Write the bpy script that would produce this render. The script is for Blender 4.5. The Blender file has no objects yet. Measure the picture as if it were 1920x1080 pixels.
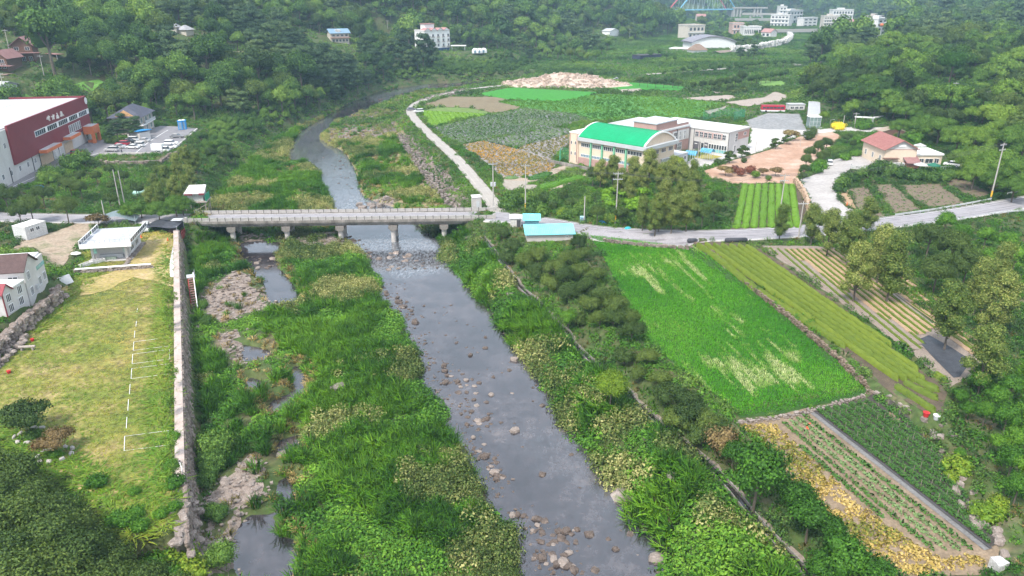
import bpy, bmesh, math, random
import numpy as np
from mathutils import Vector, Matrix

# ------------------------------------------------------------------ camera
SC = bpy.context.scene
COL = SC.collection
F, CAMZ, PITCH = 1400.0, 58.0, math.radians(21.8)      # focal length in photo pixels, height above the water
CP, SP = math.cos(PITCH), math.sin(PITCH)
cam = bpy.data.cameras.new('camera')
cam.lens = F / 1920 * 36
cam.clip_end = 12000
cam.clip_start = 1
camo = bpy.data.objects.new('camera', cam)
COL.objects.link(camo)
camo.location = (0, 0, CAMZ)
camo.rotation_euler = (math.pi / 2 - PITCH, 0, 0)
SC.camera = camo

# ------------------------------------------------------------------ light
SUN_EL, SUN_AZ = math.radians(54), math.radians(215)   # azimuth clockwise from +Y
w = bpy.data.worlds.new('World')
SC.world = w
w.use_nodes = True
nt = w.node_tree
bg = nt.nodes['Background']
sky = nt.nodes.new('ShaderNodeTexSky')
sky.sky_type = 'NISHITA'
sky.sun_disc = False
sky.sun_elevation = SUN_EL
sky.sun_rotation = SUN_AZ
sky.dust_density = 3
mx = nt.nodes.new('ShaderNodeMix')
mx.data_type = 'RGBA'
mx.inputs[0].default_value = 0.72                      # thin overcast
mx.inputs[7].default_value = (8.3, 8.8, 9.8, 1)
nt.links.new(sky.outputs[0], mx.inputs[6])
nt.links.new(mx.outputs[2], bg.inputs[0])
bg.inputs[1].default_value = 0.06
sl = bpy.data.lights.new('sun', 'SUN')
sl.energy = 1.5
sl.angle = math.radians(10)
sl.color = (1, .955, .88)
so = bpy.data.objects.new('sun', sl)
COL.objects.link(so)
so.rotation_euler = (math.pi / 2 - SUN_EL, 0, math.pi - SUN_AZ)
so.location = (0, 0, 400)
SC.view_settings.view_transform = 'Standard'
SC.view_settings.look = 'None'
SC.view_settings.exposure = 1.88
SC.view_settings.gamma = 1
SC.render.engine = 'CYCLES'
cy = SC.cycles
cy.max_bounces = 5
cy.diffuse_bounces = 2
cy.glossy_bounces = 2
cy.transmission_bounces = 3
cy.volume_bounces = 0
cy.transparent_max_bounces = 8
cy.use_denoising = True
cy.use_adaptive_sampling = True
cy.adaptive_threshold = 0.02

# ------------------------------------------------------------------ helpers
R = random.Random(11)
NR = np.random.default_rng(5)
rad = math.radians

def ray(x, y):
 u, v = (x - 960) / F, (y - 540) / F
 return u, CP - v * SP, SP + v * CP                 # right, ahead, down

def at(x, y, z=0.0):
 u, hz, vt = ray(x, y)
 t = (CAMZ - z) / vt
 return (u * t, hz * t, z)

def proj(X, Y, Z):
 d = Y * CP + (CAMZ - Z) * SP
 return 960 + F * X / d, 540 + F * ((CAMZ - Z) * CP - Y * SP) / d, d

def hsh(i, j, s):
 n = (i.astype(np.int64) * 374761393 + j.astype(np.int64) * 668265263 + s * 974711) & 0x7fffffff
 n = ((n ^ (n >> 13)) * 1274126177) & 0x7fffffff
 return ((n ^ (n >> 16)) & 0xffff) / 65535.0

def vn(x, y, sc, s=0):
 x = np.asarray(x, float) / sc
 y = np.asarray(y, float) / sc
 i, j = np.floor(x), np.floor(y)
 a, b = x - i, y - j
 a, b = a * a * (3 - 2 * a), b * b * (3 - 2 * b)
 i, j = i.astype(np.int64), j.astype(np.int64)
 return (hsh(i, j, s) * (1 - a) + hsh(i + 1, j, s) * a) * (1 - b) + (hsh(i, j + 1, s) * (1 - a) + hsh(i + 1, j + 1, s) * a) * b

def fbm(x, y, sc, s=0, o=3):
 r, k = 0, 0
 for n in range(o):
  r = r + vn(x, y, sc / 2 ** n, s + n) / 2 ** n
  k += 1 / 2 ** n
 return r / k

def sstep(t):
 t = np.clip(t, 0, 1)
 return t * t * (3 - 2 * t)

def inpoly(px, py, poly):
 ins = np.zeros(px.shape, bool)
 n = len(poly)
 for i in range(n):
  x0, y0 = poly[i][:2]
  x1, y1 = poly[(i + 1) % n][:2]
  if y0 == y1:
   continue
  c = ((y0 > py) != (y1 > py)) & (px < (x1 - x0) * (py - y0) / (y1 - y0) + x0)
  ins ^= c
 return ins

def segd(px, py, line, closed=False):
 """distance to a polyline, plus interpolated parameter (segment index + fraction)"""
 best = np.full(px.shape, 1e9)
 par = np.zeros(px.shape)
 n = len(line)
 for i in range(n if closed else n - 1):
  x0, y0 = line[i][:2]
  x1, y1 = line[(i + 1) % n][:2]
  dx, dy = x1 - x0, y1 - y0
  t = np.clip(((px - x0) * dx + (py - y0) * dy) / (dx * dx + dy * dy + 1e-9), 0, 1)
  d = np.hypot(px - x0 - t * dx, py - y0 - t * dy)
  m = d < best
  best = np.where(m, d, best)
  par = np.where(m, i + t, par)
 return best, par

# ------------------------------------------------------------------ materials
def ramp(nt, cols, pos=None):
 r = nt.nodes.new('ShaderNodeValToRGB')
 e = r.color_ramp.elements
 n = len(cols)
 while len(e) < n:
  e.new(0.5)
 for i, c in enumerate(cols):
  e[i].position = pos[i] if pos else i / (n - 1)
  e[i].color = (*c, 1)
 return r

MATS = {}

def mat(name, *cols, sc=.4, rough=.85, bump=0., bsc=None, metal=0., det=6, pos=None, stretch=None, spec=.3, fine=.25):
 """procedural paint / soil / stone: two noises choose between the colours, a finer one adds grain"""
 if name in MATS:
  return MATS[name]
 m = bpy.data.materials.new(name)
 MATS[name] = m
 m.use_nodes = True
 nt = m.node_tree
 L = nt.links.new
 b = nt.nodes['Principled BSDF']
 b.inputs['Roughness'].default_value = rough
 b.inputs['Metallic'].default_value = metal
 b.inputs['Specular IOR Level'].default_value = spec
 tc = nt.nodes.new('ShaderNodeTexCoord')
 vec = tc.outputs['Object']
 if stretch:
  mp = nt.nodes.new('ShaderNodeMapping')
  mp.inputs['Scale'].default_value = stretch
  L(vec, mp.inputs[0])
  vec = mp.outputs[0]
 if len(cols) == 1:
  cols = (tuple(c * .86 for c in cols[0]), tuple(min(1, c * 1.1) for c in cols[0]))
 n = nt.nodes.new('ShaderNodeTexNoise')
 n.inputs['Scale'].default_value = sc
 n.inputs['Detail'].default_value = det
 n.inputs['Roughness'].default_value = .65
 L(vec, n.inputs[0])
 if pos is None:
  k = len(cols)
  pos = [.3 + .4 * i / (k - 1) for i in range(k)]
 r = ramp(nt, cols, pos)
 L(n.outputs[0], r.inputs[0])
 n2 = nt.nodes.new('ShaderNodeTexNoise')
 n2.inputs['Scale'].default_value = sc * 9
 n2.inputs['Detail'].default_value = 4
 L(vec, n2.inputs[0])
 mr = nt.nodes.new('ShaderNodeMapRange')
 mr.inputs[1].default_value, mr.inputs[2].default_value = .3, .7
 mr.inputs[3].default_value, mr.inputs[4].default_value = 1 - fine, 1 + fine
 L(n2.outputs[0], mr.inputs[0])
 mm = nt.nodes.new('ShaderNodeVectorMath')
 mm.operation = 'SCALE'
 L(r.outputs[0], mm.inputs[0])
 L(mr.outputs[0], mm.inputs['Scale'])
 L(mm.outputs[0], b.inputs['Base Color'])
 if bump:
  bp = nt.nodes.new('ShaderNodeBump')
  bp.inputs['Strength'].default_value = 1
  bp.inputs['Distance'].default_value = bump
  n3 = nt.nodes.new('ShaderNodeTexNoise')
  n3.inputs['Scale'].default_value = bsc or sc * 6
  n3.inputs['Detail'].default_value = 5
  L(vec, n3.inputs[0])
  L(n3.outputs[0], bp.inputs['Height'])
  L(bp.outputs[0], b.inputs['Normal'])
 return m

def leafmat(name, cols, trans=.26, rough=.6, rnd=.6, g=1.28):
 """foliage: 'tone' (one per plant) picks the green, 'leaf' (one per leaf) varies it"""
 if name in MATS:
  return MATS[name]
 m = bpy.data.materials.new(name)
 MATS[name] = m
 m.use_nodes = True
 nt = m.node_tree
 L = nt.links.new
 b = nt.nodes['Principled BSDF']
 b.inputs['Roughness'].default_value = rough
 b.inputs['Specular IOR Level'].default_value = .25
 a = nt.nodes.new('ShaderNodeAttribute')
 a.attribute_type = 'INSTANCER'
 a.attribute_name = 'tone'
 lf = nt.nodes.new('ShaderNodeAttribute')
 lf.attribute_type = 'GEOMETRY'
 lf.attribute_name = 'leaf'
 ad = nt.nodes.new('ShaderNodeMath')
 ad.operation = 'MULTIPLY_ADD'
 ad.inputs[1].default_value = rnd
 L(lf.outputs['Fac'], ad.inputs[0])
 L(a.outputs['Fac'], ad.inputs[2])
 sb = nt.nodes.new('ShaderNodeMath')
 sb.operation = 'SUBTRACT'
 sb.inputs[1].default_value = rnd / 2
 L(ad.outputs[0], sb.inputs[0])
 r = ramp(nt, [(c[0] * 1.58 * g, c[1] * 1.53 * g, c[2] * 1.12 * g) for c in cols])
 L(sb.outputs[0], r.inputs[0])
 L(r.outputs[0], b.inputs['Base Color'])
 tr = nt.nodes.new('ShaderNodeBsdfTranslucent')
 tv = nt.nodes.new('ShaderNodeMix')
 tv.data_type = 'RGBA'
 tv.blend_type = 'MULTIPLY'
 tv.inputs[0].default_value = 1
 L(r.outputs[0], tv.inputs[6])
 tv.inputs[7].default_value = (1.3, 1.35, .6, 1)
 L(tv.outputs[2], tr.inputs[0])
 mx = nt.nodes.new('ShaderNodeMixShader')
 mx.inputs[0].default_value = trans
 L(b.outputs[0], mx.inputs[1])
 L(tr.outputs[0], mx.inputs[2])
 L(mx.outputs[0], nt.nodes['Material Output'].inputs[0])
 return m

def glassmat(name, col, rough=.12):
 if name in MATS:
  return MATS[name]
 m = mat(name, tuple(c * .7 for c in col), tuple(c * 1.5 for c in col), sc=.35, rough=rough, spec=.6)
 return m

# ------------------------------------------------------------------ objects
def tag(o, label=None, cat=None, group=None, kind=None):
 if label: o['label'] = label
 if cat: o['category'] = cat
 if group: o['group'] = group
 if kind: o['kind'] = kind
 return o

def link(name, data, parent=None, loc=(0, 0, 0), rz=0., sc=None):
 o = bpy.data.objects.new(name, data)
 COL.objects.link(o)
 o.location = loc
 o.rotation_euler = (0, 0, rz)
 if sc is not None:
  o.scale = (sc, sc, sc) if not isinstance(sc, tuple) else sc
 if parent is not None:
  o.parent = parent
 return o

def thing(name, label, cat, loc=(0, 0, 0), rz=0., group=None, sc=None):
 o = link(name, None, None, loc, rz, sc)
 o.empty_display_size = .5
 return tag(o, label, cat, group)

def npmesh(name, v, f, mats, smooth=False, attrs=None, mi=None, nrm=None):
 """v (n,3), f (m,k) arrays of one face size"""
 me = bpy.data.meshes.new(name)
 v = np.asarray(v, np.float32)
 f = np.asarray(f, np.int32)
 k = f.shape[1]
 me.vertices.add(len(v))
 me.vertices.foreach_set('co', v.ravel())
 me.loops.add(f.size)
 me.loops.foreach_set('vertex_index', f.ravel())
 me.polygons.add(len(f))
 me.polygons.foreach_set('loop_start', np.arange(0, f.size, k, dtype=np.int32))
 for m in (mats if isinstance(mats, (list, tuple)) else [mats]):
  me.materials.append(m)
 if mi is not None:
  me.polygons.foreach_set('material_index', np.asarray(mi, np.int32))
 me.polygons.foreach_set('use_smooth', np.full(len(f), bool(smooth)))
 for an, av in (attrs or {}).items():
  av = np.asarray(av, np.float32)
  a = me.attributes.new(an, 'FLOAT' if av.ndim == 1 else 'FLOAT_VECTOR', 'POINT')
  a.data.foreach_set('value' if av.ndim == 1 else 'vector', av.ravel())
 me.update(calc_edges=True)
 if nrm is not None:
  me.normals_split_custom_set_from_vertices(np.asarray(nrm, np.float32))
 return me

class MB:
 """collects simple solids, then makes ONE mesh object of them"""

 def __init__(s):
  s.v, s.f = [], []

 def add(s, vs, fs):
  n = len(s.v)
  s.v += [tuple(p) for p in vs]
  s.f += [tuple(n + i for i in q) for q in fs]
  return s

 def box(s, x0, y0, z0, x1, y1, z1, rz=0., piv=None):
  vs = [(x, y, z) for z in (z0, z1) for x, y in ((x0, y0), (x1, y0), (x1, y1), (x0, y1))]
  if rz:
   px, py = piv or ((x0 + x1) / 2, (y0 + y1) / 2)
   c, n = math.cos(rz), math.sin(rz)
   vs = [(px + (x - px) * c - (y - py) * n, py + (x - px) * n + (y - py) * c, z) for x, y, z in vs]
  return s.add(vs, [(3, 2, 1, 0), (4, 5, 6, 7), (0, 1, 5, 4), (1, 2, 6, 5), (2, 3, 7, 6), (3, 0, 4, 7)])

 def prism(s, poly, z0, z1):
  n = len(poly)
  za = z0 if isinstance(z0, (list, tuple)) else [z0] * n
  zb = z1 if isinstance(z1, (list, tuple)) else [z1] * n
  vs = [(*p[:2], za[i]) for i, p in enumerate(poly)] + [(*p[:2], zb[i]) for i, p in enumerate(poly)]
  ar = sum(poly[i][0] * poly[(i + 1) % n][1] - poly[(i + 1) % n][0] * poly[i][1] for i in range(n))
  fs = [tuple(range(n - 1, -1, -1)), tuple(range(n, 2 * n))] + [(i, (i + 1) % n, n + (i + 1) % n, n + i) for i in range(n)]
  if ar < 0:
   fs = [q[::-1] for q in fs]
  return s.add(vs, fs)

 def ext(s, prof, a0, a1, axis='y'):
  """profile in the (x,z) plane pushed along y, or in (y,z) pushed along x"""
  n = len(prof)
  if axis == 'y':
   vs = [(p[0], a0, p[1]) for p in prof] + [(p[0], a1, p[1]) for p in prof]
  else:
   vs = [(a0, p[0], p[1]) for p in prof] + [(a1, p[0], p[1]) for p in prof]
  fs = [tuple(range(n)), tuple(range(2 * n - 1, n - 1, -1))] + [(n + i, n + (i + 1) % n, (i + 1) % n, i) for i in range(n)]
  ar = sum(prof[i][0] * prof[(i + 1) % n][1] - prof[(i + 1) % n][0] * prof[i][1] for i in range(n))
  if (ar < 0) == (axis == 'y'):
   fs = [q[::-1] for q in fs]
  return s.add(vs, fs)

 def tube(s, p0, p1, r0, r1=None, n=8, cap=True):
  r1 = r0 if r1 is None else r1
  p0, p1 = Vector(p0), Vector(p1)
  d = (p1 - p0).normalized()
  a = d.orthogonal().normalized()
  b = d.cross(a)
  vs = []
  for p, r in ((p0, r0), (p1, r1)):
   vs += [p + (a * math.cos(t * 2 * math.pi / n) + b * math.sin(t * 2 * math.pi / n)) * r for t in range(n)]
  fs = [(i, (i + 1) % n, n + (i + 1) % n, n + i) for i in range(n)]
  if cap:
   fs += [tuple(range(n - 1, -1, -1)), tuple(range(n, 2 * n))]
  return s.add(vs, fs)

 def dome(s, c, rx, ry, rz, n=10, m=4, full=False):
  vs, fs = [], []
  lo = -m if full else 0
  rows = list(range(lo, m))
  for j in rows:
   a = j / m * math.pi / 2
   vs += [(c[0] + rx * math.cos(a) * math.cos(i * 2 * math.pi / n), c[1] + ry * math.cos(a) * math.sin(i * 2 * math.pi / n), c[2] + rz * math.sin(a)) for i in range(n)]
  k = len(rows)
  vs.append((c[0], c[1], c[2] + rz))
  for j in range(k - 1):
   fs += [(j * n + i, j * n + (i + 1) % n, (j + 1) * n + (i + 1) % n, (j + 1) * n + i) for i in range(n)]
  fs += [((k - 1) * n + i, (k - 1) * n + (i + 1) % n, k * n) for i in range(n)]
  return s.add(vs, fs)

 def gable(s, x0, y0, x1, y1, z, rise, over=.4, th=.18, axis='x'):
  """two roof slabs; the ridge runs along axis"""
  if axis == 'x':
   ym = (y0 + y1) / 2
   k = rise / (ym - y0)
   for a, b in ((y0 - over, ym), (y1 + over, ym)):
    pr = [(a, z - over * k), (b, z + rise), (b, z + rise + th), (a, z - over * k + th)]
    s.ext(pr, x0 - over, x1 + over, 'x')
  else:
   xm = (x0 + x1) / 2
   k = rise / (xm - x0)
   for a, b in ((x0 - over, xm), (x1 + over, xm)):
    pr = [(a, z - over * k), (b, z + rise), (b, z + rise + th), (a, z - over * k + th)]
    s.ext(pr, y0 - over, y1 + over, 'y')
  return s

 def build(s, name, m, parent=None, loc=(0, 0, 0), rz=0., smooth=False):
  return link(name, s.mesh(name, m, smooth), parent, loc, rz)

 def mesh(s, name, m, smooth=False):
  me = bpy.data.meshes.new(name)
  me.from_pydata(s.v, [], s.f)
  me.materials.append(m)
  if smooth:
   me.polygons.foreach_set('use_smooth', [True] * len(me.polygons))
  me.update()
  return me

MESHES = {}

def shared(key, fn):
 if key not in MESHES:
  MESHES[key] = fn()
 return MESHES[key]

def copytree(o, loc=None, rz=None, parent=None):
 c = o.copy()
 COL.objects.link(c)
 if parent is not None: c.parent = parent
 if loc is not None: c.location = loc
 if rz is not None: c.rotation_euler = (0, 0, rz)
 for ch in list(o.children):
  copytree(ch, parent=c)
 return c

# ------------------------------------------------------------------ terrain
def axis(*seg):
 out = []
 for a, b, st in seg:
  out += list(np.arange(a, b, st))
 return np.array(out + [seg[-1][1]], float)

GX = axis((-1700, -420, 26), (-420, -176, 4), (-176, 204, 1), (204, 420, 4), (420, 1700, 26))
GY = axis((20, 330, 1), (330, 700, 2.5), (700, 1300, 8), (1300, 3200, 32))
MX, MY = np.meshgrid(GX, GY)
H = np.full(MX.shape, 5.5) + (fbm(MX, MY, 45, 3) - .5) * .9
H += np.clip(MX - 70, 0, 80) * .02

def wp(pts, z=None):
 return [at(p[0], p[1], p[2] if len(p) > 2 else z)[:2] for p in pts]

def plat(poly, z, fe, blend=1.0):
 """level a polygon (world) to z, easing out over fe metres"""
 P = np.array([p[:2] for p in poly])
 bx = (MX > P[:, 0].min() - fe) & (MX < P[:, 0].max() + fe) & (MY > P[:, 1].min() - fe) & (MY < P[:, 1].max() + fe)
 x, y = MX[bx], MY[bx]
 ins = inpoly(x, y, poly)
 d, _ = segd(x, y, poly, True)
 wgt = np.where(ins, 1, sstep(1 - d / fe)) * blend
 H[bx] = H[bx] * (1 - wgt) + z * wgt

def platline(line, zs, hw, fe):
 P = np.array([p[:2] for p in line])
 m = hw + fe
 bx = (MX > P[:, 0].min() - m) & (MX < P[:, 0].max() + m) & (MY > P[:, 1].min() - m) & (MY < P[:, 1].max() + m)
 x, y = MX[bx], MY[bx]
 d, t = segd(x, y, line)
 z = np.interp(t, range(len(line)), zs)
 wgt = sstep(1 - (d - hw) / fe)
 H[bx] = H[bx] * (1 - wgt) + z * wgt

# hills
LF = [(-172, -100), (-172, 120), (-172, 250), (-152, 300), (-126, 318), (-100, 335), (-90, 400), (-78, 489), (-50, 540), (-20, 600),
      (13, 655), (60, 720), (123, 824), (180, 930), (225, 1036), (232, 1150), (120, 1420), (0, 1700)]
RF = [(165, -100), (160, 120), (150, 213), (152, 251), (142, 292), (130, 318), (149, 406), (185, 450), (206, 553), (300, 700), (412, 882),
      (520, 1100), (560, 1350), (600, 1700)]
LPOLY = LF + [(0, 4000), (-5000, 4000), (-5000, -100)]
RPOLY = RF + [(600, 4000), (5000, 4000), (5000, -100)]

def hilld(x, y, line, poly):
 d, _ = segd(x, y, line)
 return np.where(inpoly(x, y, poly), d, -d)

dl = hilld(MX, MY, LF, LPOLY)
dr = hilld(MX, MY, RF, RPOLY)
und = (fbm(MX, MY, 120, 9, 4) - .5)
H += np.where(dl > 0, 190 * (1 - np.exp(-np.maximum(dl, 0) * .36 / 190)) + und * np.clip(dl * .22, 0, 46), 0)
kn = np.maximum(dr, 0)
H += np.where(dr > 0, 18 * (1 - np.exp(-kn * .5 / 18)) + np.clip(kn - 150, 0, 420) * .30 + und * np.clip(kn * .12, 0, 50), 0)
H += np.clip(MY - 1640, 0, 900) * (.34 + .25 * und) + np.clip(np.abs(MX - 150) - 500, 0, 900) * np.clip((MY - 1300) / 600, 0, 1) * .2

# flood plain and terraces (photo outline at an assumed height -> place on the ground)
FLOOD = wp([(356, 470), (362, 600), (378, 800), (392, 1000), (405, 1400), (1420, 1400), (1255, 1075), (1185, 950), (1100, 830), (1000, 690), (935, 600), (885, 540),
   (850, 480), (880, 455), (850, 395), (815, 345), (775, 290), (735, 235), (760, 205), (860, 172), (960, 158), (960, 148), (800, 155), (720, 166),
   (650, 192), (600, 220), (545, 245), (500, 275), (440, 330), (390, 390)], 0.9)
plat(FLOOD, .95, 9)
TERR = wp([(-300, 440), (0, 364), (70, 345), (150, 302), (185, 291), (300, 290), (335, 275), (374, 240), (345, 233), (280, 231), (180, 236), (180, 215), (-300, 260)], 8.)
plat(TERR, 8., 7)
LOWL = wp([(-300, 800), (0, 838), (140, 922), (240, 1015), (345, 1012), (385, 1100), (400, 1600), (-900, 1600)], 4)
plat(LOWL, 2.2, 4)
LAWN = wp([(335, 447), (344, 960), (336, 990), (240, 1008), (140, 915), (60, 866), (0, 830), (-200, 730), (-200, 690), (0, 655), (60, 600), (118, 545), (150, 515), (160, 475), (290, 432)], 5.5)
HOUSE_T = wp([(-250, 600), (-40, 470), (60, 462), (112, 520), (60, 575), (0, 622), (-200, 790)], 8.)
plat(HOUSE_T, 8., 2.2)
plat(LAWN, 5.5, 1.0)
plat([(-112, 600), (-115, 640), (-10, 660), (-5, 615), (-60, 600)], 13, 22)
POOLT = wp([(1835, 188), (1990, 205), (1990, 165), (1830, 172)], 14)
plat(POOLT, 14, 10)
REST = wp([(1600, 300), (1635, 322), (1700, 322), (1815, 320), (1830, 280), (1760, 262), (1640, 262)], 8.)
plat(REST, 8.0, 9)
# roads
ROAD_L = [at(*p) for p in [(-320, 395, 7), (-100, 402, 6.6), (0, 408, 6.3), (150, 411, 6.1), (260, 412, 6), (352, 409, 5.75)]]
ROAD_R = [at(*p) for p in [(918, 406, 5.75), (1000, 414, 5.9), (1105, 433, 6.1), (1180, 439, 6.2), (1250, 442, 6.3), (1330, 443, 6.4), (1440, 439, 6.5), (1540, 431, 6.6),
                           (1650, 420, 6.7), (1780, 404, 6.8), (1920, 381, 7.2), (2150, 335, 8)]]
LANE = [at(*p) for p in [(935, 398, 5.9), (914, 366, 6), (880, 325, 6), (850, 291, 6), (812, 258, 6), (784, 231, 6), (767, 210, 6), (776, 195, 6), (812, 181, 6), (870, 169, 6),
                         (930, 161, 5.8), (1000, 157, 5.5), (1100, 152, 5), (1180, 149, 4.5)]]
for L_, hw in ((ROAD_L, 4), (ROAD_R, 4.2), (LANE, 2.6)):
 platline(L_, [p[2] for p in L_], hw, 6)
CANAL = [at(x, y, 3.3) for x, y in [(905, 445), (930, 478), (960, 520), (975, 540), (1002, 563), (1026, 586), (1027, 596), (1046, 610), (1068, 627), (1067, 640), (1095, 666), (1122, 692),
         (1150, 715), (1180, 738), (1184, 752), (1215, 778), (1247, 805), (1302, 848), (1360, 905), (1422, 983), (1440, 1002), (1502, 1067), (1560, 1130)]]
platline(CANAL, [3.3] * len(CANAL), 1.3, 5)
PADDY = wp([(1104, 441), (1200, 452), (1300, 461), (1345, 492), (1400, 535), (1480, 598), (1560, 666), (1632, 733), (1560, 757), (1480, 775), (1385, 786), (1320, 726), (1240, 662), (1216, 640), (1170, 560), (1125, 470)], 5.)
plat(PADDY, 5.0, 2.5)
LOWF = wp([(1388, 795), (1510, 766), (1640, 745), (1700, 780), (1760, 850), (1872, 1028), (1850, 1075), (1640, 1090), (1560, 1010), (1470, 880)], 4.3)
plat(LOWF, 4.3, 2.5)
TEA = wp([(1304, 455), (1415, 461), (1560, 560), (1772, 735), (1765, 780), (1745, 778), (1660, 730), (1540, 622), (1430, 537), (1330, 478)], 6.2)
plat(TEA, 6.2, 1.8)
STRIP = wp([(1425, 461), (1560, 462), (1700, 570), (1830, 660), (1830, 700), (1780, 728), (1700, 655), (1560, 555)], 6.6)
plat(STRIP, 6.6, 2.5)
PILE = at(1062, 160, 4)

# river: water stands at z = 0
MAIN = [(550, 306), (549, 285), (558, 262), (580, 240), (612, 222), (655, 196), (715, 171), (800, 158), (960, 151), (1000, 146), (1000, 153), (960, 158), (880, 165), (792, 172), (735, 187), (672, 212), (622, 230),
  (604, 248), (594, 262), (612, 272), (640, 285), (650, 302), (660, 320), (665, 342), (672, 367), (690, 377), (730, 390), (772, 420), (795, 440), (817, 450), (818, 485), (842, 500), (870, 535), (917, 577), (930, 610),
  (955, 635), (975, 670), (997, 697), (1017, 732), (1040, 754), (1047, 780), (1070, 826), (1103, 850), (1132, 902), (1157, 932), (1178, 952), (1182, 978), (1210, 990), (1240, 1030), (1238, 1070), (1230, 1200), (1230, 1500),
  (985, 1500), (990, 1150), (1000, 1080), (1001, 1022), (990, 985), (945, 965), (937, 947), (929, 912), (902, 870), (880, 838), (860, 812), (855, 777), (840, 752), (808, 727), (797, 697), (794, 655), (777, 635),
  (772, 602), (742, 582), (720, 552), (728, 528), (705, 500), (690, 475), (664, 458), (655, 440), (648, 425), (640, 395), (635, 390), (627, 370), (615, 347), (604, 322), (585, 306)]
POOLS = [[(455, 456), (480, 453), (530, 456), (512, 476), (480, 482), (462, 474)], [(472, 502), (512, 500), (535, 520), (553, 545), (555, 573), (532, 578), (510, 566), (500, 535)],
         [(455, 650), (480, 655), (503, 661), (490, 678), (462, 676)], [(512, 755), (560, 735), (544, 764), (510, 778)], [(556, 690), (564, 692), (566, 730), (558, 736)],
         [(470, 712), (482, 715), (486, 735), (474, 732)], [(526, 832), (556, 820), (555, 850), (532, 858)], [(528, 905), (538, 900), (545, 950), (532, 956)],
         [(446, 1002), (470, 973), (500, 972), (505, 1007), (545, 1020), (550, 1060), (540, 1100), (455, 1100), (449, 1050)],
         [(455, 472), (490, 482), (512, 480), (520, 497), (480, 503), (460, 496)]]
MAINW = wp(MAIN, 0)
POOLW = [wp(p, 0) for p in POOLS]
fl = inpoly(MX, MY, FLOOD)
H += np.where(fl, (fbm(MX, MY, 9, 21) - .42) * 1.1 + (fbm(MX, MY, 30, 33) - .5) * .8, 0)
H = np.where(fl, np.maximum(H, .3), H)
plat(MAINW, -.7, 3.2)
for p in POOLW:
 plat(p, -.5, 1.8)

def hz_(x, y):
 x, y = np.asarray(x, float), np.asarray(y, float)
 i = np.clip(np.searchsorted(GX, x) - 1, 0, len(GX) - 2)
 j = np.clip(np.searchsorted(GY, y) - 1, 0, len(GY) - 2)
 a = np.clip((x - GX[i]) / (GX[i + 1] - GX[i]), 0, 1)
 b = np.clip((y - GY[j]) / (GY[j + 1] - GY[j]), 0, 1)
 return (H[j, i] * (1 - a) + H[j, i + 1] * a) * (1 - b) + (H[j + 1, i] * (1 - a) + H[j + 1, i + 1] * a) * b

def h(x, y):
 return float(hz_(x, y))

TS = np.geomspace(45, 3600, 1400)

def g(x, y):
 """the point of the ground seen at a photo pixel"""
 u, hz, vt = ray(x, y)
 d = CAMZ - vt * TS - hz_(u * TS, hz * TS)
 k = np.argmax(d < 0) if (d < 0).any() else len(TS) - 1
 k = max(k, 1)
 f = d[k - 1] / (d[k - 1] - d[k]) if d[k] < 0 else 1
 t = TS[k - 1] + (TS[k] - TS[k - 1]) * f
 X, Y = u * t, hz * t
 return (X, Y, h(X, Y))

def gp(pts):
 return [g(*p)[:2] for p in pts]

def ctree(x, y, H_):
 """ground point of a plant of height H_ whose crown centre is seen at a pixel"""
 z = 5.0
 for _ in range(5):
  X, Y, _z = at(x, y, min(z + .6 * H_, CAMZ - 4))
  z = h(X, Y)
 return X, Y, z

# a raster of what must stay clear of scattered plants
EX0, EX1, EY0, EY1, ES = -230., 260., 30., 560., .5
EXC = np.zeros((int((EY1 - EY0) / ES), int((EX1 - EX0) / ES)), bool)

def excl(poly, grow=0.):
 P = np.array([p[:2] for p in poly])
 i0, i1 = int((P[:, 0].min() - grow - EX0) / ES), int((P[:, 0].max() + grow - EX0) / ES) + 1
 j0, j1 = int((P[:, 1].min() - grow - EY0) / ES), int((P[:, 1].max() + grow - EY0) / ES) + 1
 i0, j0, i1, j1 = max(i0, 0), max(j0, 0), min(i1, EXC.shape[1]), min(j1, EXC.shape[0])
 if i1 <= i0 or j1 <= j0:
  return
 x, y = np.meshgrid(EX0 + (np.arange(i0, i1) + .5) * ES, EY0 + (np.arange(j0, j1) + .5) * ES)
 m = inpoly(x, y, poly)
 if grow:
  m |= segd(x, y, poly, True)[0] < grow
 EXC[j0:j1, i0:i1] |= m

def exline(line, hw):
 for a, b in zip(line, line[1:]):
  dx, dy = b[0] - a[0], b[1] - a[1]
  l = math.hypot(dx, dy) or 1
  nx, ny = -dy / l * hw, dx / l * hw
  excl([(a[0] + nx, a[1] + ny), (b[0] + nx, b[1] + ny), (b[0] - nx, b[1] - ny), (a[0] - nx, a[1] - ny)])

def clear(x, y):
 i = ((np.asarray(x) - EX0) / ES).astype(int)
 j = ((np.asarray(y) - EY0) / ES).astype(int)
 ok = (i >= 0) & (i < EXC.shape[1]) & (j >= 0) & (j < EXC.shape[0])
 r = np.zeros(ok.shape, bool)
 r[ok] = EXC[j[ok], i[ok]]
 return ~r

excl(MAINW)
for p in POOLW:
 excl(p)
for L_, hw in ((ROAD_L, 4), (ROAD_R, 4.2), (LANE, 2.4), (CANAL, .9)):
 exline(L_, hw)

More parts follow.
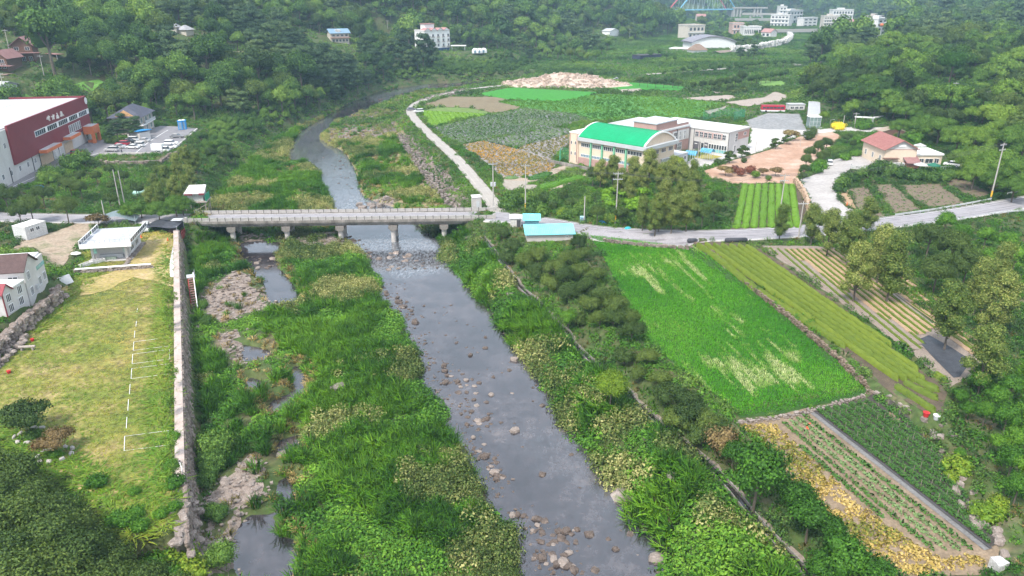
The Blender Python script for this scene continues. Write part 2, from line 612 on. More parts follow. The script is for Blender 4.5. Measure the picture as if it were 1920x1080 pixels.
# ground mesh
SOIL = mat('ground_soil', (.10, .075, .045), (.075, .085, .03), (.05, .085, .02), (.16, .125, .08), sc=.11, bump=.12, bsc=1.3, fine=.35, rough=.95)
nx, ny = len(GX), len(GY)
idx = np.arange(nx * ny).reshape(ny, nx)
fq = np.stack([idx[:-1, :-1], idx[:-1, 1:], idx[1:, 1:], idx[1:, :-1]], -1).reshape(-1, 4)
gm = npmesh('ground', np.stack([MX, MY, H], -1).reshape(-1, 3), fq, SOIL, smooth=True)
tag(link('ground', gm), kind='structure')

# sheets draped on the ground
def drape(name, poly, m, eps=.05, res=2., kind='structure', ex=True, label=None, cat=None, z=None, jag=0., group=None):
 """polygon (world xy) laid on the ground"""
 if jag:
  out = []
  for i in range(len(poly)):
   a, b = poly[i], poly[(i + 1) % len(poly)]
   n = max(1, int(math.hypot(b[0] - a[0], b[1] - a[1]) / 1.6))
   for k in range(n):
    t = k / n
    j = 0 if k == 0 else jag
    out.append((a[0] + (b[0] - a[0]) * t + R.uniform(-j, j), a[1] + (b[1] - a[1]) * t + R.uniform(-j, j)))
  poly = out
 bm = bmesh.new()
 vs = [bm.verts.new((p[0], p[1], 0)) for p in poly]
 f = bm.faces.new(vs)
 f.normal_update()
 if f.normal.z < 0:
  f.normal_flip()
 bmesh.ops.triangulate(bm, faces=bm.faces[:])
 P = np.array([p[:2] for p in poly])
 for ax in (0, 1):
  lo, hi = P[:, ax].min(), P[:, ax].max()
  st = max(res, (hi - lo) / 70)
  for c in np.arange(lo + st, hi, st):
   co, no = [0, 0, 0], [0, 0, 0]
   co[ax], no[ax] = c, 1
   bmesh.ops.bisect_plane(bm, geom=bm.verts[:] + bm.edges[:] + bm.faces[:], plane_co=co, plane_no=no)
 for v in bm.verts:
  v.co.z = (h(v.co.x, v.co.y) if z is None else z) + eps
 me = bpy.data.meshes.new(name)
 bm.to_mesh(me)
 bm.free()
 me.materials.append(m)
 me.polygons.foreach_set('use_smooth', [True] * len(me.polygons))
 if ex:
  excl(poly)
 return tag(link(name, me), label, cat, group, kind if not cat else None)

def resample(line, st):
 out = [line[0]]
 for a, b in zip(line, line[1:]):
  n = max(1, int(round(math.dist(a[:2], b[:2]) / st)))
  for k in range(1, n + 1):
   out.append(tuple(a[i] + (b[i] - a[i]) * k / n for i in range(len(a))))
 return out

def smooth_line(line, it=2):
 for _ in range(it):
  o = [line[0]]
  for a, b in zip(line, line[1:]):
   o += [tuple(x * .75 + y * .25 for x, y in zip(a, b)), tuple(x * .25 + y * .75 for x, y in zip(a, b))]
  line = o + [line[-1]]
 return line

def ribbon(name, line, offs, m, eps=.06, st=2., parent=None, zs=None, wob=0.):
 """strip along a line; offs = list of (side offset, height above ground) across it"""
 line = resample(line, st)
 v, f, us = [], [], []
 n = len(line)
 k = len(offs)
 acc = 0
 for i, p in enumerate(line):
  a, b = line[max(i - 1, 0)], line[min(i + 1, n - 1)]
  d = Vector((b[0] - a[0], b[1] - a[1])).normalized()
  if i: acc += math.dist(line[i - 1][:2], p[:2])
  for q, (o, dz) in enumerate(offs):
   oo = o + (R.uniform(-wob, wob) if wob and q in (0, k - 1) else 0)
   x, y = p[0] + d.y * oo, p[1] - d.x * oo
   z = h(x, y) if zs is None else (p[2] if zs == 'line' else zs)
   v.append((x, y, z + dz + eps))
   us.append((q / max(k - 1, 1), acc, 0))
 for i in range(n - 1):
  for q in range(k - 1):
   f.append((i * k + q, i * k + q + 1, (i + 1) * k + q + 1, (i + 1) * k + q))
 me = npmesh(name, v, f, m, False, {'across': np.array(us)})
 return link(name, me, parent)

# ------------------------------------------------------------------ water
def watermat():
 m = bpy.data.materials.new('river_water')
 m.use_nodes = True
 nt = m.node_tree
 L = nt.links.new
 b = nt.nodes['Principled BSDF']
 b.inputs['IOR'].default_value = 1.95
 b.inputs['Specular IOR Level'].default_value = .5
 tc = nt.nodes.new('ShaderNodeTexCoord')
 fo = nt.nodes.new('ShaderNodeAttribute')
 fo.attribute_name = 'foam'
 n = nt.nodes.new('ShaderNodeTexNoise')
 n.inputs['Scale'].default_value = .35
 n.inputs['Detail'].default_value = 9
 n.inputs['Roughness'].default_value = .7
 L(tc.outputs['Object'], n.inputs[0])
 vo = nt.nodes.new('ShaderNodeTexVoronoi')
 vo.inputs['Scale'].default_value = 2.2
 L(tc.outputs['Object'], vo.inputs['Vector'])
 sx = nt.nodes.new('ShaderNodeSeparateXYZ')
 L(vo.outputs['Color'], sx.inputs[0])
 mb_ = nt.nodes.new('ShaderNodeMath')
 mb_.operation = 'MULTIPLY_ADD'
 mb_.inputs[1].default_value = .10
 n5 = nt.nodes.new('ShaderNodeTexNoise')  # broad tone swings put into the bed colour, standing in for uneven reflections
 n5.inputs['Scale'].default_value = .07
 n5.inputs['Detail'].default_value = 4
 L(tc.outputs['Object'], n5.inputs[0])
 m5 = nt.nodes.new('ShaderNodeMath')
 m5.operation = 'MULTIPLY_ADD'
 m5.inputs[1].default_value, m5.inputs[2].default_value = .7, -.32
 L(n5.outputs[0], m5.inputs[0])
 a5 = nt.nodes.new('ShaderNodeMath')
 L(m5.outputs[0], a5.inputs[0])
 L(sx.outputs[0], mb_.inputs[0])
 L(n.outputs[0], a5.inputs[1])
 L(a5.outputs[0], mb_.inputs[2])
 bed = ramp(nt, [(.012, .011, .013), (.028, .024, .028), (.055, .046, .049), (.11, .09, .085)], [.38, .56, .72, .88])
 L(mb_.outputs[0], bed.inputs[0])
 mp = nt.nodes.new('ShaderNodeMapping')
 mp.inputs['Rotation'].default_value = (0, 0, rad(-14))
 mp.inputs['Scale'].default_value = (1.5, .55, 1)
 L(tc.outputs['Object'], mp.inputs[0])
 n2 = nt.nodes.new('ShaderNodeTexNoise')
 n2.inputs['Scale'].default_value = 1.1
 n2.inputs['Detail'].default_value = 7
 n2.inputs['Roughness'].default_value = .75
 L(mp.outputs[0], n2.inputs[0])
 ft = nt.nodes.new('ShaderNodeMapRange')
 ft.inputs[1].default_value, ft.inputs[2].default_value = .40, .74
 L(n2.outputs[0], ft.inputs[0])
 fm = nt.nodes.new('ShaderNodeMath')
 fm.operation = 'MULTIPLY'
 L(ft.outputs[0], fm.inputs[0])
 L(fo.outputs['Fac'], fm.inputs[1])
 mx = nt.nodes.new('ShaderNodeMix')
 mx.data_type = 'RGBA'
 L(fm.outputs[0], mx.inputs[0])
 L(bed.outputs[0], mx.inputs[6])
 mx.inputs[7].default_value = (.42, .46, .50, 1)
 L(mx.outputs[2], b.inputs['Base Color'])
 rg = nt.nodes.new('ShaderNodeMapRange')
 rg.inputs[3].default_value, rg.inputs[4].default_value = .06, .3
 L(fm.outputs[0], rg.inputs[0])
 L(rg.outputs[0], b.inputs['Roughness'])
 bp = nt.nodes.new('ShaderNodeBump')
 bp.inputs['Distance'].default_value = .10
 st = nt.nodes.new('ShaderNodeMath')
 st.operation = 'MULTIPLY_ADD'
 st.inputs[1].default_value, st.inputs[2].default_value = .16, .05
 L(fo.outputs['Fac'], st.inputs[0])
 n4 = nt.nodes.new('ShaderNodeTexNoise')
 n4.inputs['Scale'].default_value = .12
 n4.inputs['Detail'].default_value = 5
 L(mp.outputs[0], n4.inputs[0])
 m4 = nt.nodes.new('ShaderNodeMapRange')
 m4.inputs[1].default_value, m4.inputs[2].default_value, m4.inputs[3].default_value, m4.inputs[4].default_value = .45, .62, .0, .16
 L(n4.outputs[0], m4.inputs[0])
 ad = nt.nodes.new('ShaderNodeMath')
 L(m4.outputs[0], ad.inputs[0])
 L(st.outputs[0], ad.inputs[1])
 L(ad.outputs[0], bp.inputs['Strength'])
 L(n2.outputs[0], bp.inputs['Height'])
 L(bp.outputs[0], b.inputs['Normal'])
 return m

wx, wy = axis((-125, 45, 1.3)), axis((22, 330, 1.3), (330, 620, 3))
WX, WY = np.meshgrid(wx, wy)
RAP = [([(560, 280), (590, 262), (646, 284), (655, 312), (606, 322)], .45), ([(640, 395), (672, 367), (730, 390), (740, 400), (660, 402)], .7), ([(660, 458), (690, 478), (720, 500), (760, 512), (830, 500), (818, 462), (740, 440)], .6),
       ([(560, 235), (610, 222), (640, 235), (600, 262), (552, 300), (545, 285)], .45), ([(600, 300), (645, 290), (672, 370), (635, 385), (612, 335)], .5),
       ([(700, 182), (760, 168), (800, 160), (800, 172), (720, 192)], .5), ([(1050, 800), (1000, 830), (1090, 900), (1150, 960), (1170, 930), (1110, 870)], .10),
       ([(900, 600), (940, 700), (1000, 780), (1040, 770), (960, 660)], .03), ([(1080, 960), (1100, 1020), (1200, 1090), (1230, 1050), (1160, 960)], .05)]
foam = np.full(WX.shape, .0)
for p, s in RAP:
 q = wp(p, 0)
 d = segd(WX, WY, q, True)[0]
 foam = np.maximum(foam, s * np.where(inpoly(WX, WY, q), 1, sstep(1 - d / 6)))
i_ = np.arange(WX.size).reshape(WX.shape)
fq = np.stack([i_[:-1, :-1], i_[:-1, 1:], i_[1:, 1:], i_[1:, :-1]], -1).reshape(-1, 4)
hh = hz_(WX, WY).ravel()
fq = fq[(hh[fq] < .25).any(1)]                      # only where the bed lies below the water
tag(link('river_water', npmesh('river_water', np.stack([WX, WY, WX * 0], -1).reshape(-1, 3), fq, watermat(), True, {'foam': foam.ravel()})), kind='structure')

# ------------------------------------------------------------------ roads
def roadmat(name, c, dark, tracks):
 m = mat(name, tuple(x * .88 for x in c), tuple(x * 1.1 for x in c), sc=.5, rough=.9, bump=.01, fine=.14)
 nt = m.node_tree
 L = nt.links.new
 b = nt.nodes['Principled BSDF']
 src = b.inputs['Base Color'].links[0].from_socket
 a = nt.nodes.new('ShaderNodeAttribute')
 a.attribute_name = 'across'
 sp = nt.nodes.new('ShaderNodeSeparateXYZ')
 L(a.outputs['Vector'], sp.inputs[0])
 stops = []
 for t in tracks:
  stops += [(t - .05, (1, 1, 1)), (t, dark), (t + .05, (1, 1, 1))]
 r = ramp(nt, [s[1] for s in stops], [s[0] for s in stops])
 L(sp.outputs[0], r.inputs[0])
 n = nt.nodes.new('ShaderNodeTexNoise')
 n.inputs['Scale'].default_value = .22
 n.inputs['Detail'].default_value = 5
 tc = nt.nodes.new('ShaderNodeTexCoord')
 L(tc.outputs['Object'], n.inputs[0])
 mx = nt.nodes.new('ShaderNodeMix')
 mx.data_type = 'RGBA'
 mx.blend_type = 'MULTIPLY'
 mr = nt.nodes.new('ShaderNodeMapRange')
 mr.inputs[1].default_value, mr.inputs[2].default_value = .35, .6
 L(n.outputs[0], mr.inputs[0])
 L(mr.outputs[0], mx.inputs[0])
 L(src, mx.inputs[6])
 L(r.outputs[0], mx.inputs[7])
 L(mx.outputs[2], b.inputs['Base Color'])
 return m

ASPH = roadmat('worn_asphalt', (.27, .255, .265), (.58, .56, .58), (.14, .3, .6, .76))
CONC = roadmat('lane_concrete', (.33, .30, .27), (1.25, 1.25, 1.25), (.3, .7))
CONCRETE = mat('concrete', (.40, .37, .345), (.52, .49, .46), sc=.7, bump=.01, fine=.12)
PAVE = mat('yard_concrete', (.40, .37, .35), (.50, .475, .45), sc=.25, fine=.1)
WHITE = mat('white_paint', (.72, .71, .70), (.82, .81, .80), sc=.6, fine=.06)
LOT = mat('lot_asphalt', (.17, .16, .17), (.23, .22, .225), sc=.12, fine=.12)

def pathof(L_):
 return smooth_line([p[:2] for p in L_], 2)

rl, rr, ln = pathof(ROAD_L), pathof(ROAD_R), pathof(LANE)
for nm, l_, hw in (('road', rl, 3.4), ('road', rr, 3.7)):
 tag(ribbon(nm, l_, [(-hw + i * hw / 5, 0) for i in range(11)], ASPH, eps=.07, st=2), kind='structure')
 for s in (-1, 1):
  tag(ribbon('road_kerb', l_, [(s * (hw + .05), .1), (s * (hw + .3), .1), (s * (hw + .34), -.3)], CONCRETE, eps=.06, st=2), kind='structure')
  tag(ribbon('road_line', l_, [(s * (hw - .42), .0), (s * (hw - .30), .0)], WHITE, eps=.085, st=2), kind='structure')
tag(ribbon('lane', ln, [(-2 + i * .4, 0) for i in range(11)], CONC, eps=.08, st=2), kind='structure')

# ------------------------------------------------------------------ yards, fields (flat sheets)
DRIVE = [(1590, 428), (1572, 410), (1545, 402), (1527, 396), (1519, 372), (1505, 350), (1497, 338), (1530, 327), (1545, 312), (1560, 300), (1600, 293), (1648, 286), (1648, 314), (1612, 313), (1596, 316),
         (1578, 328), (1567, 345), (1570, 372), (1585, 388), (1603, 395), (1612, 412)]
drape('driveway', gp(DRIVE), mat('drive_concrete', (.31, .285, .27), (.42, .39, .37), sc=.16, fine=.14), .07)
drape('parking_lot', gp([(-120, 408), (0, 362), (60, 344), (150, 302), (186, 291), (300, 289), (333, 276), (371, 242), (345, 238), (300, 236), (285, 241), (245, 262), (172, 262), (172, 240), (160, 240), (100, 300), (0, 345), (-100, 385)]), LOT, .05, ex=True)
drape('car_park', gp([(1395, 228), (1440, 212), (1500, 214), (1512, 244), (1440, 243), (1408, 240)]), mat('court_asphalt', (.2, .2, .2), (.27, .265, .26), sc=.09), .05)
drape('school_yard', gp([(1408, 240), (1440, 243), (1512, 244), (1600, 238), (1690, 236), (1690, 243), (1600, 246), (1535, 250), (1500, 254), (1440, 280), (1380, 297), (1300, 318), (1270, 318), (1300, 296), (1405, 270)]), PAVE, .06)
drape('playground', gp([(1316, 322), (1380, 299), (1440, 282), (1500, 256), (1560, 247), (1578, 256), (1545, 285), (1520, 310), (1500, 330), (1492, 345), (1440, 343), (1375, 345), (1330, 334)]),
      mat('pink_dirt', (.33, .19, .125), (.39, .245, .17), (.50, .37, .29), sc=.12, fine=.14, bump=.02), .07, jag=.3)
PATH = mat('pale_dirt', (.28, .215, .16), (.37, .30, .23), sc=.3, bump=.03)
drape('dirt_track', gp([(0, 470), (40, 450), (110, 432), (150, 418), (176, 416), (172, 432), (150, 452), (140, 470), (90, 500), (60, 470)]), mat('track_dirt', (.22, .165, .11), (.33, .26, .195), (.12, .13, .05), sc=.2, bump=.05), .06, jag=.4)
LAWNM = mat('dry_lawn', (.10, .13, .018), (.14, .15, .028), (.19, .168, .045), (.245, .19, .08), sc=.15, bump=.08, bsc=4, fine=.5, pos=[.34, .46, .55, .64])
lawn_poly = [p for p in LAWN]
drape('lawn', lawn_poly, LAWNM, .05, res=1.5, ex=False)
drape('dirt_yard', gp([(232, 500), (250, 470), (290, 440), (318, 440), (330, 446), (325, 520), (330, 545), (300, 530), (250, 520), (200, 545), (150, 555), (150, 525), (200, 515)]),
      mat('yard_dirt', (.20, .19, .05), (.34, .26, .10), (.46, .34, .20), sc=.16, bump=.05), .09, jag=.5, ex=False)

# gravel bars on the flood plain
GRAV = mat('river_gravel', (.12, .092, .075), (.215, .17, .14), (.30, .245, .21), sc=1.1, bump=.12, bsc=3, fine=.35)
for p in ([(385, 555), (410, 530), (440, 508), (468, 520), (475, 540), (505, 560), (500, 580), (450, 590), (415, 605), (395, 590)],
          [(405, 635), (440, 620), (455, 650), (430, 665)], [(430, 670), (455, 660), (460, 680), (445, 690)],
          [(385, 930), (420, 900), (450, 880), (470, 850), (500, 880), (490, 930), (450, 950), (440, 1010), (430, 1090), (380, 1090), (390, 1000)],
          [(620, 245), (650, 232), (730, 222), (745, 240), (715, 255), (660, 262), (625, 265)], [(735, 240), (758, 270), (780, 310), (812, 345), (842, 385), (860, 395), (880, 380), (845, 330), (800, 285), (770, 255)],
          [(640, 232), (700, 195), (790, 176), (880, 167), (880, 172), (800, 186), (715, 213), (650, 240)], [(700, 375), (745, 372), (730, 395), (700, 385)],
          [(440, 446), (470, 440), (500, 446), (470, 458)], [(560, 448), (640, 436), (660, 460), (620, 462), (575, 462)]):
 tag(drape('gravel_bar', gp(p), GRAV, .04, jag=.6, res=1.5, ex=False), kind='structure')

tag(drape('sandbar', gp([(600, 264), (622, 235), (735, 222), (775, 275), (830, 342), (868, 388), (760, 391), (692, 375), (675, 364), (655, 302), (640, 284)]), mat('sandy_turf', (.10, .12, .03), (.20, .165, .08), (.29, .235, .15), sc=.12, bump=.08, bsc=2, fine=.4), .035, jag=.6, res=1.5, ex=False), kind='structure')
tag(drape('sandbar', gp([(440, 395), (470, 340), (520, 280), (545, 300), (575, 330), (600, 395)]), mat('sandy_turf', (.1, .1, .1)), .035, jag=.6, res=1.5, ex=False), kind='structure')
FIELD = {}

def field(name, px, m, eps=.06, jag=.25, **k):
 p = gp(px)
 FIELD[name] = p
 return drape(name, p, m, eps, jag=jag, **k)

EARTH = mat('field_earth', (.17, .125, .085), (.235, .18, .125), sc=.35, bump=.05, stretch=(1, 1, 1))
# rice paddy beside the canal: muddy water between the rows
field('rice_paddy', [(1104, 441), (1200, 452), (1300, 461), (1345, 492), (1400, 535), (1480, 598), (1560, 666), (1628, 731), (1560, 755), (1480, 773), (1388, 784), (1320, 726), (1240, 662), (1216, 640), (1170, 560), (1125, 470)],
      mat('paddy_mud', (.02, .06, .008), (.035, .085, .012), sc=.5), .04)
field('tea_field', [(1302, 456), (1415, 461), (1560, 560), (1778, 735), (1765, 782), (1740, 778), (1660, 728), (1540, 620), (1430, 537), (1330, 478)], mat('tea_soil', (.06, .045, .03), (.12, .09, .06), sc=.5, bump=.04), .05)
field('bare_field', [(1425, 461), (1560, 462), (1640, 520), (1740, 590), (1850, 662), (1835, 702), (1780, 728), (1700, 655), (1560, 555)], mat('grey_earth', (.19, .15, .12), (.27, .22, .18), sc=.5, bump=.05), .05)
field('vegetable_plot', [(1388, 795), (1510, 766), (1640, 745), (1700, 785), (1760, 850), (1874, 1030), (1850, 1078), (1640, 1092), (1560, 1010), (1470, 880)], mat('plot_earth', (.15, .11, .07), (.25, .185, .125), sc=.4, bump=.05), .05)
field('tea_field', [(1372, 432), (1392, 345), (1490, 345), (1516, 392), (1500, 431)], mat('tea_soil', (.1, .1, .1)), .05)
field('plain_field', [(782, 199), (843, 181), (961, 182), (935, 192), (984, 201), (926, 212), (882, 202), (820, 200)], mat('brown_crop', (.165, .125, .075), (.205, .165, .095), sc=.25), .05)
field('rice_nursery', [(790, 207), (820, 201), (882, 203), (924, 212), (905, 216), (850, 226), (808, 237)], mat('nursery_soil', (.10, .16, .035), (.15, .22, .05), sc=.4), .06)
field('taro_field', [(812, 238), (925, 214), (985, 202), (1010, 206), (1075, 213), (1110, 224), (1040, 238), (905, 262), (862, 271), (832, 257)], mat('mulch_film', (.13, .125, .125), (.2, .19, .19), sc=.4), .05)
field('taro_field', [(906, 263), (1040, 239), (1076, 243), (1068, 250), (966, 277)], mat('mulch_film', (.1, .1, .1)), .05)
field('sesame_field', [(862, 272), (905, 264), (960, 277), (1045, 304), (1030, 325), (985, 333), (935, 329), (924, 312), (885, 287)], mat('film_grey', (.19, .17, .16), (.27, .24, .22), sc=.4), .05)
field('sesame_field', [(966, 278), (1068, 251), (1068, 268), (1035, 295), (1048, 303), (1020, 297)], mat('film_grey', (.1, .1, .1)), .06)
GREENS = mat('rice_far', (.03, .19, .012), (.045, .24, .02), sc=.5, stretch=(1, .3, 1), bump=.1, bsc=2)
field('rice_field', [(893, 176), (960, 164), (1125, 173), (1095, 184), (1045, 190), (950, 186)], GREENS, .08)
field('rice_field', [(1105, 152), (1185, 155), (1285, 163), (1277, 170), (1150, 168)], GREENS, .08)
WEEDM = mat('weed_far', (.045, .16, .018), (.06, .19, .025), (.085, .19, .035), sc=.12, bump=.2, bsc=1)
field('meadow', [(938, 192), (990, 187), (1045, 190), (1125, 176), (1270, 183), (1360, 195), (1320, 208), (1330, 220), (1190, 224), (1110, 228), (1080, 214), (985, 203)], WEEDM, .05)
BARE = mat('far_earth', (.30, .245, .205), (.36, .30, .255), sc=.15)
for p in ([(1268, 185), (1370, 178), (1388, 184), (1355, 190)], [(1360, 192), (1432, 183), (1452, 172), (1480, 180), (1470, 190), (1400, 200)], [(1322, 209), (1370, 197), (1350, 208), (1330, 214)], [(1280, 164), (1360, 174), (1358, 177), (1300, 168)], [(1160, 168), (1200, 166), (1208, 171), (1168, 174)]):
 field('bare_field', p, BARE, .09)
field('grass_field', [(1420, 152), (1470, 152), (1475, 162), (1425, 163)], mat('grass_far', (.12, .24, .04), (.16, .28, .06), sc=.3), .1)
field('sloping_meadow', [(40, 182), (100, 172), (185, 150), (200, 157), (150, 172), (60, 188)], mat('slope_green', (.09, .22, .03), (.13, .27, .045), sc=.3, bump=.2, bsc=1), .25)
# plots between lane and school trees
field('seedling_plot', [(940, 338), (975, 336), (1000, 342), (965, 352), (942, 350)], mat('dry_plot', (.25, .21, .17), (.36, .32, .27), sc=1.2, stretch=(1, 3, 1)), .05)
field('dry_plot', [(940, 352), (1000, 345), (1018, 350), (985, 358), (948, 356)], mat('dry_plot', (.1, .1, .1)), .05)
field('garden_path', [(940, 330), (985, 334), (1060, 310), (1075, 313), (1000, 341), (945, 338)], PATH, .06)
field('garden_path', [(1020, 352), (1098, 325), (1102, 330), (1040, 358)], PATH, .06)
# plots below the restaurant
PL = mat('restaurant_plot', (.10, .068, .05), (.165, .12, .085), (.12, .13, .05), sc=.6, bump=.06, stretch=(1.5, .6, 1))
for p in ([(1592, 355), (1625, 350), (1660, 405), (1650, 412), (1612, 395)], [(1640, 347), (1672, 345), (1730, 395), (1680, 402)], [(1680, 348), (1760, 345), (1812, 382), (1748, 394)], [(1765, 338), (1810, 332), (1860, 365), (1838, 376)]):
 field('vegetable_plot', p, PL, .06)
drape('straw_patch', gp([(1572, 358), (1590, 356), (1605, 392), (1590, 385), (1575, 372)]), mat('straw', (.29, .185, .105), (.38, .265, .165), sc=1), .07)

# ------------------------------------------------------------------ plant library
def unit(a):
 return a / (np.linalg.norm(a, axis=-1, keepdims=True) + 1e-9)

def cards(c, n, size, rng, aspect=1.0, jit=.55):
 """small leaf faces: centres, normals, sizes"""
 k = len(c)
 n = unit(n + rng.normal(0, jit, (k, 3)))
 t = unit(np.cross(n, rng.normal(0, 1, (k, 3))))
 b = np.cross(n, t)
 s = size[:, None]
 v = np.stack([c - t * s * .5, c - b * s * .32 * aspect + n * s * .1, c + t * s * .55, c + b * s * .32 * aspect + n * s * .1], 1)
 return v.reshape(-1, 3)

def cubesphere(n=3):
 vs, fs = [], []
 for ax in range(3):
  for sg in (-1, 1):
   b0 = len(vs)
   for i in range(n + 1):
    for j in range(n + 1):
     p = [0, 0, 0]
     p[ax] = sg
     p[(ax + 1) % 3] = (2 * i / n - 1) * sg
     p[(ax + 2) % 3] = 2 * j / n - 1
     vs.append(p)
   for i in range(n):
    for j in range(n):
     a = b0 + i * (n + 1) + j
     fs.append((a, a + n + 1, a + n + 2, a + 1) )
 return unit(np.array(vs, float)), np.array(fs)

CSV, CSF = cubesphere(3)

def crown(name, lobes, ncards, size, m, seed, jit=.55, low=-.35, trunk=None, bark=None, fill=.78, flat=1.0):
 rng = np.random.default_rng(seed)
 C_ = np.array([l[0] for l in lobes], float)
 r = np.array([l[1] for l in lobes], float)
 pr = r ** 2 / (r ** 2).sum()
 k = rng.choice(len(lobes), ncards, p=pr)
 d = unit(rng.normal(0, 1, (ncards * 1, 3)))
 d[:, 2] = np.where(d[:, 2] < low, -d[:, 2], d[:, 2])
 rr = r[k] * (.62 + .62 * rng.uniform(0, 1, ncards) ** .8) * (1 + .16 * np.sin(d[:, 0] * 7 + k) * np.cos(d[:, 1] * 6 + k * 2))
 sc = np.array([1, 1, flat])
 c = C_[k] + d * rr[:, None] * sc
 cen = C_.mean(0) - np.array([0, 0, np.ptp(C_[:, 2]) * .3 + .3])
 nn = unit(d * .75 + unit(c - cen) * .5)
 v = cards(c, nn, size * rng.uniform(.6, 1.35, ncards), rng, jit=jit)
 f = np.arange(ncards * 4).reshape(-1, 4)
 nrm = np.repeat(unit(nn + rng.normal(0, .5, nn.shape)), 4, 0)
 leaf = np.repeat(rng.uniform(0, 1, ncards), 4)
 V, F_, N, LF_, MI = [v], [f], [nrm], [leaf], [np.zeros(len(f), int)]
 o = len(v)
 if fill:
  for (lc, lr) in lobes:
   q = CSV * lr * fill * sc * (1 + .22 * np.sin(CSV[:, :1] * 5 + seed + lr * 9) * np.cos(CSV[:, 1:2] * 4 + lr * 5)) + np.array(lc)
   V.append(q); F_.append(CSF + o); N.append(unit(CSV + .001)); LF_.append(np.full(len(q), .3)); MI.append(np.zeros(len(CSF), int))
   o += len(q)
 if trunk:
  mb = MB()
  trunk(mb, lobes)
  q = np.array(mb.v, float)
  ff = np.array([x for x in mb.f if len(x) == 4])
  V.append(q); F_.append(ff + o); LF_.append(np.full(len(q), .5)); MI.append(np.ones(len(ff), int))
  N.append(unit(q - q.mean(0) * np.array([1, 1, 0]) * 0 - np.array([[0, 0, 1]]) * q[:, 2:3]))
  o += len(q)
 return npmesh(name, np.concatenate(V), np.concatenate(F_), [m, bark] if bark else [m], True, {'leaf': np.concatenate(LF_)}, np.concatenate(MI), np.concatenate(N))

def trunkfn(r0, base=0.):
 def fn(mb, lobes):
  zs = min(l[0][2] for l in lobes)
  top = max(l[0][2] for l in lobes)
  mid = (0.1, .05, max(zs * .75, .6))
  mb.tube((0, 0, -.6 + base), mid, r0, r0 * .75, 7, False)
  mb.tube(mid, (0, .1, top * .85), r0 * .75, r0 * .3, 6, False)
  for (c, r) in lobes[:7]:
   mb.tube(mid, tuple(c), r0 * .5, r0 * .15, 5, False)
 return fn

G_FOREST = leafmat('forest_leaf', [(.018, .046, .016), (.040, .088, .022), (.072, .135, .03), (.12, .185, .04)])
G_ZELK = leafmat('zelkova_leaf', [(.022, .055, .012), (.045, .10, .018), (.085, .15, .025), (.13, .19, .035)])
G_CHEST = leafmat('chestnut_leaf', [(.022, .045, .014), (.045, .08, .02), (.085, .12, .032), (.20, .215, .085)], rnd=.6)
G_DARK = leafmat('dark_leaf', [(.016, .035, .012), (.032, .06, .018), (.056, .09, .024), (.09, .125, .032)])
G_BRIGHT = leafmat('bright_leaf', [(.022, .07, .010), (.042, .125, .014), (.075, .175, .02), (.12, .23, .03)], g=1)
G_LIME = leafmat('lime_leaf', [(.06, .12, .015), (.10, .18, .02), (.17, .24, .03), (.24, .28, .05)], g=1)
G_PINE = leafmat('pine_leaf', [(.018, .04, .022), (.034, .066, .034), (.055, .092, .042), (.078, .115, .05)], trans=.1)
G_BROWN = leafmat('bronze_leaf', [(.05, .035, .02), (.085, .06, .035), (.12, .09, .05), (.16, .13, .07)], trans=.12)
G_RED = leafmat('maple_leaf', [(.06, .022, .02), (.10, .035, .03), (.14, .055, .045), (.17, .08, .06)], trans=.12)
G_REED = leafmat('reed_leaf', [(.018, .068, .006), (.042, .14, .009), (.08, .21, .012), (.14, .29, .02)], rnd=.6, trans=.34, g=1)
G_PALE = leafmat('pale_shrub_leaf', [(.04, .075, .02), (.085, .125, .04), (.16, .185, .075), (.30, .29, .16)], rnd=.75, g=1)
G_DRY = leafmat('dry_grass_leaf', [(.13, .12, .045), (.22, .175, .075), (.32, .235, .12), (.42, .31, .18)], rnd=.5, g=1)
G_TURF = leafmat('turf_leaf', [(.06, .14, .012), (.12, .185, .02), (.21, .215, .04), (.33, .265, .09)], rnd=.35, g=1)
G_YEL = leafmat('yellow_crop_leaf', [(.10, .13, .025), (.25, .20, .065), (.36, .27, .12), (.42, .33, .19)], rnd=.6, g=1)
G_RICE = leafmat('rice_leaf', [(.028, .15, .005), (.07, .235, .008), (.14, .26, .05), (.44, .46, .33)], rnd=.12, trans=.3, g=1)
G_TEA = leafmat('tea_leaf', [(.05, .085, .014), (.085, .125, .018), (.125, .165, .022), (.17, .20, .03)], rnd=.55, g=1)
G_TEAB = leafmat('young_tea_leaf', [(.05, .12, .012), (.085, .18, .016), (.12, .235, .022), (.16, .28, .03)], rnd=.5, g=1)
G_PEPPER = leafmat('pepper_leaf', [(.016, .055, .014), (.026, .085, .02), (.045, .12, .03), (.07, .15, .04)], rnd=.5, g=1)
G_TARO = leafmat('taro_leaf', [(.04, .085, .04), (.06, .115, .055), (.085, .14, .07), (.12, .18, .10)], rnd=.5)
G_SESAME = leafmat('sesame_leaf', [(.06, .08, .02), (.12, .11, .03), (.22, .15, .045), (.34, .17, .05)], rnd=.6)
BARK = mat('bark', (.09, .07, .055), (.17, .14, .11), sc=1.2, bump=.05)
TWIG = mat('twig', (.2, .165, .13), (.28, .23, .19), sc=2)

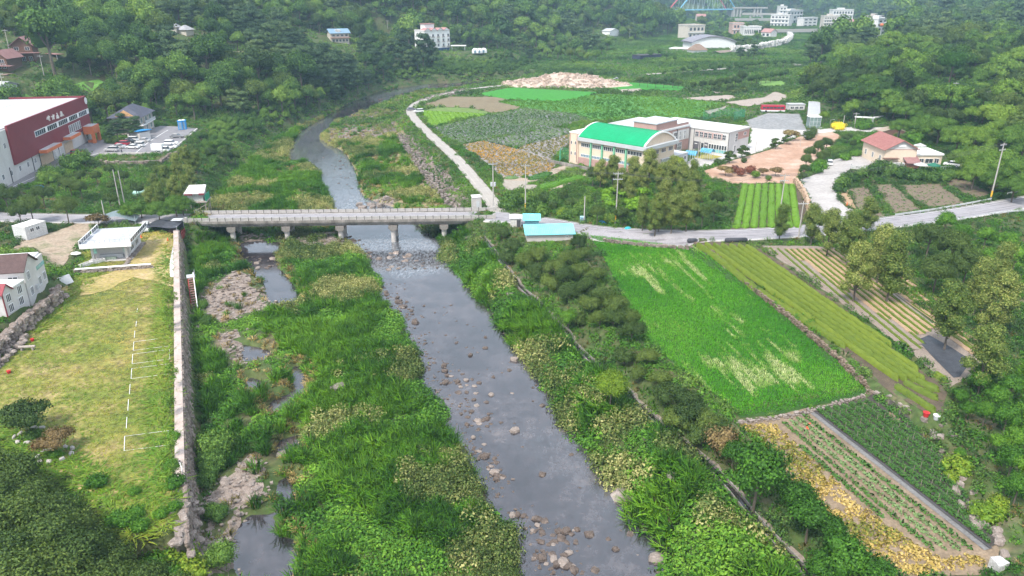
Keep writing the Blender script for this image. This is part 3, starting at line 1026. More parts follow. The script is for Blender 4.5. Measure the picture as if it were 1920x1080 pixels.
def lobeset(kind, seed):
 r = random.Random(seed)
 L_ = []
 if kind == 'broad':
  for i in range(10):
   a, q = i * 2.4 + r.uniform(-.4, .4), r.uniform(.25, 1)
   L_.append(((2.5 * q * math.cos(a), 2.5 * q * math.sin(a), 7.4 - 2.6 * q * q + r.uniform(-.6, .8)), r.uniform(1.25, 1.9)))
 elif kind == 'tall':
  for i in range(12):
   a, q = i * 2.4, r.uniform(.2, 1)
   z = 2.8 + 7.2 * i / 11
   w_ = 2.1 * math.sin(min(1, .25 + (1 - i / 11.5)) * 1.5)
   L_.append(((w_ * q * math.cos(a), w_ * q * math.sin(a), z), r.uniform(1.0, 1.55)))
 elif kind == 'wide':
  for i in range(15):
   a, q = i * 2.4 + r.uniform(-.3, .3), math.sqrt((i + .5) / 15)
   L_.append(((4.3 * q * math.cos(a), 4.3 * q * math.sin(a), 6.9 - 2.8 * q * q + r.uniform(-.7, .7)), r.uniform(1.15, 1.8)))
 elif kind == 'pine':
  for i in range(12):
   a, q = i * 2.4, r.uniform(.3, 1)
   z = 4 + 5 * (i // 3) / 3.2 + r.uniform(-.3, .3)
   w_ = 2.7 * (1.15 - (i // 3) / 4.2)
   L_.append(((w_ * q * math.cos(a), w_ * q * math.sin(a), z), r.uniform(1.1, 1.6)))
 elif kind == 'fruit':
  for i in range(9):
   a, q = i * 2.4 + r.uniform(-.4, .4), r.uniform(.3, 1)
   L_.append(((2.0 * q * math.cos(a), 2.0 * q * math.sin(a), 2.9 - .9 * q + r.uniform(-.4, .5)), r.uniform(.8, 1.25)))
 elif kind == 'bush':
  for i in range(8):
   a, q = i * 2.4, r.uniform(.2, 1)
   L_.append(((.75 * q * math.cos(a), .75 * q * math.sin(a), .55 - .2 * q + r.uniform(-.1, .2)), r.uniform(.42, .68)))
 elif kind == 'ball':
  L_.append(((0, 0, .75), .85))
 elif kind == 'disc':
  L_ += [((0, 0, .9), .9), ((.35, .1, .9), .7), ((-.3, -.15, .9), .75)]
 elif kind == 'cloud':
  for i in range(6):
   a = i * 1.9
   L_.append(((1.1 * math.cos(a) * (i > 0), 1.1 * math.sin(a) * (i > 0), 2.9 - .33 * i), .72))
 elif kind == 'sapling':
  for i in range(6):
   a = i * 2.4
   L_.append(((.6 * math.cos(a), .6 * math.sin(a), 1.9 + .35 * i), .5))
 return L_

LODS = {'hi': (9000, .25), 'mid': (3200, .40), 'lo': (900, .75)}
SPEC = {  # kind: lobes, leaf material, trunk radius, flatness
 'broadleaf': ('broad', G_FOREST, .22, 1), 'dark': ('broad', G_DARK, .2, 1), 'bright': ('broad', G_BRIGHT, .22, 1), 'lime': ('broad', G_LIME, .2, 1),
 'chestnut': ('tall', G_CHEST, .2, 1), 'zelkova': ('wide', G_ZELK, .28, .8), 'pine': ('pine', G_PINE, .2, .55), 'fruit': ('fruit', G_DARK, .13, 1), 'tall': ('tall', G_FOREST, .2, 1),
 'bush': ('bush', G_FOREST, .04, 1), 'brightbush': ('bush', G_BRIGHT, .04, 1), 'palebush': ('bush', G_PALE, .04, 1), 'limebush': ('bush', G_LIME, .04, 1), 'darkbush': ('bush', G_DARK, .04, 1),
 'redball': ('ball', G_RED, .05, .75), 'greenball': ('ball', G_DARK, .05, .9), 'limeball': ('ball', G_LIME, .05, .75), 'disc': ('disc', G_TEAB, .06, .42), 'cloudpine': ('cloud', G_DARK, .09, .55),
 'bronze': ('fruit', G_BROWN, .1, .55), 'lawnpine': ('fruit', G_DARK, .16, .6), 'brown': ('fruit', G_BROWN, .1, 1), 'sapling': ('sapling', G_ZELK, .04, 1), 'yellow': ('bush', leafmat('yellow_leaf', [(.4, .34, .03), (.6, .5, .05)]), .04, 1)}
SMALL = {'bush', 'brightbush', 'palebush', 'limebush', 'darkbush', 'redball', 'greenball', 'limeball', 'disc', 'yellow'}

def plantmesh(kind, lod, var, part):
 """part: 'crown', 'trunk' or 'all'"""
 def fn():
  lk, m, tr, flat = SPEC[kind]
  L_ = lobeset(lk, var * 7 + len(kind))
  n, s = LODS[lod]
  if kind in SMALL: n, s = n // 3, s * .42
  elif lk in ('fruit', 'sapling', 'cloud'): n, s = int(n * .5), s * .85
  if lk == 'sapling': n, s = n // 2, s * .6
  if part == 'trunk':
   mb = MB()
   trunkfn(tr)(mb, L_)
   return mb.mesh('trunk', BARK, True)
  return crown('crown', L_, n, s, m, var * 13 + 5, flat=flat, fill=0 if lk == 'sapling' else .66 if lk not in ('ball', 'disc') else .85,
                     jit=.3 if lk in ('ball', 'disc') else .55, trunk=trunkfn(tr) if part == 'all' else None, bark=BARK if part == 'all' else None)
 return shared((kind, lod, var, part), fn)

def plant(name, label, cat, kind, loc, sc=1., lod='mid', tone=.5, var=None, group=None, rz=None):
 """an individual tree or bush: Empty > crown, trunk"""
 var = R.randrange(3) if var is None else var
 t = thing(name, label, cat, loc, R.uniform(0, 6.28) if rz is None else rz, group, sc if isinstance(sc, tuple) else (sc * R.uniform(.92, 1.08), sc * R.uniform(.92, 1.08), sc))
 c = link('crown', plantmesh(kind, lod, var, 'crown'), t)
 c['tone'] = float(tone)
 link('trunk', plantmesh(kind, lod, var, 'trunk'), t)
 return t

# blades and leaves for the ground cover
def tuft(name, n, hgt, spread, wid, m, seed, droop=.5, lean=.9):
 rng = np.random.default_rng(seed)
 a = rng.uniform(0, 2 * math.pi, n)
 q = np.sqrt(rng.uniform(0, 1, n))
 b = np.stack([np.cos(a) * q * spread * .55, np.sin(a) * q * spread * .55, -.12 + 0 * a], 1)
 out = unit(np.stack([np.cos(a + rng.normal(0, .5, n)), np.sin(a + rng.normal(0, .5, n)), 0 * a], 1))
 hh = hgt * rng.uniform(.55, 1.1, n)
 side = np.stack([-out[:, 1], out[:, 0], 0 * a], 1)
 up = np.array([0, 0, 1.])
 p1 = b + out * (spread * .22 * q + .05)[:, None] + up * (hh * .62)[:, None]
 p2 = p1 + out * (spread * droop * rng.uniform(.4, 1.1, n))[:, None] + up * (hh * rng.uniform(.05, .4, n))[:, None]
 w1, w2 = wid, wid * .25
 V = np.stack([b - side * wid * .5, b + side * wid * .5, p1 + side * w1 * .5, p1 - side * w1 * .5, p2 + side * w2 * .5, p2 - side * w2 * .5], 1).reshape(-1, 3)
 i = np.arange(n)[:, None] * 6
 F_ = np.concatenate([i + np.array([[3, 2, 1, 0]]), i + np.array([[5, 4, 2, 3]])])
 nn = unit(np.stack([out[:, 0] * lean, out[:, 1] * lean, 0 * a + 1.05 - .5 * lean], 1) + rng.normal(0, .35, (n, 3)))
 return npmesh(name, V, F_, m, True, {'leaf': np.repeat(rng.uniform(0, 1, n), 6)}, nrm=np.repeat(nn, 6, 0))

def leafclump(name, n, rx, rz_, size, m, seed, jit=.5, zlift=.0):
 rng = np.random.default_rng(seed)
 d = unit(rng.normal(0, 1, (n, 3)))
 d[:, 2] = np.abs(d[:, 2])
 rr = rng.uniform(.45, 1.08, n) ** .6
 bumps = 1 + .25 * np.sin(d[:, 0] * 6 + seed) * np.cos(d[:, 1] * 6 + seed * 2)
 c = d * (rr * bumps)[:, None] * np.array([rx, rx, rz_]) + np.array([0, 0, zlift - .08])
 nn = unit(d + np.array([0, 0, .5]))
 v = cards(c, nn, size * rng.uniform(.6, 1.4, n), rng, jit=jit)
 return npmesh(name, v, np.arange(4 * n).reshape(-1, 4), m, True, {'leaf': np.repeat(rng.uniform(0, 1, n), 4)}, nrm=np.repeat(unit(nn + rng.normal(0, .45, nn.shape)), 4, 0))

TPL = {}

def template(key, fn, nvar=2):
 if key not in TPL:
  c = bpy.data.collections.new(key)
  for k in range(nvar):
   c.objects.link(bpy.data.objects.new('%s_kind' % key, fn(k)))
  TPL[key] = (c, nvar)
 return TPL[key]

def T_(key):
 K = {
  'reed': lambda k: tuft('reed', 64, 1.35, 1.05, .075, G_REED, k, .6), 'reedfar': lambda k: tuft('reed', 16, 1.4, 1.2, .2, G_REED, 7 + k, .6),
  'grass': lambda k: tuft('grass', 16, .55, .6, .07, G_REED, 20 + k, .5), 'weed': lambda k: leafclump('weed', 90, .8, .7, .26, G_BRIGHT, 30 + k),
  'weedfar': lambda k: leafclump('weed', 34, 1.3, .8, .6, G_BRIGHT, 33 + k), 'greenfar': lambda k: leafclump('scrub', 60, 1.6, 1.2, .62, G_FOREST, 36 + k),
  'pale': lambda k: leafclump('pale_shrub', 260, 1.25, 1.25, .22, G_PALE, 40 + k, .7), 'kudzu': lambda k: leafclump('vine', 150, 1.25, .95, .32, G_BRIGHT, 50 + k, .4),
  'scrub': lambda k: leafclump('scrub', 170, 1.0, 1.2, .25, G_FOREST, 55 + k), 'dry': lambda k: tuft('dry_grass', 30, .75, .7, .07, G_DRY, 60 + k, .6),
  'turf': lambda k: tuft('turf', 20, .2, .55, .06, G_TURF, 70 + k, .7, .35), 'rice': lambda k: tuft('rice', 13, .45, .34, .06, G_RICE, 80 + k, .5, .2),
  'yellow': lambda k: leafclump('bean_plant', 26, .36, .26, .2, G_YEL, 90 + k, .7), 'squash': lambda k: leafclump('leafy_vegetable', 12, .3, .22, .26, G_PEPPER, 95 + k, .5),
  'taro': lambda k: leafclump('taro', 16, .55, .5, .38, G_TARO, 100 + k, .6), 'sesame': lambda k: leafclump('sesame', 16, .5, .4, .34, G_SESAME, 105 + k, .7),
  'litter': lambda k: leafclump('litter', 12, .6, .12, .18, G_DRY, 110 + k, .4),
 }
 return template(key, K[key])

def scatter(name, key, P, scl, tone, kind='stuff', zs=1., label=None):
 """one object: points that carry copies of the templates through geometry nodes"""
 P = np.asarray(P, np.float32)
 n = len(P)
 if n == 0:
  return None
 colc, nvar = TPL[key] if key in TPL else T_(key)
 rng = np.random.default_rng(n)
 me = bpy.data.meshes.new(name)
 me.vertices.add(n)
 me.vertices.foreach_set('co', P.ravel())
 scl = np.broadcast_to(np.asarray(scl, float), (n,))
 for an, ty, dv in (('rot', 'FLOAT_VECTOR', np.stack([rng.normal(0, .06, n), rng.normal(0, .06, n), rng.uniform(0, 6.283, n)], 1)),
                       ('scl', 'FLOAT_VECTOR', np.stack([scl, scl, scl * zs * rng.uniform(.8, 1.2, n)], 1)),
                       ('tone', 'FLOAT', np.broadcast_to(np.asarray(tone, float), (n,))), ('pick', 'INT', rng.integers(0, nvar, n))):
  a = me.attributes.new(an, ty, 'POINT')
  dv = np.ascontiguousarray(dv, np.int32 if ty == 'INT' else np.float32)
  a.data.foreach_set('vector' if ty == 'FLOAT_VECTOR' else 'value', dv.ravel())
 o = link(name, me)
 ng = bpy.data.node_groups.new(name, 'GeometryNodeTree')
 ng.interface.new_socket('Geometry', in_out='INPUT', socket_type='NodeSocketGeometry')
 ng.interface.new_socket('Geometry', in_out='OUTPUT', socket_type='NodeSocketGeometry')
 gi, go = ng.nodes.new('NodeGroupInput'), ng.nodes.new('NodeGroupOutput')
 ci = ng.nodes.new('GeometryNodeCollectionInfo')
 ci.inputs['Collection'].default_value = colc
 ci.inputs['Separate Children'].default_value = True
 ci.inputs['Reset Children'].default_value = True
 ip = ng.nodes.new('GeometryNodeInstanceOnPoints')
 ip.inputs['Pick Instance'].default_value = True

 def na(nm, ty):
  q = ng.nodes.new('GeometryNodeInputNamedAttribute')
  q.data_type = ty
  q.inputs[0].default_value = nm
  return q.outputs[0]
 L = ng.links.new
 L(gi.outputs[0], ip.inputs['Points'])
 L(ci.outputs[0], ip.inputs['Instance'])
 L(na('pick', 'INT'), ip.inputs['Instance Index'])
 e2r = ng.nodes.new('FunctionNodeEulerToRotation')
 L(na('rot', 'FLOAT_VECTOR'), e2r.inputs[0])
 L(e2r.outputs[0], ip.inputs['Rotation'])
 L(na('scl', 'FLOAT_VECTOR'), ip.inputs['Scale'])
 L(ip.outputs[0], go.inputs[0])
 md = o.modifiers.new('scatter', 'NODES')
 md.node_group = ng
 return tag(o, label, kind=kind)

def jgrid(poly, sp, seed=0, chk=True):
 """jittered points inside a world polygon, clear of what stands there"""
 P = np.array([p[:2] for p in poly])
 rng = np.random.default_rng(seed + int(abs(P[:, 0].sum()) * 10) % 9999)
 x, y = np.meshgrid(np.arange(P[:, 0].min(), P[:, 0].max(), sp), np.arange(P[:, 1].min(), P[:, 1].max(), sp))
 x = (x + rng.uniform(-.5, .5, x.shape) * sp).ravel()
 y = (y + rng.uniform(-.5, .5, y.shape) * sp).ravel()
 m = inpoly(x, y, poly)
 if chk: m &= clear(x, y)
 return x[m], y[m]

def inview(x, y, z, mx=260, my=200):
 px, py, d = proj(x, y, z)
 return (px > -mx) & (px < 1920 + mx) & (py > -my) & (py < 1080 + my) & (d > 10)

def P3(x, y, dz=0.):
 return np.stack([x, y, hz_(x, y) + dz], 1)

# ------------------------------------------------------------------ stones
ROCKM = mat('river_rock', (.05, .038, .032), (.105, .08, .066), (.19, .15, .125), sc=.9, bump=.06, bsc=5, fine=.3)
ROCKL = mat('pale_rock', (.13, .105, .09), (.225, .185, .16), (.34, .29, .26), sc=.9, bump=.06, bsc=5, fine=.25)
ROCKD = mat('wall_rock', (.10, .08, .066), (.21, .165, .14), (.36, .295, .255), sc=.7, bump=.06, bsc=4, fine=.3)
ROCKW = mat('white_rock', (.55, .52, .49), (.72, .70, .67), sc=.7, bump=.04, bsc=4)

def stonemesh(var, m, n=2):
 def fn():
  v, f = cubesphere(n)
  rng = np.random.default_rng(var * 3 + 1)
  q = np.sign(v) * np.abs(v) ** .72
  q = q * (1 + .16 * np.sin(v @ rng.normal(0, 2.2, (3, 1)) + var) + .12 * np.cos(v @ rng.normal(0, 3.5, (3, 1)))) * np.array([1, .8 + .3 * rng.random(), .62 + .25 * rng.random()])
  return npmesh('stone', q * .55, f, m, False)
 return shared(('stone', var, m.name, n), fn)

def stones(parent, items, m, limit=300, name='stone', rest='stone_facing', n=2, kindrest='stuff'):
 """items: (x, y, z, (sx, sy, sz), rz) in the parent's frame; the nearest become parts, the others one joined part"""
 pm = parent.matrix_basis if parent is not None else Matrix()

 def key(it):
  p = pm @ Vector(it[:3])
  return (p - Vector((0, 0, CAMZ))).length
 items = sorted(items, key=key)
 for it in items[:limit]:
  o = link(name, stonemesh(R.randrange(5), m, n), parent, it[:3], it[4])
  o.scale = it[3]
  o.rotation_euler = (R.uniform(-.2, .2), R.uniform(-.2, .2), it[4])
 more = items[limit:]
 if more:
  V, F_, o = [], [], 0
  for it in more:
   me = stonemesh(R.randrange(5), m, 1 if n == 1 else 2)
   q = np.empty(len(me.vertices) * 3, np.float32)
   me.vertices.foreach_get('co', q)
   q = q.reshape(-1, 3) * np.array(it[3])
   c, s = math.cos(it[4]), math.sin(it[4])
   q = np.stack([q[:, 0] * c - q[:, 1] * s, q[:, 0] * s + q[:, 1] * c, q[:, 2]], 1) + np.array(it[:3])
   ff = np.array([p.vertices[:] for p in me.polygons])
   V.append(q); F_.append(ff + o); o += len(q)
  tag(link(rest, npmesh(rest, np.concatenate(V), np.concatenate(F_), m), parent), kind=kindrest)

# ------------------------------------------------------------------ bridge
RAILC = mat('parapet_concrete', (.30, .28, .26), (.44, .415, .39), sc=.9, fine=.12)
OLDC = mat('stained_concrete', (.10, .088, .078), (.21, .19, .17), (.32, .29, .265), sc=.5, bump=.02, fine=.2, stretch=(1, 1, .25))
DARKM = mat('dark_iron', (.05, .048, .05), (.08, .075, .08), sc=1)
A, B = Vector(at(350, 423.5, 5.0)), Vector(at(926, 416.5, 5.0))
BL = (B - A).length
BZ = math.atan2(B.y - A.y, B.x - A.x)
br = thing('road_bridge', 'grey concrete road bridge on four round-columned piers crossing the stony river', 'bridge', (A.x, A.y, 0), BZ)
BW = 7.4
MB().box(0, .25, 4.95, BL, BW - .25, 5.72).box(0, 0, 5.35, BL, .26, 5.75).box(0, BW - .26, 5.35, BL, BW, 5.75).build('deck', OLDC, br)
gb = MB()
for i in range(5):
 gb.box(.3, .9 + i * 1.35, 4.35, BL - .3, 1.35 + i * 1.35, 4.95)
gb.build('girder', OLDC, br)
MB().box(-1, .75, 5.722, BL + 1, BW - .75, 5.80).build('roadway', mat('bridge_asphalt', (.22, .21, .22), (.30, .285, .295), sc=.35, fine=.1), br)
for yy in (.75, BW - .92):
 MB().box(-.4, yy + .03, 5.80, BL + .4, yy + .14, 5.806).build('edge_line', WHITE, br)
nP = 40
st = BL / nP
pm_ = MB().box(.06, -.09, 0, st - .06, .09, .62).mesh('rail_panel', RAILC)
po_ = MB().box(-.08, -.14, 0, .08, .14, .84).mesh('rail_post', mat('post_dark', (.09, .08, .075), (.15, .135, .125)))
for yy, nm in ((.3, 'near'), (BW - .3, 'far')):
 MB().box(0, yy - .28, 5.75, BL, yy + .28, 5.97).build('kerb', OLDC, br)
 MB().box(0, yy - .10, 6.60, BL, yy + .10, 6.72).build('top_rail', RAILC, br)
 for i in range(nP):
  link('rail_panel', pm_, br, (i * st, yy, 5.972))
  link('rail_post', po_, br, (i * st, yy, 5.97))
 for xx in (-.35, BL - .15):
  MB().box(xx, yy - .3, 5.6, xx + .6, yy + .3, 7.0).build('end_pillar', RAILC, br)
for px in (441, 541, 640, 738, 833):
 q = Vector(at(px, 455, 0)) - Vector((A.x, A.y, 0))
 lx_ = q.x * math.cos(BZ) + q.y * math.sin(BZ)
 pr = MB().ext([(-.5, 3.1), (.5, 3.1), (1.05, 3.5), (1.05, 4.34), (-1.05, 4.34), (-1.05, 3.5)], .1, BW - .1).build('pier', OLDC, br, (lx_, 0, 0))
 for yy in (1.1, BW - 1.3):
  MB().tube((0, yy, -1.2), (0, yy, 3.2), .62, .62, 14).build('column', CONCRETE, pr)
for xx in (-2.6, BL - .2):
 MB().box(xx, -.2, -.5, xx + 2.8, BW + .2, 5.3).build('abutment', OLDC, br)

# ------------------------------------------------------------------ river retaining wall
W0, W1 = Vector(at(333, 432, 5.5)), Vector(at(347, 1010, 5.5))
WL = (W1 - W0).length
WZ = math.atan2(W1.y - W0.y, W1.x - W0.x)
wall = thing('retaining_wall', 'long stone retaining wall with a pale concrete top between lawn and river', 'wall', (W0.x, W0.y, 0), WZ)
# local x runs downstream, +y points to the river (left of travel)
Vw = [(0, -1.0, -1), (WL, -1.0, -1), (WL, .1, 5.45), (0, .1, 5.45), (0, 1.35, -1), (WL, 1.35, -1)]
MB().add([(0, -1, -1), (0, 1.3, -1), (0, .1, 5.45), (0, -1, 5.45), (WL, -1, -1), (WL, 1.3, -1), (WL, .1, 5.45), (WL, -1, 5.45)],
         [(0, 1, 2, 3)[::-1], (4, 5, 6, 7), (0, 1, 5, 4), (1, 2, 6, 5), (2, 3, 7, 6), (3, 0, 4, 7)]).build('wall_core', mat('wall_mortar', (.12, .10, .085), (.2, .17, .145), sc=1), wall)
nseg = 24
for i in range(nseg):
 a, b = WL * i / nseg, WL * (i + 1) / nseg - .03
 if b > WL - 9: continue
 MB().box(a, -.9, 5.46, b, .16, 5.72 + .02 * (i % 3)).build('coping', mat('coping_concrete', (.36, .285, .25), (.46, .385, .345), sc=.4, fine=.12), wall)
it = []
yy = .1
for r_ in range(9):
 z = .25 + r_ * .62
 s = R.uniform(0, .5)
 while s < WL:
  l_ = R.uniform(.55, 1.05)
  it.append((s + l_ / 2, 1.3 - (z + 1) / 6.45 * 1.2 + .02, z + R.uniform(-.08, .08), (l_ * 1.0, .5, R.uniform(.85, 1.1)), R.uniform(-.1, .1)))
  s += l_ * .95
stones(wall, it, ROCKD, 300)
it = [(WL - 9 + R.uniform(0, 11), R.uniform(-1.3, 1.6), 0, (R.uniform(.6, 1.1), R.uniform(.6, 1.0), R.uniform(.6, .9)), R.uniform(0, 3)) for k in range(34)]
it = [(x, y, 5.4 - max(0, y) * 2.4 + R.uniform(-.1, .2), s, r) for x, y, _, s, r in it]
stones(wall, it, ROCKL, 46, name='capstone')
ax = [(W0.x + (W1.x - W0.x) * t, W0.y + (W1.y - W0.y) * t) for t in (0, 1)]
nrm_ = (-math.sin(WZ), math.cos(WZ))
excl([(ax[0][0] - nrm_[0] * 1.2, ax[0][1] - nrm_[1] * 1.2), (ax[1][0] - nrm_[0] * 1.2, ax[1][1] - nrm_[1] * 1.2), (ax[1][0] + nrm_[0] * 1.5, ax[1][1] + nrm_[1] * 1.5), (ax[0][0] + nrm_[0] * 1.5, ax[0][1] + nrm_[1] * 1.5)])

# ------------------------------------------------------------------ canal
cl = smooth_line(CANAL, 1)
ch = thing('irrigation_channel', 'narrow concrete irrigation channel winding along the wooded bank above the river', 'channel')
for s, nm in ((-1, 'channel_wall'), (1, 'channel_wall')):
 o = ribbon(nm, cl, [(.42, -.2), (.42, .34), (.56, .34), (.58, -.3)] if s > 0 else [(-.58, -.3), (-.56, .34), (-.42, .34), (-.42, -.2)], OLDC, eps=.05, st=1.5, parent=ch)
ribbon('channel_water', cl, [(-.42, .0), (.42, .0)], mat('channel_water_dark', (.02, .018, .016), (.03, .027, .024), rough=.1, spec=.5), eps=.06, st=1.5, parent=ch)
ribbon('bank_strip', cl, [(-1.1, 0), (-.58, .02)], mat('bank_gravel', (.17, .13, .10), (.28, .23, .19), sc=1.5, bump=.05), eps=.05, st=1.5, parent=ch, wob=.25)

# ------------------------------------------------------------------ dry stone walls and banks
def stonebank(name, label, line, height, m, size, off=0., parts=0, rows=None, spread=.25, top=None):
 """stones heaped along a line (world points)"""
 l_ = resample([p[:2] for p in line], size * .8)
 c = l_[len(l_) // 2]
 zc = h(*c)
 t = thing(name, label, 'wall', (c[0], c[1], zc))
 it = []
 rows = rows or max(1, int(height / (size * .62)))
 for i, p in enumerate(l_):
  a, b = l_[max(i - 1, 0)], l_[min(i + 1, len(l_) - 1)]
  d = math.atan2(b[1] - a[1], b[0] - a[0])
  z0 = min(h(p[0] + ox, p[1] + oy) for ox in (-1, 1) for oy in (-1, 1))
  for r_ in range(rows):
   sz = size * R.uniform(.75, 1.25)
   it.append((p[0] + R.uniform(-spread, spread) - c[0], p[1] + R.uniform(-spread, spread) - c[1], z0 + (r_ + .4) * height / rows - zc, (sz * 1.25, sz * 1.1, sz * 1.2), d + R.uniform(-.3, .3)))
 stones(t, it, m, parts, n=2 if parts else 1)
 exline(l_[::3] + [l_[-1]], .6)
 return t

stonebank('stone_bank', 'dark earthy stone bank dropping from the tea terrace to the rice paddy', [at(x, y, 5.4) for x, y in [(1302, 461), (1345, 491), (1400, 533), (1480, 596), (1560, 664), (1636, 735)]], 1.1, mat('earthy_stone', (.10, .07, .05), (.17, .125, .09), (.26, .2, .16), sc=1, bump=.05), .42)
stonebank('stone_bank', 'low pale stone bank between the rice paddy and the vegetable plot', [at(x, y, 4.7) for x, y in [(1384, 790), (1480, 778), (1560, 758), (1632, 736)]], .4, ROCKL, .32, spread=.35)
stonebank('stone_bank', 'heap of white and grey stones along the lower end of the tea terrace', [at(x, y, 5.0) for x, y in [(1640, 736), (1680, 756), (1720, 782), (1755, 800)]], 1.0, ROCKL, .55, rows=3, spread=.8)
stonebank('stone_wall', 'orange-brown stone wall holding the curved drive beside the small tea field', [at(x, y, 6.6) for x, y in [(1490, 338), (1502, 352), (1512, 372), (1518, 395)]], 1.8, mat('ochre_rock', (.36, .24, .16), (.52, .38, .28), sc=1, bump=.03), .6)
stonebank('stone_wall', 'rough grey boulder wall below the white house on the left', [at(x, y, 6.7) for x, y in [(-40, 690), (5, 645), (45, 610), (80, 580), (116, 548)]], 2.6, ROCKD, .95, parts=120, rows=3, spread=.45)
stonebank('stone_wall', 'pinkish stones lining the lawn edge above the dark tree canopy', [at(x, y, 5.2) for x, y in [(100, 893), (140, 922), (175, 950), (205, 980), (240, 1016)]], 1.0, ROCKL, .7, parts=60, rows=2, spread=.4)
stonebank('stone_wall', 'tumbled stones at the left lawn edge under the white house', [at(x, y, 5.8) for x, y in [(-40, 720), (0, 680), (35, 650), (48, 632)]], .8, ROCKL, .6, parts=40, rows=2, spread=.5)
stonebank('stone_bank', 'ivy-grown stone bank below the car park terrace', [at(x, y, 6) for x, y in [(190, 309), (240, 309), (300, 308), (342, 292)]], 1.6, ROCKD, 1.1, rows=2)
stonebank('stone_bank', 'pale stones under the parapet bank of the concrete lane by the bridge', [at(x, y, 4.0) for x, y in [(752, 245), (775, 280), (800, 312), (822, 342), (846, 372), (866, 392)]], 2.2, ROCKL, .75, rows=2, spread=1.7)
stonebank('stone_bank', 'line of stones edging the roadside paddy corner', [at(x, y, 5.9) for x, y in [(1135, 447), (1200, 455), (1260, 459), (1300, 461)]], .9, ROCKD, .55)
stonebank('stone_wall', 'scattered boulders on the scrubby slope right of the pepper rows', [at(x, y, 5.0) for x, y in [(1765, 800), (1800, 880), (1830, 950), (1880, 1010), (1905, 1060)]], .5, ROCKL, .8, parts=20, rows=1, spread=1.3)
stonebank('stone_wall', 'stone foundation wall round the flat-roofed lawn building', [at(x, y, 5.6) for x, y in [(188, 506), (236, 498), (246, 480), (258, 452)]], .5, ROCKL, .6, parts=30, rows=1)
lw0, lw1 = at(142, 512, 5.6), at(284, 502, 5.6)
lw = stonebank('stone_wall', 'low stone step wall with a white top edge across the lawn', [lw0, lw1], .8, ROCKL, .5, parts=40, rows=2, spread=.15)
MB().box(0, -.3, 0, math.dist(lw0[:2], lw1[:2]), .3, .14).build('white_edge', WHITE, lw, (lw0[0] - lw.location.x, lw0[1] - lw.location.y, 6.35 - lw.location.z), math.atan2(lw1[1] - lw0[1], lw1[0] - lw0[0]))

# ------------------------------------------------------------------ rocks in the river
RB = [([(796, 662), (850, 680), (925, 732), (920, 800), (905, 840), (872, 795), (845, 742), (800, 695)], 150, .48, ROCKM), ([(722, 545), (760, 560), (795, 590), (775, 605), (745, 580)], 50, .5, ROCKM),
      ([(862, 812), (925, 850), (960, 905), (935, 912), (905, 870), (882, 838)], 90, .42, ROCKM), ([(935, 950), (990, 960), (1075, 985), (1095, 1075), (1005, 1080), (995, 985)], 190, .42, ROCKM),
      ([(690, 478), (740, 470), (830, 485), (820, 500), (720, 505)], 70, .75, ROCKD), ([(652, 440), (690, 450), (700, 480), (665, 460)], 30, .7, ROCKM), ([(690, 377), (735, 390), (700, 400), (660, 395), (672, 370)], 60, .9, ROCKL),
      ([(600, 290), (648, 290), (668, 340), (655, 360), (630, 340)], 50, .6, ROCKM), ([(620, 225), (700, 185), (790, 165), (800, 175), (715, 205), (640, 245)], 90, .9, ROCKM), ([(800, 156), (960, 148), (1000, 146), (1000, 154), (880, 164), (800, 172)], 90, 1.4, ROCKM),
      ([(740, 520), (870, 560), (960, 660), (1040, 790), (1150, 960), (1230, 1060), (1100, 1060), (960, 860), (860, 740), (790, 620)], 200, .34, ROCKM),
      ([(405, 525), (470, 515), (500, 560), (450, 590), (395, 590)], 150, .5, ROCKL), ([(390, 930), (430, 890), (470, 860), (490, 930), (440, 1000), (390, 1060)], 90, .5, ROCKL), ([(440, 620), (460, 660), (440, 690), (410, 650)], 40, .5, ROCKL),
      ([(735, 245), (800, 320), (860, 385), (840, 395), (800, 350), (760, 300)], 160, .8, ROCKL), ([(640, 240), (745, 222), (740, 245), (660, 262)], 110, .7, ROCKL), ([(455, 472), (490, 482), (512, 480), (515, 500), (480, 505)], 40, .6, ROCKD)]
RL = ['brown rock of the long shoal in mid river', 'brown rock on the small shoal just below the bridge pool', 'brown rock along the left water edge beside the reeds', 'brown rock of the near shoal at the bottom of the picture', 'dark rock in the rapids below the bridge', 'brown rock beside the second bridge pier', 'pale rock in the rapids just above the bridge', 'brown rock in the upstream run',
      'rock in the far bend of the river', 'rock in the rocky reach at the head of the river', 'lone rock scattered in the open river', 'pale stone on the gravel bar near the retaining wall', 'pale stone on the bare near-left gravel bar', 'pale stone beside the small left pool', 'pale stone on the bank below the lane', 'pale stone on the upstream gravel bar', 'dark stone under the left bridge span']
rk = []
for ri, (poly, n, size, m) in enumerate(RB):
 w_ = wp(poly, .4)
 P = np.array(w_)
 c = 0
 n = int(n * (1.3 if size < .8 and m is ROCKM else 1))
 while c < n:
  x, y = R.uniform(P[:, 0].min(), P[:, 0].max()), R.uniform(P[:, 1].min(), P[:, 1].max())
  if inpoly(np.array([x]), np.array([y]), w_)[0]:
   s = size * min(2.6, R.lognormvariate(-.3, .55))
   rk.append((x, y, s, ROCKL if R.random() < .15 else m, RL[ri]))
   c += 1
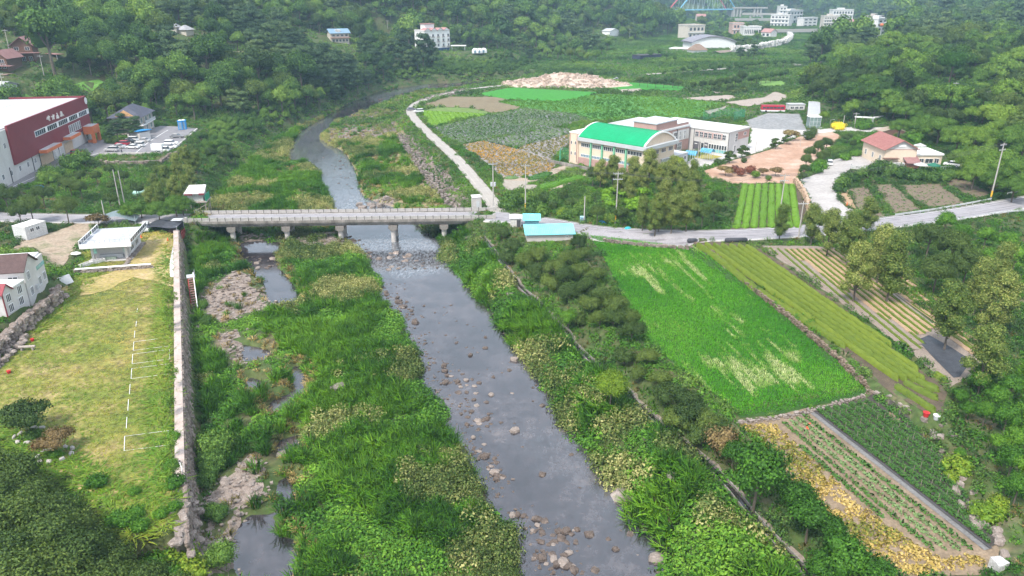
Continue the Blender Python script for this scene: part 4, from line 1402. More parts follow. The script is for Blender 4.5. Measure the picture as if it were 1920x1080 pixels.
BIG = [(1170, 926, 2.9, 'largest grey-brown boulder at the right water edge under pale shrubs'), (1232, 1042, 1.6, 'round brown boulder at the right water edge in the near corner'), (1258, 940, 1.5, 'flat pinkish boulder half sunk in green leaves right of the largest boulder'),
       (1105, 1000, 1.1, 'reddish stone alone in the near water'), (1098, 765, 1.0, 'small dark stone off the right bank in mid river'), (964, 672, 1.3, 'dark flat rock touching the right bank in mid river'), (882, 663, .9, 'single dark rock in open water below the bridge'),
       (856, 640, .8, 'low brown rock near the left water edge of the open pool'), (898, 715, .8, 'dark stone beside the mid-river shoal'), (1016, 887, .9, 'pale-topped stone in the current above the near shoal'), (1047, 992, 1.0, 'tan rock on the upper rim of the near shoal'),
       (1182, 998, .9, 'pair-like brown stone near the right bank bushes'), (1055, 1052, 1.2, 'blocky brown rock in the near shoal'), (1117, 1065, 1., 'pointed rock at the bottom of the picture in the water'), (635, 742, 2.4, 'long pale boulder in the reeds of the green island'),
       (372, 622, 1.3, 'grey boulder at the foot of the retaining wall'), (388, 577, 1.2, 'pale boulder in the grass near the retaining wall'), (513, 578, 1.6, 'flat pale rock beside the still side pool'), (530, 850, 1.5, 'white flat rock in the narrow left channel'),
       (965, 805, 1.2, 'mossy rock with a tuft of grass in mid stream'), (880, 463, 1.8, 'pinkish boulder in the bushes below the right bridge end'), (957, 577, 1.6, 'pale boulder among bank shrubs right of the river'), (930, 560, 1.2, 'small pinkish rock at the right bank under the shrubs'),
       (1205, 870, 1., 'brown rock lodged in the right bank leaves'), (1302, 855, 1.4, 'pinkish boulder beside the irrigation channel'), (712, 385, 2.0, 'big brown boulder at the rapids just upstream of the bridge'), (725, 378, 1.8, 'second boulder behind the rapids upstream of the bridge')]
for px, py, s, lb_ in BIG:
 q = at(px, py, .3)
 rk.append((q[0], q[1], s, ROCKL if s > 1.1 else ROCKM, None))
rk = [r for r in rk if inview(np.array([r[0]]), np.array([r[1]]), np.array([0.]), 40, 40)[0]]
rk.sort(key=lambda r: -r[2] / math.hypot(r[0], r[1]))
rest = []
for i, (x, y, s, m, lb) in enumerate(rk):
 z = max(h(x, y), -.12)
 if i < 300:
  o = link('rock', stonemesh(R.randrange(5), m), None, (x, y, z + s * .02), R.uniform(0, 6.28))
  o.scale = (s, s * R.uniform(.8, 1.1), s * R.uniform(.8, 1.1))
  if lb is None:
   qx, qy, _ = proj(x, y, z)
   k = min(range(len(BIG)), key=lambda k: math.hypot(BIG[k][0] - qx, BIG[k][1] - qy))
   lb = BIG[k][3]
  tag(o, lb, 'rock', 'rocks along the river bed')
 else:
  rest.append((x, y, z + s * .02, (s, s * .9, s * .9), R.uniform(0, 6.28)))
eg = [p for p in MAIN if p[1] > 500]
for q0, q1 in zip(eg, eg[1:]):
 a, b_ = at(*q0, 0), at(*q1, 0)
 if a[1] < 45 or math.dist(a, b_) > 40: continue
 lf = a[1] < b_[1]                                     # the left edge is listed upstream
 d = Vector((b_[0] - a[0], b_[1] - a[1])).normalized()
 for k in range(int(math.dist(a, b_) * (3.2 if lf else 1.0))):
  t, o = R.random(), abs(R.gauss(0, 1.6 if lf else .7))
  x, y = a[0] + (b_[0] - a[0]) * t + d.y * (o - .5), a[1] + (b_[1] - a[1]) * t - d.x * (o - .5)
  s = R.uniform(.14, .5)
  rest.append((x, y, max(h(x, y), -.1) + s * .05, (s * 1.2, s, s), R.uniform(0, 6.28)))
if rest:
 stones(None, rest, ROCKM, 0, rest='river_stones', n=1)
# pebbles: small stones washed up on the bars
peb = []
for o in [o for o in COL.objects if o.name.startswith('gravel_bar')]:
 b = [tuple(v.co) for v in o.data.vertices]
 for k in range(int(len(b) * 1.5)):
  q = R.choice(b)
  s = R.uniform(.18, .5) * (1 + q[1] / 300)
  peb.append((q[0] + R.uniform(-1.4, 1.4), q[1] + R.uniform(-1.4, 1.4), h(q[0], q[1]) + .05, (s, s * .9, s * .8), R.uniform(0, 6.28)))
R.shuffle(peb)
if peb:
 stones(None, peb[:5200], ROCKL, 0, rest='gravel', n=1)
# heap of spoil beyond the fields
rp = thing('rubble_heap', 'big heap of pinkish rubble and broken stone beyond the green fields', 'heap', g(1062, 160))
SPOIL = mat('spoil', (.36, .265, .205), (.48, .37, .30), (.56, .47, .40), sc=.25, bump=.5, bsc=.8)
gx_, gy_ = np.meshgrid(np.linspace(-1, 1, 44), np.linspace(-1, 1, 24))
hp = np.maximum(0, 1 - np.sqrt(gx_ ** 2 + gy_ ** 2)) ** .8 * 8.5 * (.55 + .75 * fbm(gx_ * 10, gy_ * 10, 4, 5)) * np.where(gx_ > 0, 1 - .35 * gx_, 1) + (fbm(gx_ * 30, gy_ * 30, 3, 8) - .5) * 1.2 - .8
i_ = np.arange(gx_.size).reshape(gx_.shape)
link('mound', npmesh('mound', np.stack([gx_ * 44, gy_ * 15, hp], -1).reshape(-1, 3), np.stack([i_[:-1, :-1], i_[:-1, 1:], i_[1:, 1:], i_[1:, :-1]], -1).reshape(-1, 4), SPOIL), rp)
it = []
for k in range(500):
 a, q = R.uniform(0, 6.28), math.sqrt(R.random()) * .85
 i, j = int((q * math.cos(a) + 1) / 2 * 43), int((q * math.sin(a) + 1) / 2 * 23)
 s = R.uniform(.8, 2.2)
 it.append((gx_[j, i] * 44 + R.uniform(-1, 1), gy_[j, i] * 15, hp[j, i] + .2, (s, s, s), R.uniform(0, 6)))
stones(rp, it, SPOIL, 0, n=1, rest='broken_stone')

# ------------------------------------------------------------------ buildings
PANE = glassmat('dark_glass', (.045, .05, .06))
PANEB = glassmat('blue_glass', (.14, .22, .28))
ALU = mat('white_frame', (.70, .70, .70), (.78, .78, .78), sc=1, fine=.05)
WALLW = mat('white_wall', (.50, .48, .465), (.60, .58, .565), sc=.3, fine=.06, stretch=(1, 1, .35))
CREAM = mat('cream_wall', (.62, .50, .385), (.70, .575, .45), sc=.3, fine=.06, stretch=(1, 1, .4))
BEIGE = mat('beige_wall', (.50, .44, .37), (.60, .54, .47), sc=.3, fine=.08)
PINK = mat('pink_brick', (.40, .245, .215), (.47, .295, .26), sc=.6, fine=.12)
BROWNW = mat('brown_timber', (.13, .07, .05), (.19, .11, .08), sc=.8, stretch=(1, 1, 4))
SLATE = mat('slate_roof', (.06, .062, .085), (.09, .092, .12), sc=.6, fine=.2)
REDTILE = mat('red_tile', (.30, .12, .105), (.40, .185, .165), sc=.8, fine=.25)
MAROON = mat('maroon_cladding', (.185, .028, .038), (.22, .038, .048), sc=.12, fine=.05, rough=.55)
BROWNR = mat('brown_shingle', (.075, .045, .042), (.11, .07, .065), sc=1.2, fine=.25)
METALR = mat('metal_roof', (.40, .40, .41), (.48, .48, .49), sc=.15, rough=.5, fine=.08)
ORANGE = mat('orange_panel', (.55, .15, .055), (.62, .19, .075), sc=.4, fine=.08)
GREY = mat('grey_panel', (.42, .43, .44), (.50, .51, .52), sc=.4, fine=.06)
BLUER = mat('blue_roof', (.03, .22, .52), (.045, .29, .62), sc=.4, fine=.1)
STEELB = mat('steel_blue_roof', (.16, .25, .34), (.21, .31, .41), sc=.3, fine=.1)
ROSE = mat('rose_roof', (.33, .17, .16), (.42, .235, .22), sc=.5, fine=.15)

class Bld:
 """a building: origin at the base point of its left front corner, x along the front, y away from the viewer"""

 def __init__(s, name, label, a, b, D, H_, cat='building', group=None, back=0., ext=0.):
  a, b = Vector(a), Vector(b)
  d = Vector((b.x - a.x, b.y - a.y, 0))
  s.W = d.length + ext + back
  s.u = d.normalized()
  s.n = Vector((-s.u.y, s.u.x, 0))
  s.o = Vector((a.x, a.y, a.z)) - s.u * back
  s.rz = math.atan2(s.u.y, s.u.x)
  s.D, s.H = D, H_
  s.t = thing(name, label, cat, s.o, s.rz, group)
  if s.o.y < 560:
   q = [s.o, s.o + s.u * s.W, s.o + s.u * s.W + s.n * D, s.o + s.n * D]
   excl([(p.x, p.y) for p in q], .6)

 def hit(s, x, y, plane='f'):
  """(distance along the face, height) of a photo pixel on the front or right face"""
  u, hz, vt = ray(x, y)
  r = Vector((u, hz, -vt))
  c = Vector((0, 0, CAMZ))
  p0, n = (s.o, s.n) if plane == 'f' else (s.o + s.u * s.W, s.u)
  t = (p0 - c).dot(n) / r.dot(n)
  p = c + r * t
  return ((p - s.o).dot(s.u) if plane == 'f' else (p - s.o).dot(s.n)), p.z - s.o.z

 def box(s, name, m, x0, y0, z0, x1, y1, z1, parent=None):
  return MB().box(x0, y0, z0, x1, y1, z1).build(name, m, parent or s.t)

 def walls(s, m, z1=None, name='wall'):
  return s.box(name, m, 0, 0, -4, s.W, s.D, z1 or s.H)

 def flat(s, m, over=.3, th=.35, par=0., pm=None, name='roof'):
  r = s.box(name, m, -over, -over, s.H + .004, s.W + over, s.D + over, s.H + th)
  if par:
   o, z = over, s.H + th + .003
   b = MB().box(-o, -o, z, s.W + o, -o + .25, z + par).box(-o, s.D + o - .25, z, s.W + o, s.D + o, z + par)
   b.box(-o, -o + .252, z, -o + .25, s.D + o - .252, z + par).box(s.W + o - .25, -o + .252, z, s.W + o, s.D + o - .252, z + par)
   b.build('parapet', pm or m, s.t)
  return r

 def gable(s, m, rise, over=.5, ax='x', wm=None, x0=0, x1=None, z=None):
  x1 = s.W if x1 is None else x1
  z = s.H if z is None else z
  rf = MB().gable(x0, 0, x1, s.D, z + .02, rise, over, .18, ax).build('roof', m, s.t)
  if wm:
   b = MB()
   if ax == 'x':
    for xx in (x0 + .003, x1 - .163):
     b.ext([(0, z), (s.D, z), (s.D / 2, z + rise - .02)], xx, xx + .16, 'x')
   else:
    for yy in (.003, s.D - .163):
     b.ext([(x0, z), (x1, z), ((x0 + x1) / 2, z + rise - .02)], yy, yy + .16, 'y')
   b.build('gable_wall', wm, s.t)
  return rf

 def hip(s, m, rise, over=.8, k=.35):
  W, D, z = s.W, s.D, s.H + .02
  i = min(D / 2, W * k)
  v = [(-over, -over, z), (W + over, -over, z), (W + over, D + over, z), (-over, D + over, z), (i, D / 2, z + rise), (W - i, D / 2, z + rise)]
  mb = MB().add(v, [(0, 1, 5, 4), (1, 2, 5), (2, 3, 4, 5), (3, 0, 4), (3, 2, 1, 0)])
  return mb.build('roof', m, s.t)

 def win(s, x, z, w_, h_, face='f', pm=None, fm=None, nm=1, nh=0, name='window'):
  pm, fm = pm or PANE, fm or ALU
  key = (round(w_, 2), round(h_, 2), nm, nh)

  def ring():
   b = MB()
   f = .07 if w_ < 3 else .09
   for a, c, d, e in ((0, 0, w_, f), (0, h_ - f, w_, h_), (0, f, f, h_ - f), (w_ - f, f, w_, h_ - f)):
    b.box(a, -.11, c, d, .02, e)
   for k in range(1, nm + 1):
    q = w_ * k / (nm + 1)
    b.box(q - f / 2, -.10, f, q + f / 2, .01, h_ - f)
   for k in range(1, nh + 1):
    q = h_ * k / (nh + 1)
    b.box(f, -.095, q - f / 2, w_ - f, .005, q + f / 2)
   return b.mesh('window', fm)
  fr = shared(('win', fm.name) + key, ring)
  pn = shared(('pane', pm.name) + key, lambda: MB().box(.03, -.05, .03, w_ - .03, .015, h_ - .03).mesh('pane', pm))
  loc, r = {'f': ((x, 0, z), 0), 'r': ((s.W, x, z), math.pi / 2), 'l': ((0, x + w_, z), -math.pi / 2)}[face]
  o = link(name, fr, s.t, loc, r)
  link('pane', pn, o)
  return o

 def wins(s, face, cols, rows, w_, h_, x0, x1, z0, dz, **k):
  for r_ in range(rows):
   for c in range(cols):
    x = x0 + (x1 - x0 - w_) * (c / max(cols - 1, 1) if cols > 1 else .5)
    s.win(x, z0 + r_ * dz, w_, h_, face, **k)

# --- maroon hall
b = Bld('factory_hall', 'big hall with maroon cladding, white lettering and an orange entrance porch', at(25, 343, 8), at(173, 261, 8), 42, 15, back=34)
b.walls(WALLW, 14.3)
x0 = b.hit(8, 237)[0]
zb = b.hit(25, 310)[1]
b.box('maroon_cladding', MAROON, x0, -.55, zb, b.W + .4, -.003, 15.2)
b.box('maroon_side', MAROON, b.W + .003, -.003, zb, b.W + .4, 24, 15.2)
b.box('roof', METALR, .3, .5, 14.303, b.W - .3, b.D - .6, 14.6)
pb = MB().box(0, b.D - .4, 14.303, b.W, b.D, 16.2).box(-.2, -.3, 14.303, .3, b.D - .41, 15.1)
pb.build('parapet', mat('parapet_cream', (.58, .52, .46), (.66, .60, .54), sc=.6), b.t)
b.box('roof_ridge', WHITE, 4, b.D * .42, 14.603, b.W - 3, b.D * .42 + .6, 14.75)
for i in range(5):
 MB().tube((12 + 17 * i, b.D * .5, 14.5), (12 + 17 * i, b.D * .5, 15.5), .5, .5, 10).dome((12 + 17 * i, b.D * .5, 15.45), .9, .9, .6, 10, 3).build('roof_vent', GREY, b.t)
s0, z0 = b.hit(62, 254)
s1, z1 = b.hit(164, 213)
fr = b.box('ribbon_band', ALU, s0, -.62, 9.1, b.W + .42, -.552, 10.9)
k = 0
x = s0 + .3
while x < b.W - 1.5:
 if k % 6 != 5:
  b.box('pane', PANE, x, -.66, 9.3, x + 1.25, -.622, 10.7, fr)
 x += 1.55
 k += 1
sc_ = 33.74
for q in ([(250, 720, 430, 560), (280, 580, 330, 760), (340, 540, 430, 580), (350, 560, 400, 700), (395, 690, 430, 840), (380, 760, 455, 790)], [(550, 572, 690, 575), (650, 440, 655, 580), (690, 440, 695, 600), (650, 580, 625, 760), (690, 610, 735, 720)],
          [(880, 350, 935, 470), (855, 545, 950, 500), (925, 470, 900, 640), (880, 655, 1015, 645), (995, 545, 1010, 645), (905, 570, 1000, 540)], [(1120, 265, 1215, 285), (1100, 345, 1200, 325), (1170, 260, 1175, 520), (1125, 535, 1260, 500), (1215, 370, 1335, 490), (1130, 440, 1215, 420)]):
 lb = MB()
 for xa, ya, xb, yb in q:
  pa, pb_ = b.hit(76 + xa / sc_, 202 + ya / sc_), b.hit(76 + xb / sc_, 202 + yb / sc_)
  lb.tube((pa[0], -.62, pa[1]), (pb_[0], -.62, pb_[1]), .24, .2, 6)
 lb.build('letter', mat('letter_white', (.75, .70, .66)), b.t)
e = b.hit(157, 189)
MB().tube((e[0], -.56, e[1]), (e[0], -.7, e[1]), 1.15, 1.15, 20).build('emblem', WHITE, b.t)
for px in (4, 20, 36, 51, 65):
 s_ = b.hit(px, 334 - (px - 4) * .49)[0]
 b.win(s_, 2.0, 1.3, 1.5, pm=PANE)
b.win(b.hit(6, 273)[0], 9.5, 1.3, 1.5)
for px in (13, 60, 75, 101, 114):
 s_ = b.hit(px, 300)[0]
 b.box('downpipe', DARKM, s_, -.16, -.5, s_ + .22, -.003, zb - .01)
for (pa, pb2, zz) in (((70, 288), (100, 279), 4.3), ((116, 267), (137, 260), 4.6)):
 sa, sb = b.hit(*pa)[0], b.hit(*pb2)[0]
 c = b.box('entrance_canopy', ORANGE, sa, -2.8, zz, sb, -.56, zz + .9)
 b.box('canopy_roof', METALR, sa + .3, -2.5, zz + .903, sb - .3, -.6, zz + 1.0, c)
 b.box('entrance_door', mat('tan_door', (.5, .38, .26), (.58, .45, .32), sc=1), sa + 1, -.12, 0, sb - 1.5, -.004, 3.2)
sa, sb = b.W - 8.6, b.W - 2
po = b.box('entrance_porch', ORANGE, sa, -3.8, 3.2, sb, -.56, 5.8)
for xx in (sa, sb - 1.2):
 b.box('porch_pillar', ORANGE, xx, -3.8, -.2, xx + 1.2, -2.9, 3.197, po)
b.box('porch_roof', METALR, sa + .3, -3.5, 5.803, sb - .3, -.6, 5.9, po)
b.box('porch_step', ORANGE, sa + 1.3, -3.4, -.2, sa + 3, -1, .9, po)
b.wins('f', 6, 1, 1.5, 2.6, sa - 12, sa - 1.2, 5.6, 0)
for o in list(b.t.children)[-6:]: o.location.y = -.56
b.win(b.W - 5.5, .6, 2.2, 6.0, nm=2, nh=4)
bin_ = MB().box(0, 0, 0, 2.1, 1.3, 2.4).box(.15, -.05, .4, 1.9, 0.0, 2.0).mesh('body', mat('unit_grey', (.55, .53, .52), (.63, .62, .6)))
for i, px in enumerate((94, 101, 107)):
 p = g(px + 5, 302 - i * 3.5)
 u_ = thing('outdoor_unit', ['leftmost', 'middle', 'rightmost'][i] + ' of three white cooling units standing by the maroon hall', 'cooling unit', p, b.rz, 'cooling units')
 link('body', bin_, u_)
 MB().tube((1, .6, 2.41), (1, .6, 2.55), .5, .5, 12).build('fan', DARKM, u_)

# --- tiled house beside the car park
b = Bld('tiled_house', 'two-storey house with dark curved tile roof beside the upper car park', at(266, 252, 8), at(288, 239, 8), 9.5, 6.3)
b.walls(BEIGE)
b.hip(SLATE, 3.6, 1.4, .28)
b.box('floor_band', WHITE, -.3, -1.2, 3.1, b.W + .3, 0 - .003, 3.4)
b.box('balcony_rail', GREY, 3, -1.2, 3.41, b.W + .3, -1.1, 4.4)
for i in range(4):
 b.box('pillar', WALLW, .2 + i * (b.W - .6) / 3, -.35, -.5, .6 + i * (b.W - .6) / 3, -.004, 6.2)
b.wins('f', 3, 2, 2.2, 1.7, 1.2, b.W - 1.2, .7, 3.2, pm=glassmat('green_glass', (.12, .2, .19)))
MB().ext([(1.2, 6.6), (8.3, 6.6), (4.75, 9.0)], -.7, -.4, 'x').build('orange_gable', mat('orange_gable', (.5, .28, .12), (.56, .33, .16)), b.t)
b = Bld('garden_shed', 'small white shed with a bright blue roof in front of the pines', at(240, 260, 8), at(264, 264, 8), 4, 2.8)
b.walls(WALLW)
MB().add([(-.5, -.6, 2.5), (b.W + .5, -.6, 3.3), (b.W + .5, 4.5, 3.3), (-.5, 4.5, 2.5), (-.5, -.6, 2.75), (b.W + .5, -.6, 3.55), (b.W + .5, 4.5, 3.55), (-.5, 4.5, 2.75)],
         [(3, 2, 1, 0), (4, 5, 6, 7), (0, 1, 5, 4), (1, 2, 6, 5), (2, 3, 7, 6), (3, 0, 4, 7)]).build('roof', BLUER, b.t)
b.win(1.6, 1.2, .9, .8)

# --- lodges on the left hill
LODGE = mat('lodge_roof', (.24, .12, .115), (.30, .165, .155), sc=.5, fine=.2)
for lb, pa, pb_, D, H_, ri in (('brown timber lodge with a rose roof high on the left hillside', (27, 117), (66, 116), 10, 7.2, 3), ('brown gabled cabin at the left edge of the hillside', (-14, 131), (16, 131), 10, 5, 2.6)):
 zz = g((pa[0] + pb_[0]) / 2, pa[1])
 z_ = zz[2]
 b = Bld('timber_lodge', lb, (*[v for v in at(*pa, z_)[:2]], z_), (*at(*pb_, z_)[:2], z_), D, H_)
 b.walls(BROWNW)
 b.gable(LODGE, ri, 1.0, 'y', BROWNW)
 b.wins('f', 2, 1, 1.8, 1.4, 1, b.W - 1, H_ - 2.3, 0)
 b.wins('f', 3, 1, 1.4, 1.8, .6, b.W - .6, .5, 0)
 b.box('lower_roof', LODGE, -3, -3.0, H_ - 3.4, b.W + 3, -.01, H_ - 3.2)
 b.box('deck', mat('deck_board', (.26, .17, .14), (.34, .24, .2), sc=1), -3, -5, -1.6, b.W + 2, -.02, -1.3)
z_ = g(95, 118)[2]
b = Bld('awning', 'long slim rose awning on posts right of the timber lodge', (*at(70, 112, z_)[:2], z_), (*at(108, 116, z_)[:2], z_), 3.5, 3)
b.box('roof', LODGE, 0, 0, 3, b.W, 3.5, 3.2)
for i in range(4):
 b.box('post', GREY, i * (b.W - .2) / 3, .1, -3, i * (b.W - .2) / 3 + .2, .3, 2.99)

# --- generic houses: label, left and right base pixel, height of the ground (None: as it lies), depth, height, walls, roof
def house(label, pa, pb_, z, D, H_, wm, roof, wins=(), name='house', **k):
 if z is None:
  z = g((pa[0] + pb_[0]) / 2, (pa[1] + pb_[1]) / 2)[2]
 b = Bld(name, label, at(pa[0], pa[1], z), at(pb_[0], pb_[1], z), D, H_, **k)
 b.walls(wm)
 if roof[0] == 'gable': b.gable(roof[1], roof[2], roof[3] if len(roof) > 3 else .6, roof[4] if len(roof) > 4 else 'x', wm)
 elif roof[0] == 'hip': b.hip(roof[1], roof[2])
 else: b.flat(roof[1], .2, .3, roof[2] if len(roof) > 2 else 0, wm)
 for (f, c, r_, w_, h_, z0, dz) in wins:
  b.wins(f, c, r_, w_, h_, .8, (b.W if f == 'f' else b.D) - .8, z0, dz)
 return b

b = house('two-storey brown and white house with steel-blue roof in the hillside trees', (622, 81), (655, 80), None, 11, 6.6, BEIGE, ('gable', STEELB, 2.2, 1.2), [('f', 4, 1, 1.7, 1.3, 4.2, 0), ('f', 5, 1, 1.4, 1.6, .8, 0), ('r', 2, 2, 1.6, 1.4, .8, 3.3)])
b.box('balcony', mat('balcony_rose', (.36, .22, .18), (.42, .27, .22)), -.8, -1.4, 3.1, b.W + .8, -.005, 3.7)
b.box('dormer', WALLW, b.W * .3, .3, 6.8, b.W * .3 + 3, 4, 8.6)
b = house('tall white five-storey guesthouse standing alone above the far river bank', (797, 98), (844, 95), 13, 13, 15.2, WHITE, ('flat', mat('roof_terrace', (.42, .36, .33), (.5, .43, .4)), .5), [], 'guesthouse')
for r_ in range(3):
 for c in range(5):
  b.win(2.2 + c * (b.W - 4.6) / 4, 3.6 + r_ * 3.6, 1.9, 2.1)
  if c != 2 or r_: b.box('balcony', mat('balcony_grey', (.3, .27, .26), (.38, .35, .33)), 1.9 + c * (b.W - 4.6) / 4, -.8, 3.3 + r_ * 3.6, 4.3 + c * (b.W - 4.6) / 4, -.12, 3.9 + r_ * 3.6)
b.box('ground_floor', glassmat('shopfront', (.03, .06, .13)), 3, -.25, -.3, b.W - .4, -.004, 2.6)
for i in range(4):
 x = i * b.W / 4
 MB().gable(x + .05, -.6, x + b.W / 4 - .05, 6, 15.5, 1.8, .05, .2, 'y').build('dormer_roof', ROSE, b.t)
 MB().ext([(x + .2, 15.5), (x + b.W / 4 - .2, 15.5), (x + b.W / 8, 17.2)], -.4, -.2).build('dormer_wall', WHITE, b.t)
b.box('stair_tower', WHITE, 4.4, 5, 15.51, 13, 11, 20)
b.box('tower_roof', ROSE, 3.9, 4.5, 20.003, 13.5, 11.5, 20.5)
DOME = MB().dome((0, 0, .6), 2.6, 2.6, 2.5, 14, 4).tube((0, 0, -.6), (0, 0, .62), 2.6, 2.6, 14).mesh('shell', WHITE)
for i, (px, py) in enumerate(((776, 97), (784, 96.5), (891, 98), (899, 98), (907, 97.5))):
 d = thing('dome_tent', 'white dome tent, number %s from the left in the row beside the tall guesthouse' % ('one two three four five'.split()[i]), 'tent', at(px, py, 13), 0, 'dome tents by the guesthouse')
 link('shell', DOME, d)
 MB().box(-.7, -2.75, -.3, .7, -2.3, 1.7).build('door', PANEB, d)
c = thing('shade_canopy', 'flat white canopy on posts right of the tall guesthouse', 'canopy', at(860, 95, 13))
MB().box(-6, -3, 3.6, 6, 4, 4.0).build('roof', WHITE, c)
for x in (-5, 5):
 MB().box(x - .2, -2.5, -1, x + .2, -2.1, 3.6).build('post', GREY, c)
house('small white house with grey gable among trees at the foot of the far hill', (1143, 69), (1161, 67), None, 9, 5.5, WHITE, ('gable', GREY, 2.2, .6, 'y'), [('f', 2, 1, 1.4, 1.2, 2.5, 0)])
house('grey tile-roofed pavilion peeping from the hillside forest, left one', (318, 62), (331, 62), None, 6, 3, BEIGE, ('hip', mat('temple_tile', (.3, .29, .3), (.38, .37, .38)), 2.2))
house('grey tile-roofed pavilion peeping from the hillside forest, right one', (350, 67), (364, 66), None, 6, 3, BEIGE, ('hip', mat('temple_tile', (.3, .3, .3)), 2.4))
house('long low ruined stone building on the hillside clearing', (425, 112), (462, 110), None, 7, 3.2, mat('ruin_stone', (.26, .21, .18), (.36, .3, .26), sc=.8), ('flat', mat('ruin_top', (.12, .13, .06), (.2, .19, .1))))
house('pale stilted house at the left picture edge', (-22, 182), (6, 183), None, 8, 4.5, GREY, ('gable', METALR, 1.2), [('f', 3, 1, 1.4, 1.2, 1.6, 0)])

# --- white double house over the boulder wall
b = Bld('white_house', 'white two-storey house with a dark brown roof above the boulder wall', at(57, 564, 8), at(91, 529, 8), 11, 5.6)
b.walls(WALLW)
b.gable(BROWNR, 2.0, .4, 'y', WALLW, x0=-.2, x1=b.W * .62)
b.box('flat_roof', WHITE, b.W * .62 + .45, .5, 5.6, b.W + .2, b.D, 5.85)
b.box('terrace_rail', glassmat('rail_glass', (.2, .42, .40)), b.W * .60, -.05, 3.6, b.W + .05, -.004, 4.3)
for x, z in ((.9, 3.4), (.9, .5), (b.W * .55, .9), (b.W * .8, 1.0)):
 b.win(x, z, 1.3, 1.5, nm=2)
b.win(1, 3.2, 1.6, 1.4, 'l')
b.box('wall_unit', GREY, b.W * .36, -.4, .9, b.W * .36 + .8, -.004, 1.6)
b2 = Bld('white_house', 'white two-storey house wing with a red roof at the left picture edge', at(14, 594, 8), at(55, 566, 8), 11, 4.0)
b2.walls(WALLW)
b2.gable(mat('red_metal_roof', (.22, .05, .06), (.27, .07, .08), sc=.5), 1.2, .3, 'y', WALLW, x0=-.1, x1=b2.W * .4)
b2.box('flat_roof', WHITE, b2.W * .4 + .3, -.2, 4.0, b2.W - .1, b2.D, 4.25)
for x, z in ((.7, 2.1), (.8, .3), (b2.W * .62, 2.3), (b2.W * .58, .4)):
 b2.win(x, z, 1.3, 1.4, nm=2)
b2.box('corner_trim', MAROON, -.12, -.12, -.5, .1, -.003, 3.9)
b2.win(1.5, 2.2, 1.2, 1.2, 'l')
b2.box('timber_deck', BROWNW, -3.5, -1.6, -1.6, 2.2, -.02, -1.4)
for i in range(4):
 b2.box('deck_rail_post', DARKM, -3.4 + i * 1.7, -1.6, -1.4, -3.3 + i * 1.7, -1.5, -.3)

# --- flat roofed building on the lawn
b = Bld('flat_roof_building', 'white open-fronted building with a wide flat roof and railings on the lawn', at(174, 490, 5.6), at(241, 486, 5.6), 10.5, 3.3)
b.box('wall', WALLW, 0, 1.6, -1, b.W, b.D, 3.3)
for x in (0, b.W - .5):
 b.box('pillar', WALLW, x, .0, -1, x + .5, .5, 3.297)
for x in (-.02, b.W - 1.2):
 b.box('mint_screen', mat('mint', (.28, .55, .46), (.34, .62, .52)), x + .55, .1, 1.6, x + 1.15, .2, 3.29)
b.box('floor', PAVE, -.8, -.6, -.7, b.W + .8, 1.59, .08)
b.box('counter', GREY, 1.2, .9, .1, b.W - 1.2, 1.5, 1.0)
b.box('bench', mat('green_bench', (.3, .36, .28), (.36, .42, .33)), b.W * .35, .25, .1, b.W * .65, .7, .6)
b.box('roof', mat('roof_screed', (.34, .35, .375), (.47, .48, .50), sc=.25), -1.4, -1.3, 3.31, b.W + 1.4, b.D + .6, 3.75)
b.box('roof_fascia', WHITE, -1.5, -1.42, 3.2, b.W + 1.5, -1.303, 4.15)
for xx, nm in ((-1.5, 'l'), (b.W + 1.4, 'r')):
 pr = MB()
 y0_, y1_ = -1.3, b.D + .6
 pr.box(xx, y0_, 3.76, xx + .12, y1_, 3.95).box(xx, y0_, 4.75, xx + .12, y1_, 4.88)
 n_ = 9
 for i in range(n_ + 1):
  yy = y0_ + (y1_ - y0_ - .15) * i / n_
  pr.box(xx + .01, yy, 3.95, xx + .11, yy + .15, 4.75)
 rl_ = pr.build('parapet_rail', WHITE, b.t)
 for i in range(n_):
  if nm == 'l' and i == 5: continue
  yy = y0_ + (y1_ - y0_) * i / n_
  MB().box(xx + .04, yy + .18, 3.97, xx + .08, yy + (y1_ - y0_) / n_ - .05, 4.72).build('rail_pane', PANE, rl_)
fr = MB()
for i in range(11):
 x = -1.4 + (b.W + 2.8) * i / 10
 fr.box(x, -1.36, 4.16, x + .06, -1.30, 4.9)
fr.box(-1.4, -1.37, 4.86, b.W + 1.4, -1.29, 4.93)
fr.build('front_railing', GREY, b.t)
for y_ in (2.4, 6.2):
 b.win(y_, .9, 2.2, 1.5, 'r', nm=2)
b.box('wall_plinth', ROCKL, b.W + .003, 1.2, -1, b.W + .9, b.D, .35)
b = Bld('container', 'plain pale grey container cabin by the dirt track', at(27, 444, 6.0), at(51, 447, 6.0), 5.4, 2.5)
b.walls(mat('container_grey', (.50, .50, .50), (.58, .58, .57), sc=.6))
b.flat(mat('container_roof', (.62, .60, .57), (.7, .68, .65)), .05, .1)
for y_ in (1.1, 2.6): b.win(y_, 1.1, 1.0, .9, 'r')

